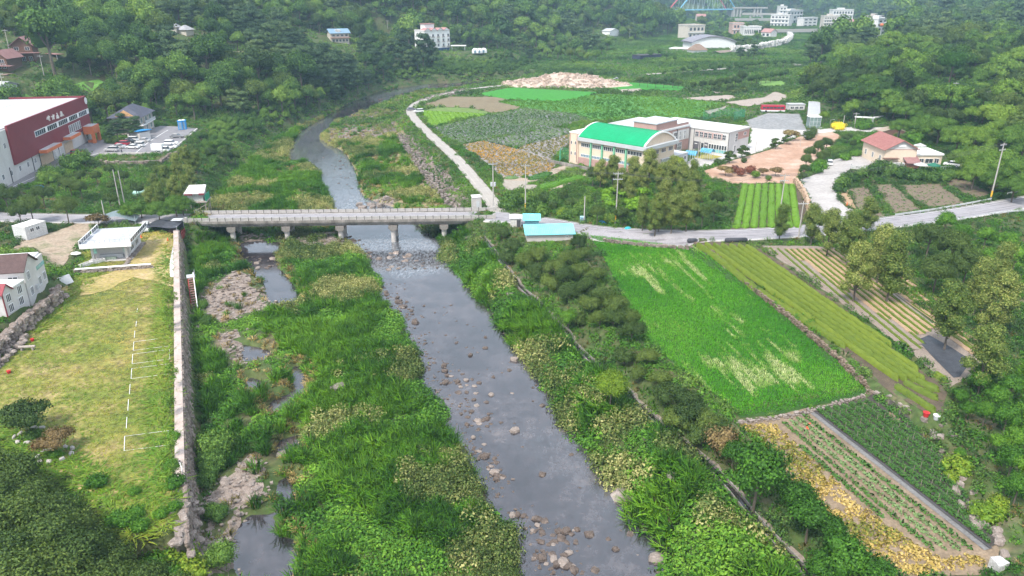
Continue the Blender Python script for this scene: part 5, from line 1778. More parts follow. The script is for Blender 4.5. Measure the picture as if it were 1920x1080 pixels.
# --- stilt hut by the bridge
zz = 1.0
p = at(372, 388, 3.8)
t = thing('stilt_hut', 'shabby hut with green net sides on tall timber stilts beside the bridge', 'hut', (p[0], p[1], h(p[0], p[1])), rad(8))
TIM = mat('grey_timber', (.28, .24, .21), (.38, .33, .29), sc=1, stretch=(1, 1, .3))
zf = 5.6 - t.location.z
for x in (-2.6, 2.6):
 for y_ in (-2.2, 2.4):
  MB().tube((x, y_, -.5), (x * .95, y_, zf), .16, .14, 6).build('leg', TIM, t)
MB().tube((-2.6, -2.2, .8), (2.6, -2.2, zf - .6), .09, .09, 5).tube((2.6, -2.2, .6), (2.6, 2.4, zf - .5), .09, .09, 5).tube((-2.6, -2.2, 1.2), (2.6, -2.2, 1.2), .08, .08, 5).build('brace', TIM, t)
MB().box(-3, -2.6, zf, 3, 2.8, zf + .2).build('floor', TIM, t)
MB().box(-2, -1.6, zf + .201, 2, 2.4, zf + 2.6).build('wall', mat('hut_wall', (.36, .38, .36), (.5, .5, .48)), t)
for s in (-1, 1):
 MB().box(s * 2.7 - .05, -2.2, zf + .2, s * 2.7 + .05, 2.2, zf + 2.0).build('net_side', mat('green_net', (.03, .26, .15), (.05, .34, .2), sc=2), t)
MB().add([(-2.6, -2.4, zf + 2.3), (2.6, -2.4, zf + 2.3), (2.2, 2.6, zf + 3.5), (-2.2, 2.6, zf + 3.5), (-2.6, -2.4, zf + 2.45), (2.6, -2.4, zf + 2.45), (2.2, 2.6, zf + 3.65), (-2.2, 2.6, zf + 3.65)], [(3, 2, 1, 0), (4, 5, 6, 7), (0, 1, 5, 4), (1, 2, 6, 5), (2, 3, 7, 6), (3, 0, 4, 7)]).build('roof', mat('hut_roof', (.50, .47, .45), (.6, .58, .56)), t)
MB().box(-2.5, -2.42, zf + 2.0, -.4, -2.36, zf + 2.42).box(1.2, -2.42, zf + 2.0, 2.6, -2.36, zf + 2.5).build('valance', MAROON, t)

# --- turquoise sheds, pump house, white hut at the bridge end
TURQ = mat('turquoise_sheet', (.16, .52, .58), (.24, .62, .68), sc=.5, rough=.5, fine=.1)

def corrugated(b, m, z0, z1, over=.5, st=.42):
 """roof sheet falling to the front, with raised ribs"""
 rf = MB()
 W, D = b.W + over, b.D + over
 rf.add([(-over, -over, z0), (W, -over, z0), (W, D, z1), (-over, D, z1), (-over, -over, z0 + .08), (W, -over, z0 + .08), (W, D, z1 + .08), (-over, D, z1 + .08)], [(3, 2, 1, 0), (4, 5, 6, 7), (0, 1, 5, 4), (1, 2, 6, 5), (2, 3, 7, 6), (3, 0, 4, 7)])
 x = -over + .1
 while x < W - .1:
  rf.add([(x, -over, z0 + .08), (x + .06, -over, z0 + .17), (x + .12, -over, z0 + .08), (x, D, z1 + .08), (x + .06, D, z1 + .17), (x + .12, D, z1 + .08)], [(0, 1, 4, 3), (1, 2, 5, 4), (0, 2, 1)])
  x += st
 return rf.build('roof', m, b.t)

b = Bld('turquoise_shed', 'long low shed with a turquoise corrugated roof beside the road', at(988, 460, 4.6), at(1074, 458, 4.6), 3.6, 2.6)
b.walls(CONCRETE)
corrugated(b, TURQ, 2.5, 3.6)
b.win(8.6, 1.7, .7, .35)
b = Bld('turquoise_shed', 'small turquoise shed with a raised turquoise roof by the road bend', at(984, 433, 5.5), at(1010, 433, 5.5), 2.8, 2.5)
b.walls(mat('turquoise_wall', (.18, .42, .50), (.24, .5, .58)))
corrugated(b, TURQ, 2.6, 3.2)
b.box('side_window', PANE, .4, -.5, 1.0, 2.6, -.004, 1.8)
b = Bld('roadside_hut', 'small white-roofed hut beside the turquoise sheds', at(957, 427, 5.6), at(977, 427, 5.6), 2.4, 2.3)
b.walls(mat('hut_pale', (.48, .45, .42), (.56, .53, .5)))
b.flat(WHITE, .25, .15)
b.box('door', DARKM, 1.5, -.06, .1, 2.4, -.004, 1.9)
b = Bld('pump_house', 'small square concrete pump house at the right bridge end', at(887, 392, 6), at(903, 391, 6), 2.4, 2.9)
b.walls(CONCRETE)
b.flat(ROCKW, .12, .2)
b.box('door', GREY, .9, -.05, 0, 1.7, -.004, 2.1)

# ------------------------------------------------------------------ school
def arcroof(b, x0, x1, y0, y1, z, rise, m, rim, th=.22, n=18, name='roof'):
 pr = [(y0 + (y1 - y0) * i / n, z + rise * math.sin(math.pi * i / n) ** .85) for i in range(n + 1)]
 out = MB()
 v = [(x, y, zz) for x in (x0, x1) for y, zz in pr] + [(x, y, zz + th) for x in (x0, x1) for y, zz in pr]
 k = n + 1
 f = []
 for i in range(n):
  f += [(i, i + 1, k + i + 1, k + i), (2 * k + i, 3 * k + i, 3 * k + i + 1, 2 * k + i + 1), (i, 2 * k + i, 2 * k + i + 1, i + 1), (k + i, k + i + 1, 3 * k + i + 1, 3 * k + i)]
 out.add(v, f)
 r = out.build(name, m, b.t)
 rb = MB()
 nr = int((x1 - x0) / .9)
 for q in range(nr + 1):                              # standing seams
  x = x0 + (x1 - x0 - .08) * q / nr
  for i in range(n):
   (ya, za), (yb, zb_) = pr[i], pr[i + 1]
   rb.add([(x, ya, za + th), (x + .07, ya, za + th), (x + .07, yb, zb_ + th), (x, yb, zb_ + th), (x, ya, za + th + .07), (x + .07, ya, za + th + .07), (x + .07, yb, zb_ + th + .07), (x, yb, zb_ + th + .07)], [(4, 5, 6, 7), (0, 4, 7, 3), (1, 2, 6, 5)])
 rb.build('seam', m, r)
 for x in (x0 - .5, x1 + .002):
  e = MB()
  for i in range(n):
   (ya, za), (yb, zb_) = pr[i], pr[i + 1]
   e.add([(x, ya, za - .15), (x + .5, ya, za - .15), (x + .5, yb, zb_ - .15), (x, yb, zb_ - .15), (x, ya, za + th + .12), (x + .5, ya, za + th + .12), (x + .5, yb, zb_ + th + .12), (x, yb, zb_ + th + .12)],
                  [(4, 5, 6, 7), (3, 2, 1, 0), (0, 4, 7, 3), (1, 2, 6, 5)])
  e.build('roof_rim', rim, r)
 gw = MB()
 for xx in (x0 + .02, x1 - .2):
  gw.ext(pr, xx, xx + .18, 'x')
 gw.build('gable_wall', CREAM, b.t)
 return r

GREENR = mat('green_roof', (.0, .27, .10), (.0, .33, .135), sc=.15, fine=.06, rough=.5)
GREENP = mat('green_pilaster', (.16, .42, .26), (.22, .5, .32), sc=.4)
b = Bld('school_hall', 'cream school sports hall with a bright green barrel roof', at(1068, 301, 6.2), at(1206, 327, 6.2), 16.5, 8)
U, V = b.u, b.n
b.box('wall', CREAM, 3.6, 0, -2, b.W, b.D, 7.1)
b.box('stair_tower', CREAM, 0, -.4, -2, 3.597, 9, 9.2)
b.box('tower_parapet', WHITE, -.12, -.52, 9.203, 3.7, 9.1, 9.5)
b.box('eave_band', GREY, 3.61, -.9, 7.103, b.W + 1.0, b.D + .9, 8.2)
b.box('plinth', PINK, 3.61, -.12, -2, b.W + .05, -.003, 1.7)
arcroof(b, 3.9, b.W - .2, -.5, b.D + .5, 8.18, 3.3, GREENR, WHITE)
xs = [4.2] + [b.hit(px, 300)[0] for px in (1108, 1129, 1151.5, 1174)] + [b.W - .5]
for i in range(5):
 b.win(xs[i] + .35, 5.2, xs[i + 1] - xs[i] - .7, 1.25, nm=4)
 b.win(xs[i] + .35, 2.0, xs[i + 1] - xs[i] - .7, .95, nm=5, pm=PANEB)
 if i: b.box('pilaster', GREENP, xs[i] - .28, -.5, -1, xs[i] + .28, -.003, 7.1)
for x in (.7, 2.3):
 for z in (2.2, 5.6): b.win(x, z, .55, 1.1, nm=0)
for o in list(b.t.children)[-4:]: o.location.y = -.4
for x in (.25, 3.1): b.box('downpipe', REDTILE, x, -.55, 0, x + .14, -.403, 9)
b.wins('r', 4, 1, 2.4, 1.3, 1.2, b.D - 1, 5.2, 0, nm=2)
MB().box(-5, -5.4, -2.2, 30, -4.9, .45).build('plinth_wall', OLDC, b.t)
HALL = b

Pp = Vector(at(1231, 234, 17.2))
Pp.z = 6.2
b = Bld('school_block', 'pink brick three-storey school block behind the green-roofed hall', Pp - U * 21, Pp, 21, 8.0)
b.walls(PINK)
b.flat(METALR, .2, .3, .5, WHITE)
b.box('upper_floor', PINK, b.W - 9, .3, 8.35, b.W - .2, 13, 11)
b.box('upper_roof', mat('zinc', (.44, .46, .49), (.52, .54, .57), sc=.2), b.W - 9.3, 0, 11.003, b.W + .1, 13.3, 11.35)
b.box('upper_wing', PINK, b.W - 5, 13.01, 8.35, b.W - .2, 20.5, 9.6)
b.box('wing_roof', WHITE, b.W - 5.2, 13.02, 9.603, b.W, 20.8, 9.8)
b.win(.8, 6.2, 2.4, 2.8, 'r', nm=2, nh=1)
for y_, w_ in ((6.5, 2.6), (10.8, 2.2), (14.4, 1.1), (17.2, 1.1)): b.win(y_, 4.2, w_, 2.8, 'r', nm=2, nh=1)
for y_ in (8.6, 13.6): b.win(y_, .7, 2.8, 2.6, 'r', nm=3, nh=1)
b.box('pale_panel', WALLW, b.W + .003, 10.2, 3.9, b.W + .06, 20.8, 7.4)
for o in [o for o in b.t.children if o.name.startswith('window')]: o.location.x += .07
b.box('downpipe', DARKM, b.W + .062, 12.9, 0, b.W + .2, 13.1, 8)

Q = Vector(at(1363, 290, 6.2))
b = Bld('school_block', 'white two-storey school block with a flat white roof and rooftop railing', Q - U * 30, Q, 14.5, 7.3)
b.walls(WALLW)
b.flat(mat('white_roof', (.52, .505, .495), (.60, .585, .575), sc=.2, fine=.05), .25, .3)
rl_ = MB()
for i in range(32):
 x = -.1 + (b.W + .2) * i / 31
 rl_.box(x, -.12, 7.6, x + .06, -.06, 8.5)
for i in range(16):
 y_ = -.1 + (b.D + .2) * i / 15
 rl_.box(b.W + .06, y_, 7.6, b.W + .12, y_ + .06, 8.5)
rl_.box(-.1, -.13, 8.45, b.W + .13, -.05, 8.53).box(b.W + .05, -.048, 8.45, b.W + .13, b.D + .1, 8.53)
rl_.build('roof_railing', GREY, b.t)
x0 = b.W - 13
b.box('pink_panel', PINK, x0 + .3, -.06, 4.6, b.W - 2.2, -.003, 6.6)
for i, x in enumerate((x0 + .4, x0 + 2.1, x0 + 3.8, x0 + 5.4, x0 + 7.4, x0 + 8.9, x0 + 10.7)):
 b.win(x, 4.7, 1.35, 1.7, nm=1, nh=1).location.y = -.06
b.box('sign_wall', mat('charcoal_panel', (.10, .095, .11), (.14, .13, .15), sc=1), x0 + .1, -.07, .2, x0 + 2.7, -.003, 3.0)
b.box('sign_wall', mat('charcoal_panel', (.1, .1, .1)), x0 + 4.2, -.07, .2, x0 + 5.6, -.003, 3.0)
for xa in (x0 + .5, x0 + 4.4):
 b.box('sign_line', WHITE, xa, -.1, 2.1, xa + 1.0, -.073, 2.35)
b.box('doorway', PANE, x0 + 3.0, -.06, .1, x0 + 3.9, -.003, 2.7)
for i in range(7):
 w_ = b.win(x0 + 5.9 + i * .98, 1.2, .9, 1.6, nm=0)
 b.box('lower_pane', glassmat('aqua_glass', (.18, .42, .44)), x0 + 5.95 + i * .98, -.06, .15, x0 + 6.75 + i * .98, -.003, 1.15)
b.box('pink_side', PINK, b.W + .003, 6.2, 4.2, b.W + .06, b.D + .05, 6.8)
b.win(4.6, 3.6, 1.6, 2.8, 'r', nm=1, nh=2)
b.win(10.4, 5.2, 1.8, 1.0, 'r').location.x += .06
b.win(4.2, .1, 1.3, 2.4, 'r')
for x in (x0 - .1, b.W + .05): b.box('downpipe', DARKM, x, -.15, 0, x + .14, -.003, 7.2)
WB = b

VAULT = mat('blue_polycarbonate', (.08, .30, .48), (.14, .40, .58), sc=.5, rough=.25)
for lb, pa, pb_ in (('left blue vaulted walkway roof in the school court', (1285, 301), (1306, 303)), ('right blue vaulted walkway roof in the school court', (1315, 296), (1336, 299))):
 q0, q1 = Vector(at(*pa, 6.2)), Vector(at(*pb_, 6.2))
 L_ = (q1 - q0).length
 t = thing('covered_walkway', lb, 'walkway roof', q0, math.atan2(q1.y - q0.y, q1.x - q0.x), 'blue walkway roofs')
 ns = 5
 for s in range(ns):
  mb = MB()
  for i in range(8):
   a0, a1 = math.pi * i / 8, math.pi * (i + 1) / 8
   xa, xb = L_ * s / ns + .06, L_ * (s + 1) / ns - .06
   for r0, fl in ((1.5, 0), (1.42, 1)):
    q = [(xa, -r0 * math.cos(a0), 2.2 + r0 * .8 * math.sin(a0)), (xb, -r0 * math.cos(a0), 2.2 + r0 * .8 * math.sin(a0)), (xb, -r0 * math.cos(a1), 2.2 + r0 * .8 * math.sin(a1)), (xa, -r0 * math.cos(a1), 2.2 + r0 * .8 * math.sin(a1))]
    mb.add(q, [(3, 2, 1, 0) if not fl else (0, 1, 2, 3)])
  mb.build('vault_panel', VAULT, t)
 for s in range(ns):
  for y_ in (-1.45, 1.45):
   MB().tube((L_ * (s + .5) / ns, y_, -.2), (L_ * (s + .5) / ns, y_, 2.25), .06, .06, 6).build('post', GREY, t)
b = house('low grey flat wing with a long canopy between the hall and the court', (1240, 318), (1288, 304), 6.2, 5, 3, GREY, ('flat', GREY), [('f', 3, 1, 1.6, 1.2, 1.1, 0)], 'low_wing')
drape('court_lawn', gp([(1292, 285), (1330, 290), (1355, 294), (1330, 300), (1300, 296)]), mat('yellow_lawn', (.26, .25, .05), (.36, .30, .08), sc=.4), .12, ex=False)
# nets, gate frames, bus yard
NET = mat('green_net', (.03, .26, .15), (.05, .34, .2), sc=2)

def netfence(label, pts, hgt, name='net_fence'):
 p0 = pts[0]
 t = thing(name, label, 'fence', p0)
 for a, b_ in zip(pts, pts[1:]):
  n = max(1, int(math.dist(a[:2], b_[:2]) / 3))
  for i in range(n):
   q0 = [a[k] + (b_[k] - a[k]) * i / n - p0[k] for k in range(3)]
   q1 = [a[k] + (b_[k] - a[k]) * (i + 1) / n - p0[k] for k in range(3)]
   MB().tube((q0[0], q0[1], q0[2] - .4), (q0[0], q0[1], q0[2] + hgt), .05, .05, 5).build('post', GREENP, t)
   m = MB()
   nw = 9
   for k in range(nw + 1):
    z = hgt * k / nw
    m.tube((q0[0], q0[1], q0[2] + z), (q1[0], q1[1], q1[2] + z), .03, .03, 3, False)
   for k in range(1, 9):
    f_ = k / 9
    x, y = q0[0] + (q1[0] - q0[0]) * f_, q0[1] + (q1[1] - q0[1]) * f_
    m.tube((x, y, q0[2]), (x, y, q0[2] + hgt), .03, .03, 3, False)
   m.build('net', NET, t)
 return t

netfence('green net fence beyond the white school block', [at(1318, 226, 6), at(1350, 219, 6), at(1396, 222, 6), at(1375, 228, 6)], 4)
netfence('green net fence at the left end of the sports hall', [at(1049, 303, 6.2), at(1051, 297, 6.2), at(1067, 299, 6.2)], 3.6)
b = house('long white container office behind the red bus', (1478, 209), (1508, 209), 6, 4, 3, WALLW, ('flat', METALR), [('f', 3, 1, 1.6, 1.0, 1.2, 0)], 'container_office')
t = Bld('carport', 'long carport with a ribbed grey sheet roof beside the bus yard', at(1513, 238, 6), at(1534, 239.2, 6), 52, 3)
corrugated(t, METALR, 3.2, 3.5, .4, .8)
for i in range(7):
 for x in (.2, t.W - .3):
  t.box('post', GREY, x, i * 8.4, -.5, x + .14, i * 8.4 + .14, 3.2 + .3 * i / 7)
b = Bld('glass_tower', 'square glazed stair tower standing at the end of the carport', at(1516, 244, 6), at(1537, 244, 6), 3.4, 5)
b.walls(glassmat('tower_glass', (.16, .22, .21)))
b.flat(WHITE, .15, .25)
for i in range(4):
 b.box('mullion', GREY, i * (b.W - .12) / 3, -.08, -.3, i * (b.W - .12) / 3 + .12, -.003, 5)
for z in (1.6, 3.2): b.box('transom', GREY, .13, -.06, z, b.W - .13, -.003, z + .12)
for lb, pa, pb_ in (('left white gate frame by the wooded knoll', (1601, 241), (1634, 243)), ('right white gate frame by the wooded knoll', (1632, 243), (1669, 238))):
 q0, q1 = Vector(at(*pa, 6.4)), Vector(at(*pb_, 6.4))
 L_ = (q1 - q0).length
 t = thing('gate_frame', lb, 'gate', q0, math.atan2(q1.y - q0.y, q1.x - q0.x), 'white gate frames')
 for x in (0, L_): MB().box(x - .14, -.14, -.6, x + .14, .14, 4.4).build('post', GREY, t)
 MB().box(-.4, -.25, 4.403, L_ + .4, .25, 4.9).build('crossbar', WHITE, t)
 MB().box(.3, -.1, .4, L_ - .3, .1, 1.2).build('banner', WHITE, t)
t = house('half-buried brown gabled shed with a pale roof behind the restaurant', (1650, 256), (1702, 257), 6.6, 5, 1.6, BROWNW, ('gable', PATH, 1.5, .2, 'y'), [], 'low_shed')

# --- restaurant
b = Bld('restaurant', 'cream restaurant with a red tiled gable roof above the plots', at(1655, 313, 8), at(1714, 313, 8), 15, 5.4)
b.walls(CREAM)
b.gable(REDTILE, 2.5, .7, 'y', WALLW)
rb = MB()
for s in (-1, 1):
 k = 2.5 / (b.W / 2)
 x = .2
 while x < b.W / 2 + .6:
  z = 5.42 + 2.5 - x * k + .18
  xx = b.W / 2 + s * x
  rb.box(xx - .05, -.7, z, xx + .05, 15.7, z + .07)
  x += .35
rb.build('tile_rib', REDTILE, b.t)
b.box('eave_line', PINK, -.02, -.06, 5.2, b.W + .02, -.003, 5.4)
b.box('sign_board', WHITE, b.W * .38, -.12, 6.0, b.W * .62, -.002, 6.7)
b.box('awning', BROWNW, -.6, -1.4, 2.6, b.W * .42, -.005, 2.8)
b.wins('l', 3, 1, 1.2, 1.6, 2, 13, 1.5, 0)
b.box('front_annex', mat('grey_block', (.4, .39, .38), (.47, .46, .45)), -.8, -2.6, -2, b.W * .55, -1.5, 1.7)
b = Bld('restaurant_annex', 'cream flat-roofed annex with dark windows right of the red-roofed restaurant', at(1716, 312, 8), at(1763, 312, 8), 9, 3.4)
b.walls(CREAM)
b.flat(WHITE, .3, .25, .25)
for x, w_ in ((.8, 1.4), (2.6, 2.4), (5.4, 1.4)): b.win(x, 1.0, w_, 1.4, nm=1)
b.box('brick_stall', mat('red_brick', (.30, .12, .09), (.38, .17, .13), sc=1.5, fine=.3), -4.2, -3.2, -2, -.6, -.6, 1.5)
MB().add([(-4.6, -3.8, 1.6), (-.2, -3.8, 1.6), (-.2, .2, 3.2), (-4.6, .2, 3.2), (-4.6, -3.8, 1.75), (-.2, -3.8, 1.75), (-.2, .2, 3.35), (-4.6, .2, 3.35)], [(3, 2, 1, 0), (4, 5, 6, 7), (0, 1, 5, 4), (1, 2, 6, 5), (2, 3, 7, 6), (3, 0, 4, 7)]).build('stall_roof', LODGE, b.t)
b.box('terrace_deck', BROWNW, .2, -4, -1.2, b.W + 1, -.6, -.1)
rl_ = MB()
for i in range(12): rl_.box(.2 + i * (b.W + .7) / 11, -4.05, -.099, .28 + i * (b.W + .7) / 11, -3.97, .8)
rl_.box(.2, -4.06, .8, b.W + 1, -3.96, .88)
rl_.build('terrace_rail', GREY, b.t)

def parasol(label, p, m, r=2.0):
 t = thing('parasol', label, 'parasol', p)
 MB().tube((0, 0, -.5), (0, 0, 2.5), .05, .05, 6).build('pole', GREY, t)
 n = 8
 v = [(r * math.cos(i * 2 * math.pi / n), r * math.sin(i * 2 * math.pi / n), 2.0) for i in range(n)] + [(0, 0, 2.75)] + [(r * math.cos(i * 2 * math.pi / n), r * math.sin(i * 2 * math.pi / n), 1.85) for i in range(n)]
 MB().add(v, [(i, (i + 1) % n, n) for i in range(n)] + [(n + 1 + i, n + 1 + (i + 1) % n, (i + 1) % n, i) for i in range(n)]).build('canopy', m, t)
 return t

CLOTH = mat('white_cloth', (.42, .41, .40), (.50, .49, .48))
parasol('white parasol on the grassy bank left of the restaurant', at(1629, 290, 8), CLOTH)
parasol('white parasol behind the restaurant annex', at(1723, 284, 8.2), CLOTH)
parasol('white parasol on the terrace in front of the annex', at(1724, 321, 7.9), CLOTH)
parasol('dark green parasol on the terrace in front of the annex', at(1748, 322, 7.9), mat('green_cloth', (.02, .12, .075), (.03, .16, .1)))
q0, q1 = Vector(at(1595, 316, 8)), Vector(at(1622, 319, 8))
t = thing('banner', 'long white banner with dark lettering hung on the rail at the drive edge', 'banner', q0, math.atan2(q1.y - q0.y, q1.x - q0.x))
L_ = (q1 - q0).length
MB().box(0, -.05, 0, L_, 0, 1.1).build('cloth', CLOTH, t)
for x in (0, L_): MB().tube((x, .06, -.6), (x, .06, 1.4), .06, .06, 6).build('post', DARKM, t)
gl = MB()
for k, q in enumerate(([(0, .5, .3, .5), (.15, .2, .15, .7), (0, .7, .3, .7)], [(0, .2, .15, .65), (.15, .65, .3, .2), (.05, .35, .25, .35)], [(0, .65, .25, .65), (.25, .65, .2, .2), (.3, .4, .4, .4)], [(0, .2, .3, .2), (.15, .2, .15, .55), (0, .55, .3, .6)])):
 for xa, za, xb, zb_ in q:
  gl.tube((1.5 + k * .6 + xa, -.06, .15 + za), (1.5 + k * .6 + xb, -.06, .15 + zb_), .045, .045, 4)
gl.build('letter', DARKM, t)
# pool building on the right slope
b = Bld('water_tank_house', 'low concrete structure with a pale blue flat top on the wooded slope at right', at(1838, 190, 14), at(1885, 192, 14), 8, 2.2)
b.walls(CONCRETE)
b.flat(WHITE, .3, .2)
b.box('blue_top', mat('pale_blue', (.30, .52, .60), (.36, .58, .66)), 1, 1, 2.41, b.W - 1, 7, 2.46)
for lb, px, r in (('big round blue water tank on the pale structure', 1861, 1.1), ('small blue drum right of the pale structure', 1878, .6)):
 t = thing('water_tank', lb, 'tank', at(px, 187 if r > 1 else 184, 16.4), 0, 'blue tanks')
 t.location.z = 16.45 if r > 1 else 14
 MB().tube((0, 0, 0), (0, 0, r * 2.2), r, r, 14).dome((0, 0, r * 2.2), r, r, .35, 14, 3).build('body', BLUER, t)
 MB().tube((0, 0, r * 2.2 + .3), (0, 0, r * 2.2 + .5), .25, .25, 8).build('lid', BLUER, t)
b = Bld('retaining_wall', 'grey concrete wall with a white railing on the slope at the right edge', at(1870, 206, 13), at(1935, 220, 13), 2, 1.5, 'wall')
b.walls(CONCRETE)
rl_ = MB()
for i in range(14): rl_.box(i * b.W / 13, 0, 1.5, i * b.W / 13 + .1, .1, 2.6)
rl_.box(0, -.02, 2.5, b.W, .12, 2.62)
rl_.build('railing', WHITE, b.t)

# ------------------------------------------------------------------ town in the distance
FARW = [mat('town_white', (.62, .60, .58), (.7, .68, .66), sc=.1), mat('town_cream', (.55, .49, .42), (.62, .56, .49), sc=.1), mat('town_tan', (.42, .36, .31), (.5, .44, .39), sc=.1), mat('town_rose', (.5, .33, .28), (.57, .4, .35), sc=.1)]
TOWN = [('white stepped building at the left end of the far town', 1443, 50, 1478, 51, 14, 16, 0, 'flat', 5, 3), ('tall narrow white tower block in the far town', 1458, 46, 1472, 46, 12, 26, 0, 'flat', 2, 5), ('long white building with terraces on the town ridge', 1474, 46, 1503, 43, 14, 19, 0, 'flat', 5, 3),
  ('small white three-storey house in the gap of the far town', 1505, 51, 1531, 50, 11, 12, 0, 'flat', 3, 3), ('tan apartment row left of the yellow awning in the far town', 1542, 54, 1571, 54, 12, 16, 1, 'flat', 6, 4), ('stepped white block highest in the middle of the far town', 1558, 46, 1597, 46, 14, 21, 0, 'flat', 7, 3),
  ('pink-roofed white house right of the yellow awning', 1574, 54, 1600, 54, 11, 9, 0, 'gable', 3, 2), ('grey-pink apartment block at the right end of the far town', 1617, 60, 1645, 61, 14, 19, 2, 'flat', 6, 5), ('white slab building leaning over the river at the town end', 1641, 75, 1658, 72, 12, 21, 0, 'flat', 2, 5), ('narrow white shop below the slab building', 1625, 77, 1640, 77, 9, 13, 0, 'flat', 3, 3),
  ('low shed with orange wall below the knoll top', 1613, 97, 1630, 97, 8, 4, 3, 'flat', 2, 1), ('beige building with dark upper storey behind the white sports hall', 1289, 74, 1320, 73, 18, 14, 1, 'flat', 4, 2), ('red brick block in the row behind the sports hall', 1372, 66, 1393, 66, 16, 13, 3, 'flat', 3, 2), ('long white hall with a row of slit windows behind the sports hall', 1393, 68, 1426, 68, 16, 10, 0, 'flat', 9, 1),
  ('white house at the far end of the hall row', 1426, 70, 1444, 71, 12, 6, 0, 'gable', 2, 1), ('cream villa among trees below the arch bridge', 1306, 41, 1323, 41, 11, 9, 1, 'gable', 2, 2), ('pale house on the wooded slope left of the arch bridge', 1243, 37, 1259, 37, 10, 5, 0, 'gable', 2, 1), ('rose row house below the arch bridge deck', 1304, 29, 1326, 28, 12, 7, 3, 'flat', 3, 1)]
for lb, xa, ya, xb, yb, D, H_, wi, rt, nc, nr in TOWN:
 z_ = 6.5
 b = Bld('town_building', lb, at(xa, ya, z_), at(xb, yb, z_), D, H_)
 b.walls(FARW[wi])
 if rt == 'flat': b.flat(METALR, .3, .5, .9, FARW[wi])
 else: b.gable(ROSE, 3.5, .6, 'x', FARW[wi])
 dz = H_ / nr
 w_ = (b.W - 2) / nc * .6
 for r_ in range(nr):
  for c in range(nc):
   b.win(1 + (b.W - 2) * (c + .2) / nc, dz * (r_ + .28), w_, dz * .48, nm=0)
  if H_ > 12 and r_: b.box('floor_ledge', WHITE, -.2, -.9, dz * r_ - .2, b.W + .2, -.15, dz * r_ + .3)
 if H_ > 15: b.box('roof_hut', FARW[wi], b.W * .3, 3, H_ + .505, b.W * .6, D - 3, H_ + 3.6)
t = thing('awning', 'yellow awning over the tan apartment row', 'awning', at(1556, 53.5, 6.5))
MB().box(0, -3, 3, 16, 0, 4.4).build('cloth', mat('yellow_cloth', (.6, .38, .05), (.68, .45, .08)), t)
for x in (.5, 15): MB().box(x, -2.8, -.5, x + .3, -2.5, 3).build('post', GREY, t)
for lb, px, py in (('orange ball-shaped water tank on the slab building roof', 1653, 50), ('red ball-shaped sign on the narrow shop roof', 1639, 60)):
 p = at(px, py, 24 if px > 1650 else 19)
 t = thing('water_tank', lb, 'tank', p)
 MB().dome((0, 0, 1.6), 1.9, 1.9, 1.6, 12, 4, True).build('ball', ORANGE if px > 1650 else MAROON, t)
 MB().tube((0, 0, -8), (0, 0, .3), .5, .5, 6).build('stand', GREY, t)

b = Bld('sports_hall', 'big white hall with a low curved grey roof beside the far river', at(1297, 99, 4), at(1377, 98, 4), 24, 8.5)
b.box('wall', WHITE, 0, 0, -3, b.W, b.D, 8.5)
pr = [(-1.5 + (b.W + 3) * i / 16, 8.5 + 5.2 * math.sin(math.pi * i / 16) ** .9) for i in range(17)]
MB().ext([(x, z) for x, z in pr], .01, b.D - .01).build('gable_wall', WHITE, b.t)
rf = MB()
for (xa, za), (xb, zb_) in zip(pr, pr[1:]):
 rf.add([(xa, -1.2, za + .02), (xb, -1.2, zb_ + .02), (xb, b.D + 1, zb_ + .02), (xa, b.D + 1, za + .02), (xa, -1.2, za + .9), (xb, -1.2, zb_ + .9), (xb, b.D + 1, zb_ + .9), (xa, b.D + 1, za + .9)], [(3, 2, 1, 0), (4, 5, 6, 7), (0, 1, 5, 4), (2, 3, 7, 6)])
rf.build('roof', mat('hall_roof', (.20, .19, .22), (.27, .26, .29), sc=.1), b.t)
for i in range(4): b.box('vent_strip', PANE, b.W * .38 + i * 4.6, -.12, 2.0, b.W * .38 + i * 4.6 + 3.6, -.003, 2.9)
for i in range(3): b.box('pilaster', GREY, b.W + .003, 2 + i * 7, -2, b.W + .5, 3 + i * 7, 8.4)
b = Bld('white_hall', 'long low white-roofed wing left of the big white hall', at(1255, 101, 4), at(1308, 103, 4), 16, 4.5)
b.walls(BEIGE)
b.flat(WHITE, .6, .5)
b = house('brown-roofed cottage in front of the white hall', (1300, 106), (1325, 105), 4, 10, 5, WHITE, ('hip', mat('thatch', (.20, .13, .09), (.27, .19, .14), sc=.4), 5), [('f', 4, 1, 1.4, 1.6, 1.2, 0)], 'cottage')
t = house('dark netted shed among trees left of the brown cottage', (1200, 117), (1240, 114), 4, 9, 5, mat('navy_wall', (.03, .035, .07), (.05, .055, .1)), ('flat', DARKM), [], 'shed')
stonebank('revetment', 'bright white stone revetment curving along the far river bank', [at(x, y, 3.2) for x, y in [(1372, 108), (1410, 104), (1440, 98), (1470, 90), (1481, 82), (1479, 76)]], 5.5, ROCKW, 3.2, rows=3, spread=1.6)
for rp_, m_, nm in (([(1340, 106), (1400, 100), (1445, 91), (1472, 82), (1474, 75)], mat('bank_earth', (.20, .155, .12), (.27, .21, .17), sc=.1), 'bank_earth'), ([(1210, 144), (1300, 140), (1363, 136)], CONC, 'far_lane'), ([(1455, 128), (1500, 131), (1490, 127)], CONC, 'far_lane')):
 tag(ribbon(nm, [at(x, y, 4.5) for x, y in rp_], [(-3, 0), (0, .3), (3, 0)] if nm == 'far_lane' else [(-5, .3), (0, 1.6), (5, .3)], m_, eps=.3, st=6), kind='structure')

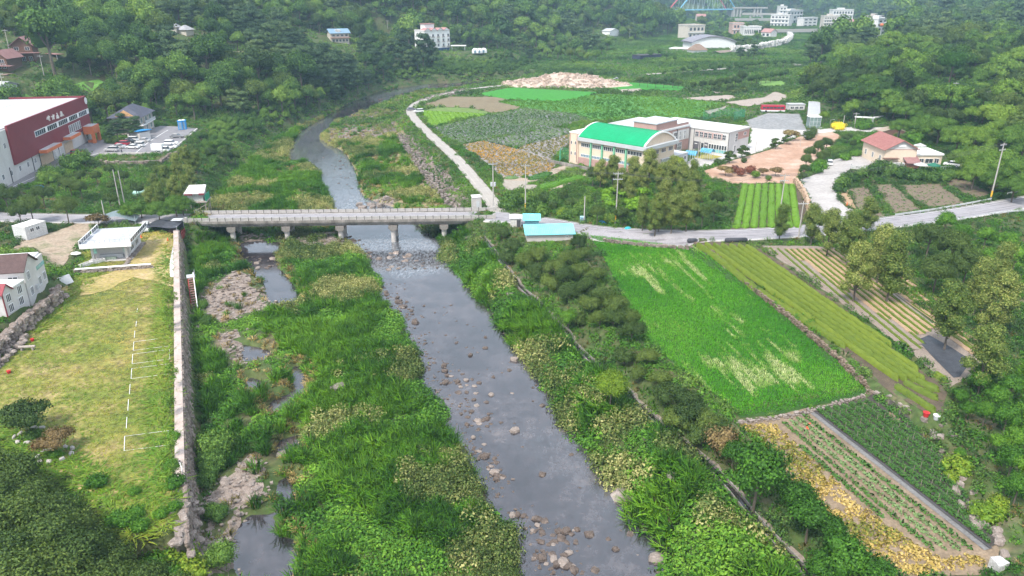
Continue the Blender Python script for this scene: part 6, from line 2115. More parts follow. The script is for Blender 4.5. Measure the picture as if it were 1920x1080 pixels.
# --- far bridges
def girder(label, pa, pb_, z, piers, w_=9, dep=1.8, name='girder_bridge', railm=None):
 a, b_ = Vector(at(*pa, z)), Vector(at(*pb_, z))
 L_ = (b_ - a).length
 t = thing(name, label, 'bridge', (a.x, a.y, 0), math.atan2(b_.y - a.y, b_.x - a.x))
 MB().box(0, 0, z - dep, L_, w_, z).build('deck', RAILC, t)
 for y_ in (0, w_ - .4):
  MB().box(0, y_, z + .003, L_, y_ + .4, z + 1.2).build('parapet', railm or RAILC, t)
 for px in piers:
  x = L_ * (px - pa[0]) / (pb_[0] - pa[0])
  MB().box(x - 1.6, 1.2, -4, x + 1.6, w_ - 1.2, z - dep - .003).build('pier', RAILC, t)
 return t

girder('long pale bridge on two wall piers crossing the river before the far town', (1452, 57.5), (1660, 55), 10.5, (1493, 1545, 1600), 10, 2.2)
girder('lower pale viaduct left of the far town', (1372, 36), (1452, 36), 11.5, (1385, 1404, 1424), 9, 2.4)
girder('upper pale viaduct left of the far town', (1392, 25.5), (1462, 26), 15.5, (1408, 1430), 9, 2.4)
t = girder('grey concrete arch viaduct right of the big steel arch', (1376, 14.5), (1440, 14.5), 24.5, (1378, 1384, 1390, 1416, 1422, 1428), 9, 1.6, 'arch_viaduct')
t2 = MB()
for i in range(10):
 a0, a1 = math.pi * i / 10, math.pi * (i + 1) / 10
 x0_, r = 29, 14
 t2.tube((x0_ - r * math.cos(a0), 4.5, 10 + 12 * math.sin(a0)), (x0_ - r * math.cos(a1), 4.5, 10 + 12 * math.sin(a1)), .9, .9, 6)
t2.build('arch', RAILC, t)
RIBR = mat('red_steel', (.55, .10, .11), (.62, .13, .14), sc=.2)
RIBB = mat('sky_blue_steel', (.16, .42, .58), (.2, .48, .64), sc=.2)
a, b_ = Vector(at(1270, 18.0, 22.5)), Vector(at(1376, 16.5, 22.5))
L_ = (b_ - a).length
t = thing('arch_bridge', 'big steel arch bridge with a red rib and a blue rib on the hazy horizon', 'bridge', (a.x, a.y, 0), math.atan2(b_.y - a.y, b_.x - a.x))
MB().box(0, 0, 20.6, L_, 16, 22.5).build('deck', RIBB, t)
for m_, y_, nm, dx in ((RIBB, 0.6, 'blue_rib', 5), (RIBR, 15.4, 'red_rib', -7)):
 mb = MB()
 n = 22
 pt = [(dx + L_ * i / n, y_ + (8 - y_) * .12 * math.sin(math.pi * i / n), 22 + 40 * (1 - (2 * i / n - 1) ** 2)) for i in range(n + 1)]
 for p, q in zip(pt, pt[1:]): mb.tube(p, q, 1.15, 1.15, 8)
 mb.build(nm, m_, t)
 for i in range(2, n - 1, 2):
  MB().tube(pt[i], (dx + L_ * (i + .9) / n, y_, 22), .15, .15, 5).tube(pt[i], (dx + L_ * (i - .9) / n, y_, 22), .15, .15, 5).build('hanger', mat('pale_steel', (.5, .6, .6), (.56, .66, .66)), t)
for x in (1, L_ - 3): MB().box(x, 1, -6, x + 4, 15, 20.597).build('pier', RAILC, t)

# ------------------------------------------------------------------ vehicles
TYRE = mat('tyre', (.02, .02, .02), (.03, .03, .03))
CHROME = mat('lamp_glass', (.6, .6, .6), (.75, .75, .75), rough=.15)

def paint(nm, c):
 return mat('car_paint_' + nm, tuple(x * .95 for x in c), c, sc=.5, rough=.28, spec=.5, fine=.03)

PAINT = {'white': paint('white', (.74, .74, .73)), 'silver': paint('silver', (.5, .5, .5)), 'black': paint('black', (.03, .03, .035)), 'red': paint('red', (.38, .025, .05)), 'grey': paint('grey', (.2, .2, .21))}
PROF = {'sedan': ([(-2.25, .3), (-2.3, .7), (-2.15, .93), (-1.4, .98), (1.0, .96), (1.9, .84), (2.25, .66), (2.28, .3)], [(-1.75, .96), (1.15, .95), (.35, 1.42), (-1.05, 1.43)]),
  'suv': ([(-2.2, .38), (-2.25, .8), (-2.2, 1.08), (-1.4, 1.12), (1.0, 1.1), (1.95, 1.0), (2.2, .75), (2.22, .38)], [(-2.18, 1.1), (1.15, 1.09), (.5, 1.68), (-1.95, 1.7)]),
  'truck': ([(.55, .4), (.5, .9), (.6, 1.15), (2.3, 1.12), (2.5, .8), (2.5, .4)], [(.65, 1.13), (2.35, 1.1), (2.0, 1.9), (.7, 1.95)])}

def car(label, kind, col, loc, rz, cat='car', name='car'):
 m = PAINT[col]
 t = thing(name, label, cat, loc, rz, 'parked vehicles')
 lo, hi = PROF[kind]
 w_ = .88

 def body():
  b = MB()
  n = len(lo)
  v = [(x, -w_ * (.93 if z < .45 or z > .9 else 1), z) for x, z in lo] + [(x, w_ * (.93 if z < .45 or z > .9 else 1), z) for x, z in lo]
  f = [tuple(range(n)), tuple(range(2 * n - 1, n - 1, -1))] + [(n + i, n + (i + 1) % n, (i + 1) % n, i) for i in range(n)]
  return b.add(v, f).mesh('body', m)
 link('body', shared(('carb', kind, col), body), t)

 def cab(mm, k, dz, nm):
  b = MB()
  n = len(hi)
  v = []
  for s in (-1, 1):
   for i, (x, z) in enumerate(hi):
    top = i >= 2
    v.append((x, s * (.64 if top else .82) * k, z + dz))
  f = [tuple(range(n)), tuple(range(2 * n - 1, n - 1, -1))] + [(n + i, n + (i + 1) % n, (i + 1) % n, i) for i in range(n)]
  return b.add(v, f).mesh(nm, mm)
 link('windows', shared(('carw', kind), lambda: cab(PANE, 1, 0, 'windows')), t)
 (xa, za), (xb, zb_) = hi[2], hi[3]
 link('roof', shared(('carr', kind, col), lambda: MB().add([(xa + .05, -.66, za - .02), (xb - .05, -.66, zb_ - .02), (xb - .05, .66, zb_ - .02), (xa + .05, .66, za - .02), (xa, -.6, za + .06), (xb, -.6, zb_ + .06), (xb, .6, zb_ + .06), (xa, .6, za + .06)],
         [(4, 5, 6, 7), (0, 1, 5, 4), (1, 2, 6, 5), (2, 3, 7, 6), (3, 0, 4, 7), (3, 2, 1, 0)]).mesh('roof', m)), t)
 wh = shared(('wheel', 1), lambda: MB().tube((0, -.11, 0), (0, .11, 0), .33, .33, 14).mesh('wheel', TYRE))
 hub = shared(('hub', 1), lambda: MB().tube((0, -.125, 0), (0, .125, 0), .18, .18, 10).mesh('hub', CHROME))
 xs = (-1.4, 1.4) if kind != 'truck' else (-1.5, 1.7)
 for x in xs:
  for y_ in (-.8, .8):
   link('hub', hub, link('wheel', wh, t, (x, y_, .33)))
 hl = shared(('hl', 1), lambda: MB().box(-.06, -.17, -.07, .05, .17, .07).mesh('headlight', CHROME))
 for y_ in (-.6, .6): link('headlight', hl, t, (lo[-2][0] - .02, y_, .7))
 if kind == 'truck':
  MB().box(-2.6, -.85, .55, .5, .85, .75).build('bed', m, t)
 return t

def lot(px, py):
 x, y, z = at(px, py, 8.0)
 return (x, y, h(x, y) + .06)

for lb, k, c, px, py, rz in (('silver off-roader parked nearest the terrace edge, in front of its row', 'suv', 'silver', 210, 284, 3.1), ('silver car half hidden behind the silver off-roader', 'sedan', 'silver', 222, 278, 3.1), ('dark red car parked behind the silver cars', 'suv', 'red', 230, 273, 3.1),
                             ('black car between the red car and the shed', 'sedan', 'black', 241, 268, 3.05), ('white car beside the garden shed corner', 'suv', 'white', 247, 265, 3.1), ('pale silver saloon in front of the garden shed', 'sedan', 'silver', 269, 266.5, 3.1), ('white car in the middle row of the terrace car park, nearer one', 'sedan', 'white', 249, 278.5, 3.1),
                             ('white car in the middle row of the terrace car park, farther one', 'suv', 'white', 258, 275.5, 3.1), ('dark grey saloon parked alone near the blue toilets', 'sedan', 'grey', 332, 258.5, .05), ('white car next to the camper box truck', 'suv', 'white', 319, 279, .1), ('white car farthest along the terrace edge row', 'suv', 'white', 322, 272, .1)):
 car(lb, k, c, lot(px, py), rz)
t = car('white camper box truck at the terrace edge', 'truck', 'white', lot(304, 285.5), .05, 'truck', 'camper_truck')
MB().box(-3.0, -1.05, .76, .6, 1.05, 2.75).build('camper_box', PAINT['white'], t)
t = car('silver car parked on dirt between the flat-roofed building and the dark tarp shelter', 'suv', 'silver', g(274, 432), rad(-68))
car('white car parked under trees at the upper drive', 'suv', 'white', g(1555, 309), rad(70))
car('white car parked right of the restaurant annex', 'suv', 'white', g(1783, 312), rad(150))
car('white van in the lane bend beside the dark car', 'suv', 'white', g(785, 211), rad(200))
car('small dark car in the lane bend left of the white van', 'sedan', 'grey', g(772, 207), rad(30))
t = car('white pickup on the far lane behind the rubble heap', 'truck', 'white', g(1152, 151), rad(15), 'truck', 'pickup')
MB().box(-2.6, -.85, .76, .5, .85, 1.2).build('bed_side', PAINT['white'], t)
car('red car by the orange entrance porch', 'suv', 'red', lot(147, 290), 1.2)
# red bus
p = at(1448, 212, 6)
t = thing('bus', 'red and white bus parked at the far side of the yard', 'bus', (p[0], p[1], h(p[0], p[1])), rad(-4))
MB().box(-5.2, -1.2, .35, 5.2, 1.2, 1.0).build('lower_body', PAINT['white'], t)
MB().ext([(-5.2, 1.003), (5.25, 1.003), (5.15, 2.9), (5.0, 3.05), (-5.1, 3.05), (-5.2, 2.9)], -1.2, 1.2).build('body', mat('bus_red', (.42, .02, .04), (.5, .03, .06), rough=.3), t)
for i in range(6): MB().box(-4.8 + i * 1.6, -1.24, 1.6, -3.4 + i * 1.6, -1.203, 2.4).build('window', PANE, t)
MB().box(5.1, -1.0, 1.5, 5.28, 1.0, 2.6).build('windscreen', PANE, t)
for x in (-3.2, 3.2):
 for y_ in (-1.1, 1.1): MB().tube((x, y_ - .14, .45), (x, y_ + .14, .45), .45, .45, 14).build('wheel', TYRE, t)
# portable toilets
bt = MB().box(-.55, -.55, 0, .55, .55, 2.1).box(-.6, -.6, 2.1, .6, .6, 2.3).mesh('cabin', BLUER)
for i, px in enumerate((340, 346)):
 t = thing('portable_toilet', ('left' if i == 0 else 'right') + ' one of the two blue portable toilets at the car park end', 'toilet cabin', lot(px, 243 - i * .6), rad(10), 'blue portable toilets', 1.5)
 link('cabin', bt, t)
 MB().box(-.35, -.6, .15, .35, -.553, 1.9).build('door', STEELB, t)
 MB().dome((0, 0, 2.301), .45, .45, .18, 10, 3).build('cap', WHITE, t)
for i in range(9):
 a, b_ = lot(255 + i * 6.5 - 26, 285 - i * 3.4), lot(272 + i * 6.5 - 26, 285 - i * 3.4)
 tag(ribbon('parking_line', [a[:2], b_[:2]], [(-.06, 0), (.06, 0)], WHITE, eps=.085, st=2), kind='structure')
tag(ribbon('parking_line', [lot(252, 289)[:2], lot(281, 265)[:2], lot(315, 244)[:2]], [(-.1, 0), (.1, 0)], WHITE, eps=.09, st=2), kind='structure')
tag(ribbon('parking_line', [lot(20, 352)[:2], lot(90, 322)[:2], lot(140, 293)[:2]], [(-.1, 0), (.1, 0)], WHITE, eps=.09, st=2), kind='structure')
tag(ribbon('terrace_kerb', [lot(150, 301)[:2], lot(187, 290)[:2], lot(300, 288.5)[:2], lot(334, 274)[:2], lot(370, 243)[:2]], [(-.2, 0), (-.19, .5), (.25, .5), (.26, -.4)], CONCRETE, eps=.05, st=2), kind='structure')

# person walking in the car park
def person(label, p, rz, cloth):
 t = thing('person', label, 'person', p, rz)
 J = [(0, 0, .95), (0, 0, 1.2), (0, .02, 1.42), (0, .03, 1.52), (-.1, 0, .9), (-.12, .18, .5), (-.12, .22, .06), (-.12, .34, .03), (.1, 0, .9), (.12, -.08, .5), (.12, -.3, .12), (.12, -.2, .05), (-.2, .02, 1.38), (-.25, -.1, 1.12), (-.26, -.02, .9), (.2, .02, 1.38), (.25, .08, 1.12), (.26, .24, .98)]
 E_ = [(0, 1), (1, 2), (2, 3), (0, 4), (4, 5), (5, 6), (6, 7), (0, 8), (8, 9), (9, 10), (10, 11), (2, 12), (12, 13), (13, 14), (2, 15), (15, 16), (16, 17)]
 rr_ = [.15, .14, .13, .06, .1, .07, .05, .045, .1, .07, .05, .045, .075, .05, .04, .075, .05, .04]
 me = bpy.data.meshes.new('body')
 me.from_pydata(J, E_, [])
 me.materials.append(cloth)
 o = link('body', me, t)
 sk = o.modifiers.new('skin', 'SKIN')
 me.skin_vertices.new() if not me.skin_vertices else None
 for i, r in enumerate(rr_): me.skin_vertices[0].data[i].radius = (r, r)
 me.skin_vertices[0].data[0].use_root = True
 o.modifiers.new('sub', 'SUBSURF').levels = 1
 MB().dome((0, .04, 1.64), .1, .115, .13, 10, 4, True).build('head', mat('skin', (.45, .28, .2), (.5, .32, .24)), t, smooth=True)
 MB().dome((0, .02, 1.66), .11, .12, .125, 10, 4).build('hair', DARKM, t, smooth=True)
 return t

person('person in dark clothes walking across the terrace car park', lot(229, 289), rad(-80), mat('dark_cloth', (.03, .03, .04), (.05, .05, .06)))

# ------------------------------------------------------------------ poles and wires
POLEC = mat('pole_concrete', (.36, .33, .305), (.46, .43, .40), sc=1, fine=.12)
YEL = mat('yellow_band', (.7, .38, .03), (.75, .45, .05))

def ztop(X, Y, ytop):
 lo, hi = -20, 57
 for _ in range(40):
  m = (lo + hi) / 2
  if proj(X, Y, m)[1] > ytop: lo = m
  else: hi = m
 return lo

TOPS = {}

def pole(key, label, xb, yb, yt, arms=2, band=False, r=.17, trans=0, lamp=0, z=None, rz=0., name='utility_pole', base=None):
 X, Y, Z = base or (at(xb, yb, z) if z is not None else g(xb, yb))
 H_ = max(3, ztop(X, Y, yt) - Z)
 t = thing(name, label, 'pole', (X, Y, Z), rz, 'utility poles' if name == 'utility_pole' else 'lamp posts')
 MB().tube((0, 0, -1), (0, 0, H_), r, r * .62, 10).build('shaft', POLEC, t)
 for i in range(arms):
  z_ = H_ - .5 - i * 1.3
  MB().box(-1.15, -.06, z_ - .06, 1.15, .06, z_ + .06).build('crossarm', GREY, t)
  ins = MB()
  for x in (-1.05, -.5, .5, 1.05): ins.tube((x, 0, z_ + .06), (x, 0, z_ + .32), .06, .05, 6)
  ins.build('insulator', RAILC, t)
 if band:
  MB().tube((0, 0, .7), (0, 0, 2.4), r * 1.08, r * 1.06, 10, False).build('warning_band', YEL, t)
 for i in range(trans):
  MB().tube((.42 - .8 * i, 0, H_ * .5), (.42 - .8 * i, 0, H_ * .5 + 1.0), .28, .28, 10).build('transformer', GREY, t)
 if lamp:
  MB().tube((0, 0, H_ - .1), (1.2, 0, H_ + .2), .05, .05, 6).build('lamp_arm', GREY, t)
  MB().box(1.0, -.12, H_ + .1, 1.6, .12, H_ + .22).build('lamp_head', GREY, t)
 TOPS[key] = (X, Y, Z + H_ - .2)
 return t

pole('a', 'tall utility pole with a yellow base band at the roadside guard rail on the right', 1857, 374, 268, 2, True, .2, rz=.4)
pole('b', 'utility pole with two crossarms and striped base in front of the topiary garden', 1154, 421, 322, 2, True)
pole('c', 'utility pole with an orange base band at the lane junction', 985, 398, 307, 1, True)
pole('d', 'utility pole with dark transformers beside the right bridge end', 925, 393, 304, 1, False, .18, 2)
pole('e', 'short bare pole at the roadside right of the turquoise sheds', 1095, 418, 368, 0)
pole('f', 'left pole of the twin power poles in the scrub behind the road', 225, 386, 318, 0)
pole('g', 'right pole of the twin power poles in the scrub behind the road', 234, 384, 320, 0)
pole('h', 'leaning grey pole beside the bronze-leaved small tree', 198, 414, 376, 0)
pole('i', 'utility pole in front of the timber lodge', 83, 143, 103, 1, z=None)
pole('j', 'utility pole at the left picture edge by the stilted house', 11, 183, 136, 2)
pole('k', 'utility pole standing in the small tea field', 1464, 388, 326, 2)
pole('l', 'utility pole behind the roadside chestnut trees', 1497, 445, 378, 1)
pole('m', 'dark lamp pole at the school court edge', 1307, 310, 250, 0, r=.14)
pole('n', 'utility pole behind the red-roofed restaurant', 1682, 262, 233, 1, z=7)
pole('o', 'utility pole by the yellow bush', 1601, 243, 211, 1, z=6.4)
pole('p', 'utility pole left of the yellow bush', 1580, 240, 216, 0, z=6.4)
pole('q', 'cross-shaped utility pole rising from the wooded knoll', 1786, 190, 154, 1)
pole('r', 'utility pole in the trees before the pale blue tank structure', 1848, 208, 170, 1)
pole('s', 'cross-shaped utility pole high on the wooded knoll', 1733, 152, 137, 1)
for k, (x, y, yt, lb) in enumerate(((727, 54, 38, 'left of the tall guesthouse'), (886, 60, 49, 'just right of the tall guesthouse'), (921, 58, 46, 'farther right of the tall guesthouse'), (1180, 77, 54, 'beside the small white house'), (256, 86, 73, 'near the pavilions'), (461, 57, 47, 'above the ruined stone building'), (18, 96, 55, 'above the timber lodge'), (536, 46, 34, 'left of the blue-roofed hillside house'))):
 pole('z%d' % k, 'utility pole in the hillside forest ' + lb, x, y, yt, 1)
for k, (x, y, yt, lb) in enumerate(((1555, 239, 226, 'in the school yard by the yellow bush'), (1500, 275, 256, 'between the clipped pines of the yard'), (1447, 277, 262, 'at the fence left of the clipped pines'), (1416, 285, 265, 'beside the white school block'), (1530, 262, 240, 'at the far end of the yard fence'))):
 pole('y%d' % k, 'slim lamp post ' + lb, x, y, yt, 0, r=.09, lamp=1, name='lamp_post', z=6.2)

def wire(a, b_, label, n=12, sag=.035, r=.03):
 pa, pb_ = Vector(TOPS[a]), Vector(TOPS[b_])
 L_ = (pb_ - pa).length
 d = (pb_ - pa).normalized()
 s = Vector((-d.y, d.x, 0))
 mb = MB()
 for off in (-1.0, 0, 1.0):
  pts = [pa + (pb_ - pa) * (i / n) + s * off + Vector((0, 0, -L_ * sag * 4 * (i / n) * (1 - i / n))) for i in range(n + 1)]
  for p, q in zip(pts, pts[1:]): mb.tube(p - pa, q - pa, r, r, 4, False)
 t = mb.build('power_line', DARKM, None, pa)
 tag(t, label, 'power line', 'overhead wires')

wire('b', 'c', 'overhead wires from the junction pole to the garden pole')
wire('c', 'd', 'overhead wires from the junction pole to the bridge-end pole')
wire('b', 'k', 'overhead wires from the garden pole to the tea field pole')
wire('k', 'a', 'overhead wires from the tea field pole to the tall roadside pole')
wire('i', 'j', 'overhead wires near the timber lodge')
wire('q', 'r', 'overhead wires between the poles on the knoll')

# ------------------------------------------------------------------ guard rails
def guardrail(label, line, gap=2.6):
 l_ = resample([p[:2] for p in line], gap)
 c = l_[0]
 z0 = h(*c)
 t = thing('guard_rail', label, 'guard rail', (c[0], c[1], z0))
 mb = MB()
 for i, p in enumerate(l_):
  z = h(*p) - z0
  MB().tube((p[0] - c[0], p[1] - c[1], z - .4), (p[0] - c[0], p[1] - c[1], z + .85), .07, .07, 6).build('post', GREY, t)
  if i:
   q = l_[i - 1]
   zq = h(*q) - z0
   d = Vector((p[0] - q[0], p[1] - q[1])).normalized()
   for k in (.48, .72):
    a = (q[0] - c[0], q[1] - c[1], zq + k)
    b_ = (p[0] - c[0], p[1] - c[1], z + k)
    mb.tube(a, b_, .09, .09, 5, False)
 mb.build('rail', GREY, t)

guardrail('grey guard rail along the upper road edge above the roadside plots', [g(x, y) for x, y in [(1678, 407), (1740, 398), (1800, 388), (1858, 377)]])
guardrail('grey guard rail climbing to the right picture edge beside the yellow-banded pole', [g(x, y) for x, y in [(1888, 367), (1930, 357), (1990, 345)]])
guardrail('short grey guard rail on the lower road edge by the big chestnut trees', [g(x, y) for x, y in [(1652, 434), (1678, 433)]])
guardrail('grey guard rail on the lower road edge above the green thicket', [g(x, y) for x, y in [(1712, 426), (1745, 420), (1818, 413)]])
guardrail('grey guard rail on the lower road edge at the far right', [g(x, y) for x, y in [(1855, 405), (1890, 401), (1940, 397)]])

# ------------------------------------------------------------------ small things
TARP = mat('black_tarp', (.035, .037, .045), (.06, .062, .072), sc=1, rough=.6, bump=.03)
p = g(312, 438)
t = thing('tarp_shelter', 'dark tarp shelter on poles at the left end of the bridge', 'shelter', p, rad(4))
gx_, gy_ = np.meshgrid(np.linspace(-3.6, 3.6, 15), np.linspace(-2.4, 2.6, 11))
gz = 2.5 + .35 * np.sin(gx_ * .9) * np.cos(gy_ * .9) - .12 * (gx_ / 3) ** 2 - .2 * np.maximum(0, -gy_ - 1.2)
i_ = np.arange(gx_.size).reshape(gx_.shape)
q4 = np.stack([i_[:-1, :-1], i_[:-1, 1:], i_[1:, 1:], i_[1:, :-1]], -1).reshape(-1, 4)
link('tarp', npmesh('tarp', np.stack([gx_, gy_, gz], -1).reshape(-1, 3), q4, TARP, True), t)
for x in (-3.4, 3.4):
 for y_ in (-2.2, 2.4): MB().tube((x, y_, -.4), (x, y_, 2.45), .06, .06, 6).build('pole', GREY, t)
MB().box(-3.4, 2.3, 0, 3.4, 2.36, 2.2).build('back_sheet', TARP, t)
MB().box(-2, -.6, 0, .6, .8, .8).box(1, -1, 0, 2.4, .6, 1.1).build('stored_goods', BROWNW, t)
MB().box(1.2, .6, 2.9, 3.5, 2.7, 2.96).build('upper_sheet', GREY, t)
t = thing('shade_net', 'grey-green shade net slung beside the road above the flat-roofed building', 'net', g(222, 418), rad(8))
gx_, gy_ = np.meshgrid(np.linspace(-4.6, 4.6, 15), np.linspace(-1.9, 1.9, 7))
gz = 1.9 + .5 * np.cos(gx_ * .7) - .5 * (gx_ > 2) * (gx_ - 2) * .3 + .12 * gy_
i_ = np.arange(gx_.size).reshape(gx_.shape)
link('net', npmesh('net', np.stack([gx_, gy_, gz], -1).reshape(-1, 3), np.stack([i_[:-1, :-1], i_[:-1, 1:], i_[1:, 1:], i_[1:, :-1]], -1).reshape(-1, 4), mat('grey_net', (.12, .16, .17), (.17, .21, .22), sc=1), True), t)
for x in (-4.5, 0, 4.5): MB().tube((x, -1.8, -.4), (x, -1.8, 2.1), .05, .05, 6).build('pole', GREY, t)
MAR = mat('red_frame', (.32, .045, .045), (.4, .07, .07))
t = thing('red_gate', 'rust-red metal fence panels at the top of the retaining wall by the bridge', 'fence', g(331, 444), rad(10))
b_ = MB()
for i in range(9): b_.box(-1.9 + i * .45, 0, 0, -1.84 + i * .45, .06, 1.6)
for z in (.1, .8, 1.55): b_.box(-1.9, -.02, z, 1.76, .08, z + .07)
b_.build('panel', MAR, t)
b_ = MB()
for i in range(9): b_.box(1.8, -2.6 + i * .5, 0, 1.86, -2.54 + i * .5, 1.8)
for z in (.1, .9, 1.7): b_.box(1.78, -2.6, z, 1.88, 1.5, z + .07)
b_.build('panel', MAR, t)
# white path slab on the wall top
q = [at(x, y, 5.6) for x, y in [(334, 449), (330, 470), (326, 495), (327, 519)]]
t = ribbon('white_slab_path', q, [(-.75, -.1), (-.75, .25), (.75, .25), (.75, -.1)], mat('white_slab', (.66, .64, .63), (.74, .72, .71), sc=1), eps=.02, st=1.5)
tag(t, 'narrow white slab path running along the top of the retaining wall near the bridge', 'path')
# steel stair from the wall to the river bed
p = at(349, 515, 5.0)
t = thing('stair', 'rusty metal stair with a white handrail leaning against the river wall', 'stair', (p[0], p[1], 0), WZ)
MB().box(-.6, 0, 4.6, 1.2, 1.6, 4.75).build('landing', GREY, t)
for i in range(14):
 MB().box(1.2 + i * .62, .3, 4.5 - i * .28, 1.9 + i * .62, 1.25, 4.56 - i * .28).build('tread', mat('rust', (.17, .09, .07), (.24, .14, .11)), t)
for y_ in (.25, 1.3):
 MB().tube((1.2, y_, 4.4), (10, y_, .5), .1, .1, 6).build('stringer', MAR, t)
MB().tube((1.0, 1.35, 5.6), (10, 1.35, 1.7), .09, .09, 6).tube((10, 1.35, .5), (10, 1.35, 1.7), .07, .07, 6).tube((1.0, 1.35, 4.6), (1.0, 1.35, 5.6), .07, .07, 6).build('handrail', WHITE, t)
for i in range(4): MB().tube((-.5 + i * .55, 1.55, 4.75), (-.5 + i * .55, 1.55, 5.7), .04, .04, 5).build('landing_post', GREY, t)
# parking stalls marked on the lawn
FR = [(1.0, 258, 578, 585, 318, 588), (1, 256, 602, 612, 318, 604), (1, 253, 620, 633, 318, 622), (1, 251, 641, 657, 318, 642), (1, 249, 664, 682, 318, 671), (1, 247, 691, 710, 318, 700), (1, 244, 720, 739, 318, 726), (1, 241, 749, 770, 318, 751), (1, 238, 782, 803, 316, 780), (1, 234, 818, 845, 316, 806)]
for i, (_, x, y0, y1, x2, y2) in enumerate(FR):
 a, b_ = at(x, y0, 5.6), at(x - 1.2, y1, 5.6)
 c = at(x2, y0 - (x2 - x) * .13, 5.6)
 d = at(x2, y1 - (x2 - x) * .13, 5.6)
 t = thing('stall_marking', 'white string frame of a camping stall on the lawn, number %s counted from the bridge' % 'one two three four five six seven eight nine ten'.split()[i], 'stall marking', (a[0], a[1], h(a[0], a[1])), 0, 'stall frames on the lawn')
 bars = [(a, b_)] + ([(a, c), (b_, d)] if i in (3, 4, 5, 9) else []) + ([(c, d)] if i in (4, 9) else [])
 for p0, p1 in bars:
  mb = MB()
  l_ = resample([p0[:2], p1[:2]], 1.5)
  for q0, q1 in zip(l_, l_[1:]):
   mb.tube((q0[0] - a[0], q0[1] - a[1], h(*q0) + .10 - t.location.z), (q1[0] - a[0], q1[1] - a[1], h(*q1) + .10 - t.location.z), .04 if (p0, p1) == (a, b_) else .018, None, 5)
  mb.build('bar', WHITE, t)
# rings of stones round the two lawn trees
for lb, px, py, r in (('ring of pale stones round the pine on the left lawn', 62, 817, 2.0), ('ring of pale stones round the bronze-leaved tree on the left lawn', 102, 853, 2.0)):
 p = at(px, py, 5.55)
 t = thing('stone_ring', lb, 'stone ring', p)
 stones(t, [(r * math.cos(a) * R.uniform(.9, 1.1), r * .85 * math.sin(a) * R.uniform(.9, 1.1), .1, (R.uniform(.5, .85), R.uniform(.35, .6), R.uniform(.4, .7)), a + 1.57) for a in [i * 2 * math.pi / 9 + R.uniform(-.15, .15) for i in range(9)]], mat('ring_stone', (.34, .31, .28), (.46, .43, .40), sc=1), 20)
# lawn oddments
PLAST = mat('plastic_red', (.4, .02, .02), (.5, .03, .03))
for lb, px, py, z in (('red bucket at the lawn edge below the boulder wall', 61, 639, 5.6), ('red pot on the lawn edge near the left picture side', 17, 699, 5.6), ('red pot near the stone ring of the lawn pine', 64, 840, 5.6), ('red pot at the boulder wall end', 110, 566, 5.6), ('dark red basin at the pepper field edge', 1732, 796, 4.6), ('white basin at the pepper field edge', 1751, 803, 4.6)):
 t = thing('pot', lb, 'pot', at(px, py, z))
 t.location.z = h(t.location.x, t.location.y)
 r = .28 if px < 1000 else .4
 MB().tube((0, 0, 0), (0, 0, r * 1.5), r * .75, r, 12).build('body', PLAST if 'red' in lb else GREY, t)
 MB().tube((0, 0, r * 1.5), (0, 0, r * 1.65), r * 1.1, r * 1.1, 12).build('rim', PLAST if 'red' in lb else WHITE, t)
t = thing('log_bench', 'pale log bench on the lawn below the boulder wall', 'bench', at(52, 656, 5.6), rad(8))
MB().tube((-1.2, 0, .55), (1.2, 0, .55), .24, .22, 10).build('seat', TIM, t)
for x in (-.8, .8): MB().box(x - .1, -.25, -.1, x + .1, .25, .4).build('leg', TIM, t)
p = at(340, 880, 5.75)
t = thing('bicycle', 'white bicycle leaning on the top of the river wall', 'bicycle', (p[0], p[1], 5.74), WZ + .15)
for x in (-.62, .62):
 m_ = MB()
 for i in range(14):
  a0, a1 = i * 2 * math.pi / 14, (i + 1) * 2 * math.pi / 14
  m_.tube((x + .4 * math.cos(a0), 0, .42 + .4 * math.sin(a0)), (x + .4 * math.cos(a1), 0, .42 + .4 * math.sin(a1)), .045, .045, 5, False)
 m_.build('wheel', WHITE, t)
MB().tube((-.62, 0, .42), (-.1, 0, .45), .04).tube((-.1, 0, .45), (-.2, 0, 1.0), .04).tube((-.1, 0, .45), (.45, 0, .95), .04).tube((-.2, 0, .95), (.45, 0, .95), .04).tube((.62, 0, .42), (.42, 0, 1.15), .04).tube((-.62, 0, .42), (-.2, 0, .95), .03).build('frame', WHITE, t)
MB().tube((.42, -.3, 1.15), (.42, .3, 1.15), .04).build('handlebar', DARKM, t)
MB().box(-.38, -.1, 1.0, -.08, .1, 1.08).build('saddle', DARKM, t)
p = at(1749, 1058, 4.5)
p = at(1870, 1066, 4.6)
t = thing('bulk_bag', 'white bulk bag standing at the lower right field corner', 'bag', p, .3, None, .8)
MB().prism([(-.75, -.7), (.75, -.75), (.8, .7), (-.7, .75)], -.2, [1.1, 1.35, 1.2, 1.4]).build('bag', CLOTH, t)
MB().dome((0, 0, 1.1), .72, .7, .6, 10, 3).build('bag_top', mat('grey_sheet', (.4, .4, .4), (.55, .55, .55)), t)
t = thing('hose', 'short orange hose lying between the vegetable rows', 'hose', g(1508, 806))
mb = MB()
pts = [(math.cos(i * .5) * .5 + i * .16, math.sin(i * .9) * .35 + i * .12, .12) for i in range(10)]
for a, b_ in zip(pts, pts[1:]): mb.tube(a, b_, .07, .07, 5)
mb.build('tube', mat('hose_orange', (.7, .12, .05), (.75, .16, .07)), t)
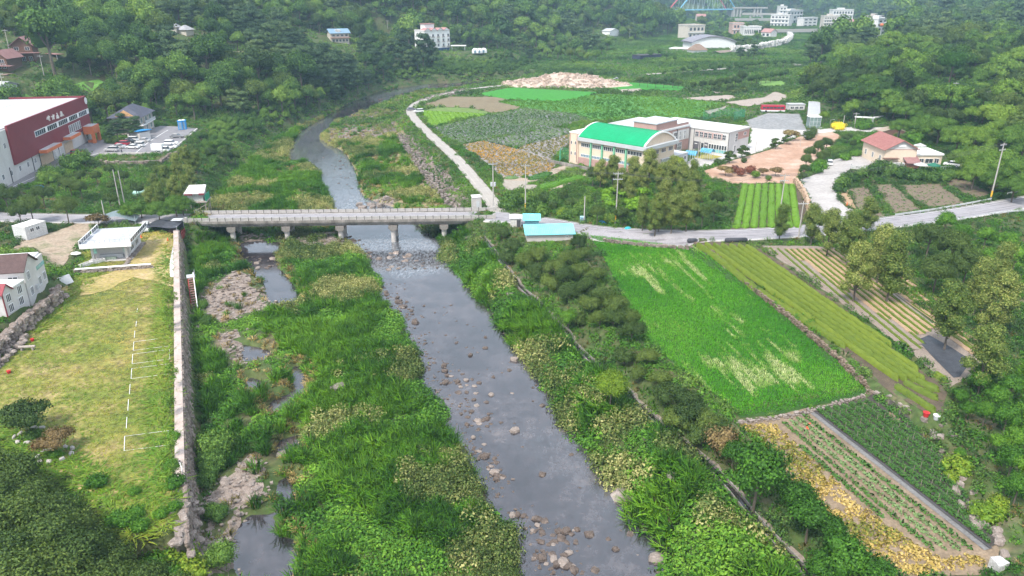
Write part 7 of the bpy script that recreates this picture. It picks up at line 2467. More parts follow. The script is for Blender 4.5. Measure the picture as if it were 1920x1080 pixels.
for lb, px, py, L_ in (('black plastic-wrapped bale roll beside the road above the tea rows', 1380, 453, 2.6), ('black tarp heap at the top corner of the rice paddy', 1298, 454, .9)):
 t = thing('wrapped_bale', lb, 'bale', g(px, py), .02)
 MB().tube((-L_ * .8, 0, .35), (L_ * .8, 0, .4), .55, .5, 12).dome((-L_ * .8, 0, .35), .5, .55, .55, 10, 3, True).dome((L_ * .8, 0, .38), .5, .5, .5, 10, 3, True).build('wrap', TARP, t, smooth=True)
for lb, px, py, m_, s in (('bright blue tarp bundle at the roadside hedge', 1128, 417, BLUER, 1.0), ('teal plastic pile at the roadside by the garden trees', 1177, 427, mat('teal', (.03, .3, .36), (.05, .38, .44)), .8), ('pale rubbish heap at the roadside by the garden trees', 1168, 420, ROCKL, 1.0), ('blue plastic sheet in the shrubs beside the tarp shelter', 328, 384, BLUER, .8), ('blue tarp on the terrace edge below the maroon hall', 72, 350, BLUER, 1.1), ('white covered mound on the road side of the turquoise shed', 1051, 425, CLOTH, 1.1), ('pale green tarp in the scrub right of the twin poles', 262, 362, mat('mint_tarp', (.3, .5, .42), (.38, .58, .5)), 1.9)):
 p = g(px, py + 2)
 t = thing('tarp_bundle', lb, 'tarp', p, R.uniform(0, 1))
 MB().dome((0, 0, -.1), s * 1.1, s * .75, s * .8, 12, 4).dome((s * .5, .1, -.1), s * .8, s * .6, s * .6, 10, 3).build('cover', m_, t)
q0 = at(1740, 655, 6.7)
drape('black_mulch_sheet', [p_[:2] for p_ in (at(1720, 637, 6.7), at(1742, 628, 6.7), at(1785, 652, 6.7), at(1822, 676, 6.7), at(1800, 706, 6.7), at(1788, 708, 6.7), at(1752, 672, 6.7))], TARP, .10, kind=None, label='black mulch sheet spread at the end of the straw strips under a tree', cat='sheet')
t = thing('junction_box', 'pale blue roadside box at the foot of the short bare pole', 'cabinet', g(1092, 417))
MB().box(-.6, -.4, -.2, .6, .4, 1.5).build('body', mat('pale_blue', (.3, .5, .6)), t)
MB().box(-.5, -.43, .1, .5, -.403, 1.3).build('door', STEELB, t)
for i, (x, y, lb) in enumerate(((162, 498, 'white bathtub-like trough'), (183, 492, 'long pale trough'))):
 t = thing('trough', lb + ' lying by the open front of the flat-roofed building', 'trough', at(x, y, 5.6), rad(70 - 20 * i), 'troughs')
 MB().box(-1.4, -.55, 0, 1.4, .55, .1).box(-1.4, -.55, .1, 1.4, -.45, .6).box(-1.4, .45, .1, 1.4, .55, .6).box(-1.4, -.449, .1, -1.3, .449, .6).box(1.3, -.449, .1, 1.4, .449, .6).build('tub', ROCKW, t)
p = at(194, 513, 5.0)
t = thing('steps', 'short dark steps through the low stone wall of the lawn', 'steps', p, rad(4))
for i in range(5): MB().box(-.8, -1.4 + i * .42, -.4, .8, -1.0 + i * .42, .15 + i * .2).build('step', DARKM, t)
t = thing('satellite_dish', 'white dish lying on the slope left of the flat-roofed building', 'dish', at(143, 478, 5.9), 0)
MB().dome((0, 0, .3), 1.1, .8, .35, 14, 3).build('dish', WHITE, t)
MB().tube((0, 0, -.3), (0, 0, .4), .1, .1, 6).build('stand', GREY, t)
t = thing('panel', 'tilted grey panel leaning at the corner of the boulder wall', 'panel', at(127, 533, 6.0), rad(65))
MB().add([(-1.3, 0, 0), (1.3, 0, 0), (1.3, .9, 1.5), (-1.3, .9, 1.5), (-1.3, .12, 0), (1.3, .12, 0), (1.3, 1.0, 1.5), (-1.3, 1.0, 1.5)], [(0, 1, 2, 3), (7, 6, 5, 4), (0, 4, 5, 1), (1, 5, 6, 2), (2, 6, 7, 3), (3, 7, 4, 0)]).build('sheet', GREY, t)
MB().box(-1.35, .02, -.1, -1.25, 1.0, .1).build('foot', WHITE, t)
CONE = mat('cone_orange', (.65, .14, .04), (.7, .18, .06))
for lb, px, py in (('orange traffic cone in front of the red fence panels', 315, 452), ('orange traffic cone right of the flat-roofed building', 265, 446), ('orange traffic cone nearer the flat-roofed building wall', 254, 448), ('orange traffic cone at the roadside plot corner', 1588, 385)):
 t = thing('traffic_cone', lb, 'cone', g(px, py), 0, 'traffic cones')
 MB().tube((0, 0, .06), (0, 0, .9), .22, .04, 10).build('cone', CONE, t)
 MB().box(-.3, -.3, 0, .3, .3, .06).build('base', CONE, t)

# ------------------------------------------------------------------ crops in rows
def rowmesh(name, p0, p1, wid, hgt, m, dens, csize, seed, wob=.12, fill=True, bumpy=.18, jit=.6):
 """a clipped or leafy row standing on the ground, in coordinates relative to p0"""
 rng = np.random.default_rng(seed)
 L_ = math.dist(p0, p1)
 d = ((p1[0] - p0[0]) / L_, (p1[1] - p0[1]) / L_)
 z0 = h(*p0)
 V, F_, N, LF_, o = [], [], [], [], 0
 ns, nc = max(4, int(L_ / .55)), 9
 if fill:
  s = np.linspace(0, L_, ns + 1)
  a = np.linspace(0, math.pi, nc)
  S, A_ = np.meshgrid(s, a, indexing='ij')
  end = np.clip(np.minimum(S, L_ - S) / (wid * .6), 0, 1) ** .5
  wl = 1 + bumpy * (vn(S + seed * 31, A_ * 0, 2.2, seed) - .5) * 2
  off = -np.cos(A_) * wid / 2 * wl * end * (1 + bumpy * (vn(S * 3, A_ * 2, 1, seed + 1) - .5))
  zz = np.maximum(np.sin(A_), 0) ** .6 * hgt * end * (1 + bumpy * (vn(S * 2, A_ * 2, 1, seed + 2) - .5) * 2) - .05
  X = p0[0] + d[0] * S - d[1] * off
  Y = p0[1] + d[1] * S + d[0] * off
  V.append(np.stack([X - p0[0], Y - p0[1], hz_(X, Y) - z0 + zz], -1).reshape(-1, 3))
  i_ = np.arange(S.size).reshape(S.shape)
  F_.append(np.stack([i_[:-1, :-1], i_[1:, :-1], i_[1:, 1:], i_[:-1, 1:]], -1).reshape(-1, 4))
  N.append(unit(np.stack([-d[1] * -np.cos(A_), d[0] * -np.cos(A_), np.sin(A_) + .3], -1).reshape(-1, 3)))
  LF_.append(rng.uniform(.2, .7, S.size))
  o = S.size
 n = int(L_ * wid * dens)
 if n:
  t = rng.uniform(0, L_, n)
  a = rng.uniform(.1, math.pi - .1, n)
  end = np.clip(np.minimum(t, L_ - t) / (wid * .6), 0.15, 1) ** .5
  q = rng.uniform(.86, 1.1, n) if fill else rng.uniform(.3, 1.1, n)
  off = -np.cos(a) * wid / 2 * q * end
  zz = np.sin(a) ** .6 * hgt * q * end
  X = p0[0] + d[0] * t - d[1] * off
  Y = p0[1] + d[1] * t + d[0] * off
  c = np.stack([X - p0[0], Y - p0[1], hz_(X, Y) - z0 + zz], 1)
  nn = unit(np.stack([-d[1] * -np.cos(a), d[0] * -np.cos(a), np.sin(a) + .4], 1))
  v = cards(c, nn, csize * rng.uniform(.6, 1.4, n), rng, jit=jit)
  V.append(v); F_.append(np.arange(4 * n).reshape(-1, 4) + o); N.append(np.repeat(unit(nn + rng.normal(0, .2, nn.shape)), 4, 0)); LF_.append(np.repeat(rng.uniform(0, 1, n), 4))
 return npmesh(name, np.concatenate(V), np.concatenate(F_), m, True, {'leaf': np.concatenate(LF_)}, nrm=np.concatenate(N))

def croprow(name, label, cat, group, p0, p1, wid, hgt, m, dens, csize, tone, child='foliage', **k):
 me = rowmesh(child, p0, p1, wid, hgt, m, dens, csize, R.randrange(9999), **k)
 o = link(name, me, None, (p0[0], p0[1], h(*p0)))
 o['tone'] = float(tone)
 return tag(o, label, cat, group)

def rowsin(poly, d, sp, off=0., trim=.3):
 """segments of parallel lines inside a polygon"""
 P = np.array([p[:2] for p in poly])
 d = np.array(d) / np.hypot(*d)
 n = np.array([-d[1], d[0]])
 q = P @ n
 out = []
 for c in np.arange(q.min() + sp * .5 + off, q.max(), sp):
  t = np.arange((P @ d).min(), (P @ d).max(), .25)
  X, Y = d[0] * t + n[0] * c, d[1] * t + n[1] * c
  m = inpoly(X, Y, poly)
  if m.sum() > 8:
   i = np.where(m)[0]
   a, b = i[0], i[-1]
   out.append(((X[a] + d[0] * trim, Y[a] + d[1] * trim), (X[b] - d[0] * trim, Y[b] - d[1] * trim)))
 return out

def lerp(a, b, t):
 return tuple(x + (y - x) * t for x, y in zip(a, b))

ORD = 'first second third fourth fifth sixth seventh eighth ninth tenth eleventh twelfth thirteenth fourteenth fifteenth sixteenth seventeenth eighteenth nineteenth twentieth'.split()
# clipped tea on the terrace right of the rice
for i in range(7):
 a, b = lerp((1306, 459), (1398, 463), i / 6), lerp((1668, 716), (1768, 722), i / 6)
 if i == 0: b = (1585, 655)
 if i > 4: b = lerp(a, b, (.92, .74)[i - 5])
 p0, p1 = at(*a, 6.2)[:2], at(*b, 6.2)[:2]
 croprow('tea_row', ORD[i] + ' long clipped tea hedge counted from the rice paddy side', 'tea hedge', 'tea hedges on the terrace', p0, p1, .72, 1.0, G_TEA, 26, .17, .42 + R.uniform(-.12, .12))
for i, (a, b, lb) in enumerate((((1676, 724), (1755, 776), 'short tea hedge beyond the gap, lowest one'), ((1692, 718), (1760, 752), 'short tea hedge beyond the gap, second from the bottom'), ((1712, 712), (1762, 738), 'short tea hedge beyond the gap, third from the bottom'), ((1748, 706), (1776, 724), 'short tea hedge beyond the gap, topmost'))):
 croprow('tea_row', lb, 'tea hedge', 'tea hedges on the terrace', at(*a, 6.2)[:2], at(*b, 6.2)[:2], 1.0, .8, G_TEA, 26, .17, .36 + R.uniform(-.1, .1))
# bright tea field by the drive
for i in range(8):
 t0 = (i + .5) / 8
 p0, p1 = g(*lerp((1391, 347), (1491, 347), t0))[:2], g(*lerp((1372, 429), (1504, 428), t0))[:2]
 croprow('tea_row', ORD[i] + ' bright green tea hedge from the left in the small field by the drive', 'tea hedge', 'bright tea hedges by the drive', p0, p1, 1.7, .75, G_TEAB, 22, .2, .5 + R.uniform(-.1, .1) - .25 * (i == 3))
# seedling beds by the lane
for i in range(12):
 t0 = (i + .3) / 12.3
 p0, p1 = g(*lerp((793, 208), (908, 214), t0))[:2], g(*lerp((808, 236), (916, 215), t0))[:2]
 if math.dist(p0, p1) < 2.5: continue
 croprow('seedling_bed', ORD[i] + ' light green seedling bed from the lane side', 'seedling bed', 'seedling beds by the lane', p0, p1, 3.1, .5, G_TEAB, 6, .4, .68)
# straw strips with young tea
d_ = Vector(at(1770, 690, 6.6)) - Vector(at(1500, 470, 6.6))
OR = wp([(1468, 466), (1572, 466), (1640, 525), (1716, 588), (1752, 622), (1722, 634), (1640, 588), (1545, 520)], 6.6)
GR = wp([(1428, 463), (1466, 466), (1545, 522), (1640, 590), (1720, 636), (1735, 660), (1700, 655), (1560, 553)], 6.6)
OR2 = wp([(1660, 500), (1690, 505), (1760, 555), (1850, 640), (1850, 668), (1822, 668), (1740, 600), (1680, 540)], 6.6)
STRAWM = mat('straw', (.29, .185, .105), (.38, .265, .165), sc=1)
STRAWG = mat('grey_straw', (.19, .145, .115), (.27, .215, .175), sc=1)
k = 0
for poly, m_, sp in ((OR, STRAWM, 1.35), (GR, STRAWG, 1.45), (OR2, STRAWM, 1.5)):
 for p0, p1 in rowsin(poly, d_[:2], sp):
  tag(ribbon('straw_strip', [p0, p1], [(-sp * .33, 0), (-sp * .1, .07), (sp * .12, .06), (sp * .33, 0)], m_, eps=.10, st=.8, wob=.12), kind='structure')
  n = Vector((-(p1[1] - p0[1]), p1[0] - p0[0])).normalized() * sp * .5
  croprow('young_tea_row', 'thin row of young tea plants, %s of the straw strips under the chestnut trees' % (ORD[k] if k < 20 else 'last'), 'tea row', 'young tea rows in the straw field', (p0[0] + n.x, p0[1] + n.y), (p1[0] + n.x, p1[1] + n.y), .5, .34, G_TEA, 26, .16, .30)
  k += 1
# lower right: peppers, leafy vegetables, yellow beans
e0, e1 = Vector(at(1514, 768, 4.3)), Vector(at(1850, 1032, 4.3))
PD = (e1 - e0)[:2]
PEP = wp([(1524, 767), (1640, 747), (1700, 787), (1764, 852), (1872, 1022), (1853, 1028)], 4.3)
SQ = wp([(1458, 792), (1508, 772), (1840, 1036), (1758, 1040), (1655, 972), (1600, 932), (1532, 867), (1490, 827)], 4.3)
BEAN = wp([(1390, 800), (1452, 793), (1486, 829), (1528, 869), (1596, 935), (1650, 975), (1752, 1044), (1842, 1044), (1856, 1060), (1640, 1090), (1560, 1008), (1475, 885)], 4.3)
STAKE = MB().tube((0, 0, 0), (0, 0, 1.45), .035, .03, 5).mesh('stake', TWIG)
for i, (p0, p1) in enumerate(rowsin(PEP, PD, 1.3)):
 o = croprow('pepper_row', ORD[i % 20] + ' dark green staked pepper row counted from the grey film strip', 'pepper row', 'staked pepper rows', p0, p1, .55, .85, G_PEPPER, 230, .2, .68, fill=False)
 L_ = math.dist(p0, p1)
 for q in range(1, int(L_ / 2.6)):
  s = q * 2.6 + R.uniform(-.3, .3)
  x, y = (p1[0] - p0[0]) * s / L_, (p1[1] - p0[1]) * s / L_
  link('stake', STAKE, o, (x, y, h(p0[0] + x, p0[1] + y) - h(*p0)))
t = ribbon('film_strip', [tuple(e0[:2]), tuple(e1[:2])], [(-.35, 0), (.35, 0)], mat('pale_film', (.13, .125, .12), (.18, .175, .17)), eps=.11, st=1.5)
tag(t, 'pale grey and black film strip between the pepper rows and the leafy vegetables', 'film strip')
t2 = ribbon('dark_edge', [tuple(e0[:2]), tuple(e1[:2])], [(-.75, 0), (-.36, 0.04)], DARKM, eps=.11, st=1.5, parent=t)
for i, (p0, p1) in enumerate(rowsin(SQ, PD, 1.25)):
 croprow('vegetable_row', ORD[i % 20] + ' sparse leafy vegetable row counted from the yellow bean field', 'vegetable row', 'leafy vegetable rows', p0, p1, .75, .4, G_PEPPER if i % 4 < 2 else G_TARO, 42 if i % 3 else 60, .30, .8, fill=False, jit=.8)
x, y = jgrid(FIELD['meadow'], 1.9, 66, False)
scatter('meadow_weeds', 'weedfar', P3(x, y), NR.uniform(.35, .9, len(x)), np.clip(.62 + (fbm(x, y, 18, 67, 3) - .5) * 1.4, .05, .95))
soil = drape('pepper_soil', PEP, mat('dark_soil', (.035, .03, .025), (.07, .06, .05), sc=.8), .08, ex=False)
x, y = jgrid(BEAN, .55, 61, False)
m = (fbm(x, y, 3, 62) > .34) & (NR.uniform(0, 1, len(x)) < .92)
scatter('yellow_beans', 'yellow', P3(x[m], y[m], .05), NR.uniform(.9, 1.7, m.sum()), np.clip(.42 + (fbm(x[m], y[m], 5, 63) - .5) * 1.8, .02, .9))
k = 0
for o in [o for o in COL.objects if o.name.split('.')[0] == 'vegetable_plot' and o.location.length < 1][1:]:
 vs = np.array([(v.co.x, v.co.y) for v in o.data.vertices])
 d = vs[vs[:, 1].argmin()] - vs[vs[:, 1].argmax()]
 x, y = jgrid([tuple(vs.min(0)), (vs[:, 0].max(), vs[:, 1].min()), tuple(vs.max(0)), (vs[:, 0].min(), vs[:, 1].max())], .8, 77, False)
 m = (np.min((x[:, None] - vs[None, :, 0]) ** 2 + (y[:, None] - vs[None, :, 1]) ** 2, 1) < 1.2) & (NR.uniform(0, 1, len(x)) < .35)
 scatter('plot_seedlings', 'squash', P3(x[m], y[m], .05), NR.uniform(.6, 1.3, m.sum()), .5)
# rice in rows
RD = Vector(at(1632, 733, 5)) - Vector(at(1300, 461, 5))
pts = []
rng = np.random.default_rng(3)
PW = FIELD['rice_paddy']
for p0, p1 in rowsin(PW, RD[:2], .5, trim=.1):
 L_ = math.dist(p0, p1)
 n = int(L_ / .32)
 t = (np.arange(n) + rng.uniform(-.2, .2, n)) / n
 pts.append(np.stack([p0[0] + (p1[0] - p0[0]) * t, p0[1] + (p1[1] - p0[1]) * t], 1) + rng.normal(0, .03, (n, 2)))
pts = np.concatenate(pts)
m = inpoly(pts[:, 0], pts[:, 1], PW)
pts = pts[m]
u_ = np.array(RD[:2]) / np.hypot(*RD[:2])
al, ac = pts @ u_, pts @ np.array([-u_[1], u_[0]])
edge = segd(pts[:, 0], pts[:, 1], PW, True)[0]
amt = np.clip(.56 + (fbm(ac, al * .6, 16, 74, 2) - .4) * 2.2, 0, 1) * np.clip((edge - 1.5) / 4.5, 0, 1)
strk = .55 * vn(ac / .7, al / 5, 1, 75) + .3 * vn(ac / 2.2, al / 9, 1, 76) + .15 * rng.uniform(0, 1, len(al))
pat = strk + amt * .34 - .75
rt = np.where(pat > 0, .6 + .42 * np.clip(pat * 6, 0, 1) * rng.uniform(.4, 1, len(al)), .24 + (fbm(pts[:, 0], pts[:, 1], 12, 72) - .5) * .6 + rng.normal(0, .06, len(al)))
scatter('rice_plants', 'rice', P3(pts[:, 0], pts[:, 1], .03), rng.uniform(.85, 1.25, len(al)), np.clip(rt, .05, .98))
# fields beyond the lane
for nm, key, sp, tn in (('taro_field', 'taro', .95, .45), ('sesame_field', 'sesame', .95, .5)):
 for kf, o in enumerate([o for o in COL.objects if o.name.split('.')[0] == nm]):
  vs = [(v.co.x, v.co.y) for v in o.data.vertices]
 pass
for poly, key, sp, tn, nm in ((gp([(812, 238), (925, 214), (985, 202), (1010, 206), (1075, 213), (1110, 224), (1040, 238), (905, 262), (862, 271), (832, 257)]), 'taro', 1.15, .42, 'taro_plants'), (gp([(906, 263), (1040, 239), (1076, 243), (1068, 250), (966, 277)]), 'taro', 1.3, .55, 'taro_plants'),
                              (gp([(866, 273), (905, 265), (960, 278), (1045, 305), (1030, 324), (985, 332), (938, 328), (926, 312), (888, 287)]), 'sesame', 1.05, .6, 'sesame_plants'), (gp([(968, 278), (1068, 252), (1066, 268), (1035, 294), (1046, 302)]), 'sesame', 1.25, .22, 'sesame_plants')):
 x, y = jgrid(poly, sp, 81, False)
 scatter(nm, key, P3(x, y, .06), NR.uniform(.75, 1.25, len(x)), np.clip(tn + (fbm(x, y, 14, 83) - .5) * 1.0 + NR.normal(0, .08, len(x)), .02, .95))
for poly, lb, n_ in (([(1000, 352), (1092, 328), (1096, 334), (1016, 358)], 'bright green leafy vegetable bed between the paths below the school hall', G_BRIGHT), ([(985, 336), (1030, 322), (1036, 326), (1000, 340)], 'dark green vegetable bed above the dry plot', G_PEPPER), ([(1086, 352), (1108, 345), (1112, 358), (1090, 364)], 'small striped vegetable bed by the topiary garden', G_BRIGHT), ([(942, 333), (975, 331), (970, 337), (945, 338)], 'pale green vegetable bed beside the lane junction', G_TARO)):
 q = gp(poly)
 p0 = tuple(sum(v) / 2 for v in zip(q[0], q[3]))
 p1 = tuple(sum(v) / 2 for v in zip(q[1], q[2]))
 croprow('vegetable_bed', lb, 'vegetable bed', 'vegetable beds below the school', p0, p1, max(1.5, math.dist(q[0], q[3]) * .9), .7, n_, 12, .35, .6, bumpy=.3)

# ------------------------------------------------------------------ individual trees and bushes
def trees(name, label, cat, kind, items, group, lod='mid', tone=.45, tj=.15, base=10.):
 """items: (px, py of the crown centre, height m[, tone[, own label]])"""
 for it in items:
  px, py, Hh = it[:3]
  X, Y, Z = ctree(px, py, Hh)
  tn = it[3] if len(it) > 3 and it[3] is not None else min(.95, max(.05, tone + R.uniform(-tj, tj)))
  plant(name, it[4] if len(it) > 4 else label, cat, kind, (X, Y, Z), Hh / base, lod, tn, group=group)

trees('chestnut_tree', 'leafy chestnut tree with pale flower tips beside the straw strips below the road', 'tree', 'chestnut',
      [(1466, 412, 8, .45, 'slim roadside chestnut tree in front of the small tea field'), (1527, 414, 9), (1558, 428, 10), (1597, 440, 11), (1630, 402, 9, .6, 'chestnut tree straddling the road line below the drive mouth'), (1612, 500, 11), (1676, 492, 12.5, .55, 'largest pale-tipped chestnut tree between the straw strips and the road'), (1655, 470, 11),
       (1788, 582, 11, .5, 'chestnut tree rooted beside the black mulch sheet'), (1852, 660, 10, .6), (1878, 560, 11), (1880, 500, 10), (1840, 530, 10)], 'chestnut trees below the road', 'hi', .72, base=11)
trees('broadleaf_tree', 'dense dark broadleaf tree on the slope below the road at right', 'tree', 'dark', [(1745, 440, 9), (1790, 462, 10), (1760, 500, 9), (1815, 490, 9)], 'dark trees below the road', 'hi', .6)
trees('creeper_tree', 'bright green creeper-clad small tree at the lower road edge', 'tree', 'bright', [(1775, 412, 6.5, .6), (1808, 432, 5, .5), (1850, 440, 6, .75), (1890, 450, 6, .7), (1860, 480, 6, .7), (1905, 480, 7, .75)], 'creeper thicket by the road', 'mid', .6)
trees('chestnut_tree', 'chestnut tree with creamy catkins in the grove before the school', 'tree', 'chestnut',
      [(1126, 322, 8), (1150, 316, 9), (1165, 338, 8), (1188, 318, 9), (1206, 332, 8), (1219, 306, 10), (1240, 330, 9), (1262, 318, 9), (1282, 330, 9), (1300, 322, 8), (1302, 348, 9), (1250, 362, 9), (1278, 368, 9), (1238, 392, 9), (1262, 395, 9), (1290, 392, 9), (1206, 405, 8), (1230, 412, 8), (1182, 352, 7), (1296, 370, 9)], 'chestnut grove before the school', 'hi', .7, base=11)
trees('broadleaf_tree', 'dark green tree at the edge of the chestnut grove', 'tree', 'dark', [(1112, 326, 6), (1345, 372, 6), (1340, 395, 5), (1318, 402, 6), (1165, 398, 5.5), (1120, 398, 5.5)], 'dark trees of the school grove', 'mid', .5)
trees('lime_tree', 'yellow-green round tree top at the left end of the school court', 'tree', 'lime', [(1271, 304, 6, .75)], None, 'mid')
trees('topiary', 'bright green clipped disc-shaped topiary in the dark garden', 'topiary', 'disc',
      [(1137, 361, 1.9), (1150, 358, 1.9), (1137, 370, 2), (1141, 376, 2), (1144, 384, 2.1), (1169, 364, 2), (1176, 357, 1.9), (1187, 364, 2), (1206, 360, 2.1), (1197, 377, 2.1), (1192, 385, 2.1), (1187, 391, 2.1), (1179, 380, 1.8)], 'disc topiaries in the garden', 'lo', .62, base=1.15)
trees('clipped_shrub', 'dark rounded shrub in the garden along the roadside', 'shrub', 'greenball', [(1022, 369, 2.8, .3, 'dark dome-shaped clipped shrub by the lane junction'), (1055, 365, 2.6), (1036, 385, 2.2), (1068, 380, 2.4)], 'rounded garden shrubs', 'mid', .4, base=1.5)
trees('garden_bush', 'leafy garden bush along the roadside before the topiary', 'bush', 'bush',
      [(960, 368, 3.2), (975, 362, 3.2), (992, 366, 3), (1003, 388, 3), (1015, 392, 2.6), (1040, 372, 2.6), (1058, 392, 2.4), (1072, 398, 2.2), (1088, 385, 2.4), (1100, 372, 2.2), (1115, 388, 2.6), (1098, 400, 2.2), (1125, 402, 2.6), (1135, 395, 2.4), (1146, 408, 2.2), (1170, 410, 2.6), (1062, 402, 2.0), (950, 380, 2.6)], 'roadside garden bushes', 'mid', .5, .3, 1.2)
trees('lime_bush', 'pale yellow-green bush at the garden edge by the road', 'bush', 'limebush', [(1145, 409, 2.0, .75, 'pale yellow-green bush beside the striped pole base'), (1057, 396, 2.0, .5, 'flat lime-green bush right of the junction pole')], None, 'mid', base=1.2)
FRU = [(940, 428, 4.5), (960, 452, 4.5), (948, 475, 4.2), (985, 478, 4.5), (1010, 470, 4.2), (1005, 500, 4.5), (1040, 492, 4.5), (1030, 520, 4.5), (1065, 478, 4.5), (1062, 508, 4.5), (1092, 470, 4), (1088, 500, 4.5), (1070, 540, 4.5), (1100, 528, 4.8), (1118, 508, 4.2), (1128, 545, 4.8), (1105, 560, 4.5), (1155, 560, 4.8), (1150, 590, 4.5), (1178, 585, 4.5), (1185, 612, 4.5),
       (1125, 590, 4.2), (1172, 655, 3.8), (1255, 722, 4.5), (1240, 700, 3.6), (1285, 735, 4.5), (1298, 760, 4.8), (1335, 778, 4.5), (1318, 800, 4.5), (1275, 775, 4.2), (1352, 800, 4.2), (1215, 660, 3.4), (1200, 690, 3.0), (1080, 590, 3.6), (1088, 448, 4)]
trees('fruit_tree', None, 'tree', 'fruit', [(*q, None, 'dark grey-green fruit tree in the belt ' + ('behind the turquoise sheds near the bridge end' if q[1] < 482 else 'beside the upper part of the rice paddy' if q[1] < 535 else 'beside the middle of the rice paddy' if q[1] < 640 else 'along the lower end of the rice paddy')) for q in FRU], 'fruit trees beside the paddy', 'hi', .5, .38, 5.3)
trees('fruit_tree', 'bare brownish twiggy tree at the lower paddy corner', 'tree', 'brown', [(1352, 822, 3.6, .6)], None, 'mid', base=4)
trees('lime_tree', 'bright yellow-green round tree on the bank between river and channel', 'tree', 'lime', [(1146, 722, 6.5, .42)], None, 'hi')
trees('small_tree', 'small bright green upright tree beside the irrigation channel', 'tree', 'bright', [(1066, 596, 4, .7)], None, 'mid')
trees('broadleaf_tree', 'large leafy tree along the channel in the lower right', 'tree', 'bright',
      [(1422, 885, 9.5, .25, 'largest green tree over the channel in the lower right'), (1495, 925, 5.5, .12), (1520, 965, 6, .15), (1588, 1040, 7, .3, 'rounded bright tree at the bottom edge by the yellow beans'), (1648, 1075, 5.5, .2), (1375, 850, 4.5, .1), (1560, 990, 4.5, .1), (1545, 1060, 5, .2)], 'channel-side trees at lower right', 'mid', .2)
trees('dark_tree', 'dark small-leaved tree of the close canopy at the lower left corner', 'tree', 'dark',
      [(-11, 894, 9), (34, 907, 9), (4, 947, 9.5), (59, 947, 9), (94, 977, 9), (34, 992, 10), (-16, 1007, 10), (124, 1007, 8.5), (84, 1027, 10), (159, 1032, 8.5), (34, 1052, 10.5), (134, 1067, 9.5), (189, 1072, 8), (84, 1092, 10), (-11, 1082, 11), (234, 1097, 7.5), (284, 1102, 7), (174, 1117, 9), (34, 1132, 11), (-66, 922, 10), (-76, 1022, 10), (-56, 882, 9), (-86, 1102, 10), (324, 1122, 7), (124, 1152, 9)], 'dark canopy trees at lower left', 'hi', .52, .2)
trees('lawn_pine', 'dark leaning pine in a ring of stones on the left lawn', 'tree', 'lawnpine', [(42, 776, 4.6, .25)], None, 'hi', base=4)
trees('small_tree', 'bronze-leaved small tree in a ring of stones on the left lawn', 'tree', 'bronze', [(98, 824, 3.6, .5)], None, 'hi', base=4)
trees('bush', 'dark green bush inside the stone ring of the lawn pine', 'bush', 'bush', [(62, 812, 1.2, .4)], None, 'mid', base=1.2)
trees('bush', 'grassy green bush inside the stone ring of the bronze tree', 'bush', 'brightbush', [(102, 849, .9, .6)], None, 'mid', base=1.2)
trees('sapling', 'young staked sapling on the lawn beside the river wall', 'sapling', 'sapling', [(314, 558, 4), (313, 590, 4.2), (318, 606, 3), (322, 700, 4), (318, 755, 3.4), (320, 835, 3), (326, 880, 3), (325, 560, 3.4)], 'saplings along the river wall', 'mid', .55, .2, 4.2)
trees('shrub', 'low green shrub at the lower end of the lawn', 'shrub', 'brightbush', [(325, 815, 1.0), (322, 868, 1.0), (330, 898, 1.2), (250, 960, 1.3), (240, 970, 1.2), (300, 960, 1.0), (262, 982, 1.2), (250, 920, .8), (328, 945, .9), (270, 1005, 1.9), (285, 1035, 2.2), (262, 1030, 2), (220, 970, 1.4), (180, 900, 1.4), (135, 915, 1.8), (120, 905, 1.6), (310, 1025, 2)], 'low shrubs on the lawn', 'mid', .45, .3, 1.2)
trees('shrub', 'yellow-green shrub tumbling over the lower end of the river wall', 'shrub', 'limebush', [(345, 1010, 2.2), (335, 1035, 2.2), (352, 1050, 2), (320, 1000, 1.8)], 'yellow-green shrubs at the wall end', 'mid', .5, .2, 1.2)
trees('bush', 'dark green bush at the foot of the river wall', 'bush', 'bush', [(400, 832, 3.2, .62, 'largest round bush at the foot of the river wall'), (395, 862, 2.4), (385, 895, 1.6), (400, 1040, 2.2), (395, 955, 1.4), (410, 960, 1.5), (385, 600, 1.6), (380, 570, 1.4)], 'bushes at the wall foot', 'hi', .5, .2, 1.2)
trees('roadside_tree', 'spreading dark roadside tree along the left road', 'tree', 'dark', [(8, 362, 8), (55, 384, 7.5, .6, 'roadside tree behind the grey container'), (122, 386, 7.2, .65, 'roadside tree left of the leaning grey pole'), (78, 360, 7), (150, 352, 6), (130, 345, 6), (35, 400, 6)], 'dark trees along the left road', 'hi', .5)
trees('small_tree', 'bronze-brown small tree beside the leaning grey pole', 'tree', 'bronze', [(183, 408, 3.6, .25)], None, 'mid', base=4)
trees('tree', 'yellowish-tipped tree in the belt above the bridge end', 'tree', 'chestnut', [(290, 345, 7), (310, 330, 7.5), (330, 310, 8), (345, 295, 8), (355, 325, 8), (325, 350, 7), (300, 365, 7), (280, 372, 6.5), (345, 345, 7), (366, 300, 7)], 'yellowish trees above the bridge end', 'hi', .62, .12, 11)
trees('tree', 'broad dark tree overhanging the road at the left bridge end', 'tree', 'zelkova', [(295, 388, 6.5), (330, 395, 6.5), (340, 378, 6), (262, 385, 5.5), (240, 392, 5)], 'dark trees at the left bridge end', 'hi', .35)
trees('tree', 'dark green tree in the scrub below the car park terrace', 'tree', 'dark', [(150, 330, 5), (205, 318, 5), (180, 330, 5), (230, 330, 5), (290, 312, 6), (300, 320, 6), (255, 352, 5), (205, 372, 5), (360, 282, 7), (420, 275, 7), (395, 285, 6), (440, 290, 6), (210, 345, 4.5), (120, 340, 5)], 'trees below the terrace', 'mid', .45, .2)
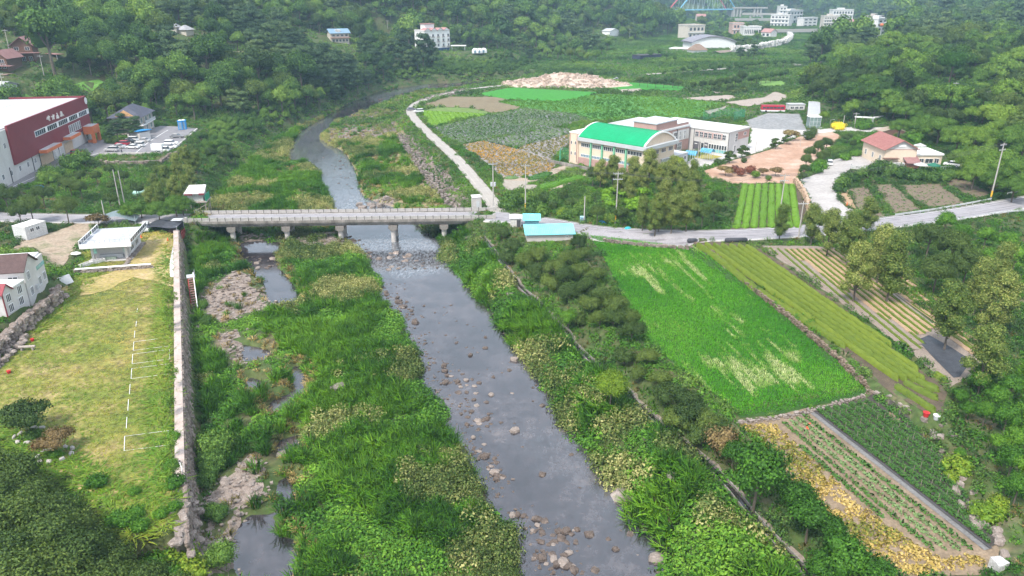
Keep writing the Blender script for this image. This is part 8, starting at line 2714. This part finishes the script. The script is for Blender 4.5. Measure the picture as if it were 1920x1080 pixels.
trees('shrub', 'clipped shrub on the bank before the maroon hall', 'shrub', 'bush', [(95, 318, 3.2), (104, 322, 3), (88, 333, 3, .8), (100, 335, 2.4, .9), (135, 307, 4), (150, 296, 4)], 'shrubs before the maroon hall', 'mid', .45, .1, 1.2)
trees('pine_tree', 'layered pine in front of the tiled house', 'tree', 'pine', [(218, 240, 8), (240, 238, 8), (255, 233, 8), (228, 228, 8.5), (205, 248, 6)], 'pines before the tiled house', 'hi', .4)
trees('hedge', 'low dark clipped bush at the foot of the pines', 'bush', 'darkbush', [(205, 262, 2), (215, 263, 2), (226, 262, 2)], 'clipped bushes under the pines', 'mid', .5, .1, 1.2)
# playground and yard
trees('maple', 'small clipped tree with dark red crown on the pink playground', 'tree', 'redball', [(1389, 321, 2.6, .5, 'larger dark red clipped tree on the pink playground'), (1408, 317, 2.6, .6, 'smaller dark red round tree on the pink playground'), (1378, 316, 2.4, .3, 'brownish red clipped tree beside the open-crowned playground tree')], 'clipped red trees', 'mid', base=1.5)
trees('small_tree', 'open spreading small tree on the pink playground', 'tree', 'bronze', [(1362, 317, 3.6, .9, 'open pale-leaved spreading tree, leftmost on the playground'), (1455, 319, 3.2, .6, 'gnarled brownish tree, rightmost on the playground'), (1432, 320, 2.8, .45, 'little brown flat-topped tree between the red tree and the gnarled one')], 'playground trees', 'mid', base=4)
trees('clipped_shrub', 'round olive-green clipped shrub on the pink playground', 'shrub', 'limeball', [(1417, 326, 2.2, .2), (1441, 333, 1.6, .15, 'low flat olive shrub at the playground edge')], 'olive shrubs on the playground', 'mid', base=1.5)
trees('clipped_pine', 'clipped cloud pine on the playground edge beside the school yard', 'tree', 'cloudpine', [(1369, 293, 3.8), (1393, 283, 4.2), (1455, 268, 3.6), (1476, 261, 3.2)], 'cloud pines at the yard edge', 'mid', .45, .1, 3.2)
trees('clipped_shrub', 'round dark clipped shrub at the yard edge', 'shrub', 'greenball', [(1518, 252, 3.6, .4), (1526, 246, 2.6), (1345, 302, 1.8), (1395, 300, 1.6)], 'round shrubs at the yard edge', 'mid', .4, .1, 1.5)
trees('small_tree', 'bare-looking spreading tree in the white yard', 'tree', 'bronze', [(1484, 249, 5, .9)], None, 'mid', base=4)
trees('yellow_bush', 'bright yellow flowering bush by the gate frames', 'bush', 'yellow', [(1573, 234, 3.0, .6)], None, 'mid', base=1.2)
trees('small_tree', 'pollarded small tree between the gate frames', 'tree', 'brightbush', [(1612, 228, 4.2, .6), (1628, 229, 4.2, .6)], 'pollarded trees by the gate', 'mid', base=1.5)
trees('lime_tree', 'yellow-green young tree behind the glass tower', 'tree', 'lime', [(1546, 218, 6, .35)], None, 'mid')
trees('dark_tree', 'dark layered tree between playground and upper drive', 'tree', 'dark', [(1520, 285, 6), (1535, 275, 6.5), (1550, 268, 6), (1512, 300, 5.5), (1508, 318, 5), (1545, 290, 6), (1505, 330, 3.5), (1590, 256, 5), (1600, 268, 4)], 'dark trees by the upper drive', 'hi', .45, .2)
trees('bush', 'bright green bush at the upper drive edge', 'bush', 'brightbush', [(1530, 314, 2.8), (1540, 306, 2.6), (1585, 292, 2.2), (1605, 285, 2.2), (1625, 262, 2.4), (1640, 250, 2.4), (1720, 255, 3.5, .7, 'broad light green bush behind the restaurant annex'), (1610, 262, 2.4)], 'bushes by the upper drive', 'mid', .5, .2, 1.2)
trees('bush', 'leafy bush on the bank below the restaurant terrace', 'bush', 'bush', [(1580, 340, 2.8), (1595, 330, 2.8), (1618, 328, 2.6), (1640, 325, 3), (1655, 318, 3.4), (1670, 325, 3), (1690, 326, 3), (1710, 328, 3), (1730, 328, 2.8), (1750, 330, 2.8), (1770, 330, 2.6), (1790, 326, 2.6), (1576, 350, 2.4), (1810, 325, 3)], 'bushes below the restaurant terrace', 'mid', .4, .2, 1.2)
trees('zelkova', 'broad layered zelkova with light green top in front of the wooded knoll', 'tree', 'zelkova',
      [(1735, 228, 11), (1765, 232, 12), (1800, 250, 12), (1832, 252, 13), (1868, 248, 13), (1905, 262, 13), (1845, 290, 12), (1880, 300, 13), (1915, 312, 12), (1700, 215, 11), (1690, 232, 9), (1810, 292, 9), (1830, 320, 9), (1865, 330, 8), (1905, 345, 8), (1950, 300, 12), (1960, 250, 13)], 'zelkovas before the wooded knoll', 'hi', .55, .18)
trees('tree', 'deep green oak standing alone high on the wooded knoll', 'tree', 'bright', [(1786, 122, 15, .05, 'bright green tall tree standing out on the knoll')], None, 'hi')
# thicket at the lower right edge
trees('bamboo_clump', 'bright leafy thicket plant on the slope at the right picture edge', 'thicket', 'bright', [(1840, 715, 4), (1870, 740, 4.5), (1900, 720, 5), (1890, 780, 5), (1850, 770, 4), (1915, 820, 5), (1900, 860, 5), (1930, 780, 5), (1910, 910, 4.5), (1880, 830, 3.5), (1800, 740, 3), (1815, 765, 3), (1800, 850, 2.2), (1930, 700, 5), (1850, 700, 4), (1935, 880, 5)], 'thicket at the right edge', 'mid', .55, .35)
trees('bush', 'small lime bush among the boulders right of the peppers', 'bush', 'limebush', [(1852, 956, 1.8), (1798, 868, 2), (1785, 890, 1.2), (1875, 940, 1.4)], 'lime bushes among the boulders', 'mid', .45, .2, 1.2)
t = None
# valley-floor groves beyond the fields
trees('grove_tree', 'dark bushy tree of the hedgerow beyond the green fields', 'tree', 'dark', [(1300, 160, 6), (1318, 158, 6.5), (1335, 157, 7), (1350, 155, 8), (1366, 154, 8), (1380, 150, 8), (1392, 143, 9), (1345, 163, 6), (1370, 162, 6), (1200, 150, 6), (1215, 152, 6), (1230, 153, 6), (1245, 152, 6.5), (1262, 152, 6.5), (1272, 155, 6), (1107, 139, 6, .3, 'lone round dark tree just right of the rubble heap')], 'hedgerow trees beyond the fields', 'mid', .4, .2)
trees('hedge', 'long grey-green clipped bush at the far field edge', 'bush', 'palebush', [(1372, 171, 2.6), (1384, 169, 2.6), (1395, 167, 2.6)], 'far field bushes', 'lo', .2, .05, 1.2)
trees('riverside_tree', 'round bush-like tree in the row along the far river plain', 'tree', 'broadleaf', [(1250 + i * 17 + R.uniform(-5, 5), 134 - i * 1.4 + R.uniform(-2, 2), R.uniform(5, 7)) for i in range(12)] + [(1290 + i * 15, 126 - i * .8, 5.5) for i in range(14)] + [(1410 + i * 9, 148 - i * 1.6, 6.5) for i in range(8)], 'row trees on the far river plain', 'mid', .35, .2)
trees('riverside_tree', 'rounded tree in the clump below the far hill path', 'tree', 'broadleaf', [(1085, 95, 9), (1100, 88, 9), (1115, 92, 9), (1128, 90, 9), (1040, 88, 7), (1055, 86, 7), (1220, 100, 8), (1235, 96, 8), (1250, 104, 7), (1265, 108, 6)], 'clump below the far hill path', 'mid', .35, .2)

# ------------------------------------------------------------------ the woods
def wood(seed, sp, y0, y1, x0, x1, cond):
 rng = np.random.default_rng(seed)
 x, y = np.meshgrid(np.arange(x0, x1, sp), np.arange(y0, y1, sp))
 x = (x + rng.uniform(-.45, .45, x.shape) * sp).ravel()
 y = (y + rng.uniform(-.45, .45, y.shape) * sp).ravel()
 m = cond(x, y)
 x, y = x[m], y[m]
 z = hz_(x, y)
 k = inview(x, y, z + 6, 330, 260)
 return x[k], y[k], z[k]

def dist_clear(x, y):
 ok = clear(x, y)
 for ox, oy in ((3, 0), (-3, 0), (0, 3), (0, -3)): ok &= clear(x + ox, y + oy)
 return ok

SITES = []
for o in COL.objects:
 if o.type == 'EMPTY' and o.get('category') in ('building', 'tent', 'canopy', 'awning', 'tank', 'wall') and o.location.y > 230:
  SITES.append((o.location.x, o.location.y))
SITES = np.array(SITES)

def nosite(x, y, r=8., front=16.):
 ok = np.ones(len(x), bool)
 for sx, sy in SITES:
  # keep the building and the sight line in front of it open
  l_ = math.hypot(sx, sy)
  ux, uy = sx / l_, sy / l_
  al = (x - sx) * ux + (y - sy) * uy
  ac = np.abs(-(x - sx) * uy + (y - sy) * ux - (6 if sy < 900 else 10))
  ok &= ~((ac < r + 8) & (al > -front) & (al < 12))
 return ok

def hills(x, y):
 a, b = hilld(x, y, LF, LPOLY), hilld(x, y, RF, RPOLY)
 return a, b

fa = wood(1, 6.8, 200, 470, -420, 300, lambda x, y: ((hills(x, y)[0] > 2) | (hills(x, y)[1] > 2)) & dist_clear(x, y) & nosite(x, y, 6, 26))
fb = wood(2, 8.4, 470, 900, -620, 700, lambda x, y: ((hills(x, y)[0] > 1) | (hills(x, y)[1] > 1)) & nosite(x, y, 14, 60))
fc = wood(3, 12.5, 900, 2600, -1500, 1500, lambda x, y: ((hills(x, y)[0] > 0) | (hills(x, y)[1] > 8) | (y > 1650)) & nosite(x, y, 16, 60))
fd = wood(4, 11, 600, 1640, -100, 900, lambda x, y: (hills(x, y)[0] < 0) & (hills(x, y)[1] < 8) & (fbm(x, y, 60, 98, 3) > np.where(y < 900, .56, .50)) & nosite(x, y, 14, 100))
qx, qy, _ = proj(fd[0], fd[1], fd[2] + 5)
qk = ~(((qx > 1440) & (qx < 1668) & (qy > 40) & (qy < 110)) | ((qx > 1362) & (qx < 1470) & (qy > 12) & (qy < 48)))
fd = tuple(v[qk] for v in fd)
fx = np.concatenate([fa[0], fb[0], fc[0], fd[0]])
fy = np.concatenate([fa[1], fb[1], fc[1], fd[1]])
fz = np.concatenate([fa[2], fb[2], fc[2], fd[2]])
base = np.concatenate([np.full(len(fa[0]), 1.0), np.full(len(fb[0]), 1.15), np.full(len(fc[0]), 1.7), np.full(len(fd[0]), .85)])
fs = base * np.where((hills(fx, fy)[1] > 0) & (fy < 520), .92, 1.12) * NR.lognormal(0, .27, len(fx))
# the meadow behind the maroon hall and a few clearings stay open
open_ = np.zeros(len(fx), bool)
for q in ([(36, 184), (100, 172), (190, 149), (205, 158), (150, 176), (60, 192)], [(455, 118), (485, 108), (470, 104)], [(735, 112), (790, 103), (800, 112), (740, 125)], [(1085, 110), (1180, 85), (1260, 80), (1290, 100), (1200, 125)]):
 w_ = gp(q)
 open_ |= inpoly(fx, fy, w_)
qx, qy, _ = proj(fx, fy, fz + 5)
for x0, x1, y0, y1 in ((25, 205, 146, 200), (418, 470, 98, 126), (312, 370, 55, 80), (612, 668, 58, 95), (0, 70, 95, 140), (1636, 1668, 45, 85)):
 open_ |= (qx > x0) & (qx < x1) & (qy > y0) & (qy < y1)
fx, fy, fz, fs = fx[~open_], fy[~open_], fz[~open_], fs[~open_]
dl_, dr_ = hills(fx, fy)
dist = np.hypot(fx, fy)
kn = (dr_ > 0) & (fy < 520)
pn = fbm(fx, fy, 60, 801, 3)
pk = np.where(pn > .56, 2, np.where(NR.uniform(0, 1, len(fx)) < .25, 1, 0))
pk = np.where(kn, np.where(NR.uniform(0, 1, len(fx)) < .6, 3, 1), pk)
ft = np.clip(.46 + (fbm(fx, fy, 45, 811, 3) - .5) * 1.3 + NR.normal(0, .2, len(fx)), .03, .98)
KIN = ['broadleaf', 'dark', 'pine', 'zelkova']
NAM = ['forest_tree', 'dark_tree', 'pine_tree', 'zelkova']
LAB = {0: 'rounded green tree of the forest on the left hillside', 1: 'dark round-crowned tree of the forest on the left hillside', 2: 'blue-green pine of the forest on the left hillside', 3: 'broad layered tree of the wood on the right-hand knoll', 11: 'dark round-crowned tree of the wood on the right-hand knoll'}
shown = inview(fx, fy, fz + 5, 0, 0)
order = np.argsort(dist - 1e6 * shown)
top = order[:300]
for i in top:
 k = int(pk[i])
 plant(NAM[k], LAB[11 if (kn[i] and k == 1) else k] if k != 0 or not kn[i] else LAB[3], 'tree', KIN[k], (fx[i], fy[i], fz[i] - .4), fs[i], 'mid', ft[i], group='trees of the wooded knoll' if kn[i] else 'trees of the left hillside forest')
rest = order[300:]
for k in range(4):
 for lod, lo_, hi_ in (('mid', 0, 620), ('lo', 620, 9999)):
  m = rest[(pk[rest] == k) & (dist[rest] >= lo_) & (dist[rest] < hi_)]
  key = 'wood_%s_%s' % (KIN[k], lod)
  template(key, lambda v, k=k, lod=lod: plantmesh(KIN[k], lod, v, 'all'), 3)
  scatter('woodland', key, np.stack([fx[m], fy[m], fz[m] - .4], 1), fs[m], ft[m])
# undergrowth in the clearings of the woods
x, y, z = wood(7, 4.2, 200, 900, -450, 560, lambda x, y: ((hills(x, y)[0] > 0) | (hills(x, y)[1] > 0)) & dist_clear(x, y) & nosite(x, y, -4, 5))
scatter('undergrowth', 'greenfar', np.stack([x, y, z - .2], 1), NR.uniform(.7, 1.6, len(x)), np.clip(.5 + (fbm(x, y, 25, 97) - .5) * 1.5, .05, .95))
# scrub along the river foot of the hill
x, y = jgrid(gp([(400, 330), (430, 270), (545, 235), (600, 200), (660, 180), (750, 152), (800, 148), (960, 146), (1000, 120), (950, 102), (780, 108), (640, 150), (540, 190), (440, 225), (375, 262)]), 3.2, 91)
m = (hz_(x, y) > .6) & (segd(x, y, MAINW, True)[0] > 5)
x, y = x[m], y[m]
key = 'wood_thicket'
template(key, lambda v: plantmesh('broadleaf', 'mid', v, 'all'), 3)
scatter('thicket', key, P3(x, y, -.8), NR.uniform(.28, .55, len(x)), np.clip(.5 + (fbm(x, y, 20, 95) - .5) * 1.4, .05, .95))

# ------------------------------------------------------------------ ground cover
GRV = EXC.copy()
# flood plain between the retaining wall and the canal
x, y = jgrid(FLOOD, 1.0, 1)
z = hz_(x, y)
k = inview(x, y, z, 120, 60) & (z > .05)
x, y, z = x[k], y[k], z[k]
# everything between the right water edge and the canal belongs to the bank
bank = gp([(850, 470), (905, 452), (930, 485), (960, 525), (1026, 592), (1068, 635), (1122, 696), (1182, 756), (1247, 808), (1302, 850), (1422, 988), (1502, 1070), (1600, 1180), (1240, 1180), (1240, 1040), (1180, 985), (1130, 905), (1068, 832), (1015, 735), (930, 615), (875, 545), (818, 485)])
bx, by = jgrid(bank, 1.0, 2)
x, y = np.concatenate([x, bx]), np.concatenate([y, by])
z = hz_(x, y)
isb = inpoly(x, y, bank)
px, py, dd = proj(x, y, z)
grav = np.zeros(len(x), bool)
for o in [o for o in COL.objects if o.name.startswith('gravel_bar')]:
 b = np.array([(v.co.x, v.co.y) for v in o.data.vertices])
 grav |= (np.abs(x - b[:, 0].mean()) < np.ptp(b[:, 0])) & (np.abs(y - b[:, 1].mean()) < np.ptp(b[:, 1])) & (np.min((x[:, None] - b[None, ::3, 0]) ** 2 + (y[:, None] - b[None, ::3, 1]) ** 2, 1) < 2.0)
keep = ~(grav & (NR.uniform(0, 1, len(x)) < .80))
x, y, z, px, py, isb, grav = x[keep], y[keep], z[keep], px[keep], py[keep], isb[keep], grav[keep]
n1 = fbm(x, y, 11, 51, 3) + NR.normal(0, .03, len(x))
n2 = fbm(x, y, 7, 77, 2)
u = NR.uniform(0, 1, len(x))
left = (px < 520 - (py < 600) * 0) & (py > 440) & ~isb
up = py < 430
# the island is paler upstream (flowering scrub), greener towards the viewer
pale_b = np.where(isb, .59, np.where(up, .57, np.interp(py, [440, 560, 700, 800, 1080], [.51, .49, .515, .59, .61])))
pale_b = np.where(left, .66, pale_b)
sp = np.full(len(x), 0)                                 # 0 reed 1 pale 2 kudzu 3 dry 4 weed
sp[n1 > pale_b] = 1
sp[(n1 <= pale_b) & (n2 > np.where(isb, .44, .60))] = 2
pd = np.full(len(x), 9.)
for q in POOLW:
 pd = np.minimum(pd, segd(x, y, q, True)[0])
sp[(pd < 2.6) & (px < 600) & (u < .62)] = 3
sp[(px > 370) & (px < 545) & (py > 860) & (u < .45)] = 3
bar = up & (px > 590)
sp[up & (n2 > .50) & (u < np.where(bar, .55, .4))] = 3
sp[bar & (NR.uniform(0, 1, len(x)) < .45) & (n1 < .53)] = -1
sp[up & ~bar & (NR.uniform(0, 1, len(x)) < .2)] = -1
sp[grav & (u < .75)] = 3
thin = left & (n1 < .44)
sp[thin & (u > .5)] = -1
tn = np.clip(.47 + (fbm(x, y, 12, 91, 3) - .5) * 1.5 + NR.normal(0, .15, len(x)), .02, .95)
tn = np.where(up, np.clip(tn + .12, 0, .95), tn)
zz = hz_(x, y)
for s_, key, nm, sc_, zs in ((0, 'reed', 'reeds', 1.05, 1.05), (1, 'pale', 'flowering_scrub', .95, 1.1), (2, 'kudzu', 'vines', .85, .9), (3, 'dry', 'dry_grass', 1.05, 1.)):
 m = sp == s_
 scatter(nm, key, np.stack([x[m], y[m], zz[m]], 1), sc_ * NR.uniform(.6, 1.4, m.sum()) * np.where(isb[m], 1.2, 1), tn[m], zs=zs)

# lawn
lx, ly = jgrid(LAWN, .62, 3)
lt = np.clip((fbm(lx, ly, 10, 301, 4) - .5) * 2.1 + .70 + NR.normal(0, .12, len(lx)), 0, 1)
dW = segd(lx, ly, LAWN, True)[0]
lt = np.where((dW < 5) & (ly < 152), lt * .45, lt)
lt = np.where(ly > 150, np.clip(lt + .25, 0, 1), lt)
m = NR.uniform(0, 1, len(lx)) < np.clip(1.15 - .55 * lt, .3, 1)
scatter('lawn_grass', 'turf', P3(lx[m], ly[m], .04), NR.uniform(.7, 1.5, m.sum()) * np.where(dW[m] < 3.5, 2.2, 1), lt[m])

# everything else near: grass, weeds and scrub
near = [(-200, 40), (230, 40), (230, 330), (-200, 330)]
x, y = jgrid(near, 1.35, 4)
fl_ = inpoly(x, y, FLOOD) | inpoly(x, y, LAWN) | inpoly(x, y, bank)
z = hz_(x, y)
k = ~fl_ & inview(x, y, z, 80, 40) & (z > .2)
x, y, z = x[k], y[k], z[k]
n1, n2 = fbm(x, y, 16, 401), fbm(x, y, 6, 402, 2)
tn = np.clip(.40 + (n1 - .5) * 1.3 + NR.normal(0, .1, len(x)), .02, .95)
u = NR.uniform(0, 1, len(x))
sp = np.where(n2 > .56, 1, np.where(n2 > .48, 2, np.where(n2 > .40, 3, 0)))
sp[u < .10] = 4
for s_, key, nm, sc_ in ((0, 'grass', 'meadow_grass', 1.5), (1, 'scrub', 'scrub', .9), (2, 'weed', 'weeds', 1.1), (3, 'kudzu', 'vines', .8), (4, 'dry', 'dry_grass', .8)):
 m = sp == s_
 scatter(nm, key, np.stack([x[m], y[m], z[m]], 1), sc_ * NR.uniform(.7, 1.3, m.sum()), tn[m])
# farther off
far = [(-420, 330), (480, 330), (760, 1050), (820, 1640), (-100, 1640), (-100, 1050)]
x, y = jgrid(far, 2.6, 5)
z = hz_(x, y)
k = inview(x, y, z, 60, 40) & (z > .3) & (hilld(x, y, LF, LPOLY) < 12) & (hilld(x, y, RF, RPOLY) < 12)
k &= clear(x, y)
x, y, z = x[k], y[k], z[k]
n1 = fbm(x, y, 30, 501, 4)
tn = np.clip(.42 + (n1 - .5) * 1.5 + NR.normal(0, .1, len(x)), .02, .9)
m = fbm(x, y, 22, 503, 2) > .52
scatter('distant_scrub', 'greenfar', np.stack([x, y, z], 1)[m], NR.uniform(.6, 1.4, m.sum()), tn[m])
m = ~m
scatter('distant_weeds', 'weedfar', np.stack([x, y, z], 1)[m], NR.uniform(.5, 1.1, m.sum()), tn[m])

# ------------------------------------------------------------------ haze
hm = bpy.data.materials.new('haze')
hm.use_nodes = True
nt = hm.node_tree
nt.nodes.remove(nt.nodes['Principled BSDF'])
pv = nt.nodes.new('ShaderNodeVolumePrincipled')
pv.inputs['Color'].default_value = (.52, .80, 1.0, 1)
pv.inputs['Density'].default_value = .00021
pv.inputs['Anisotropy'].default_value = .1
nt.links.new(pv.outputs[0], nt.nodes['Material Output'].inputs['Volume'])
topz = float(H.max()) + 40
tag(MB().box(-1850, -60, -6, 1850, 3300, topz).build('haze', hm), kind='stuff')
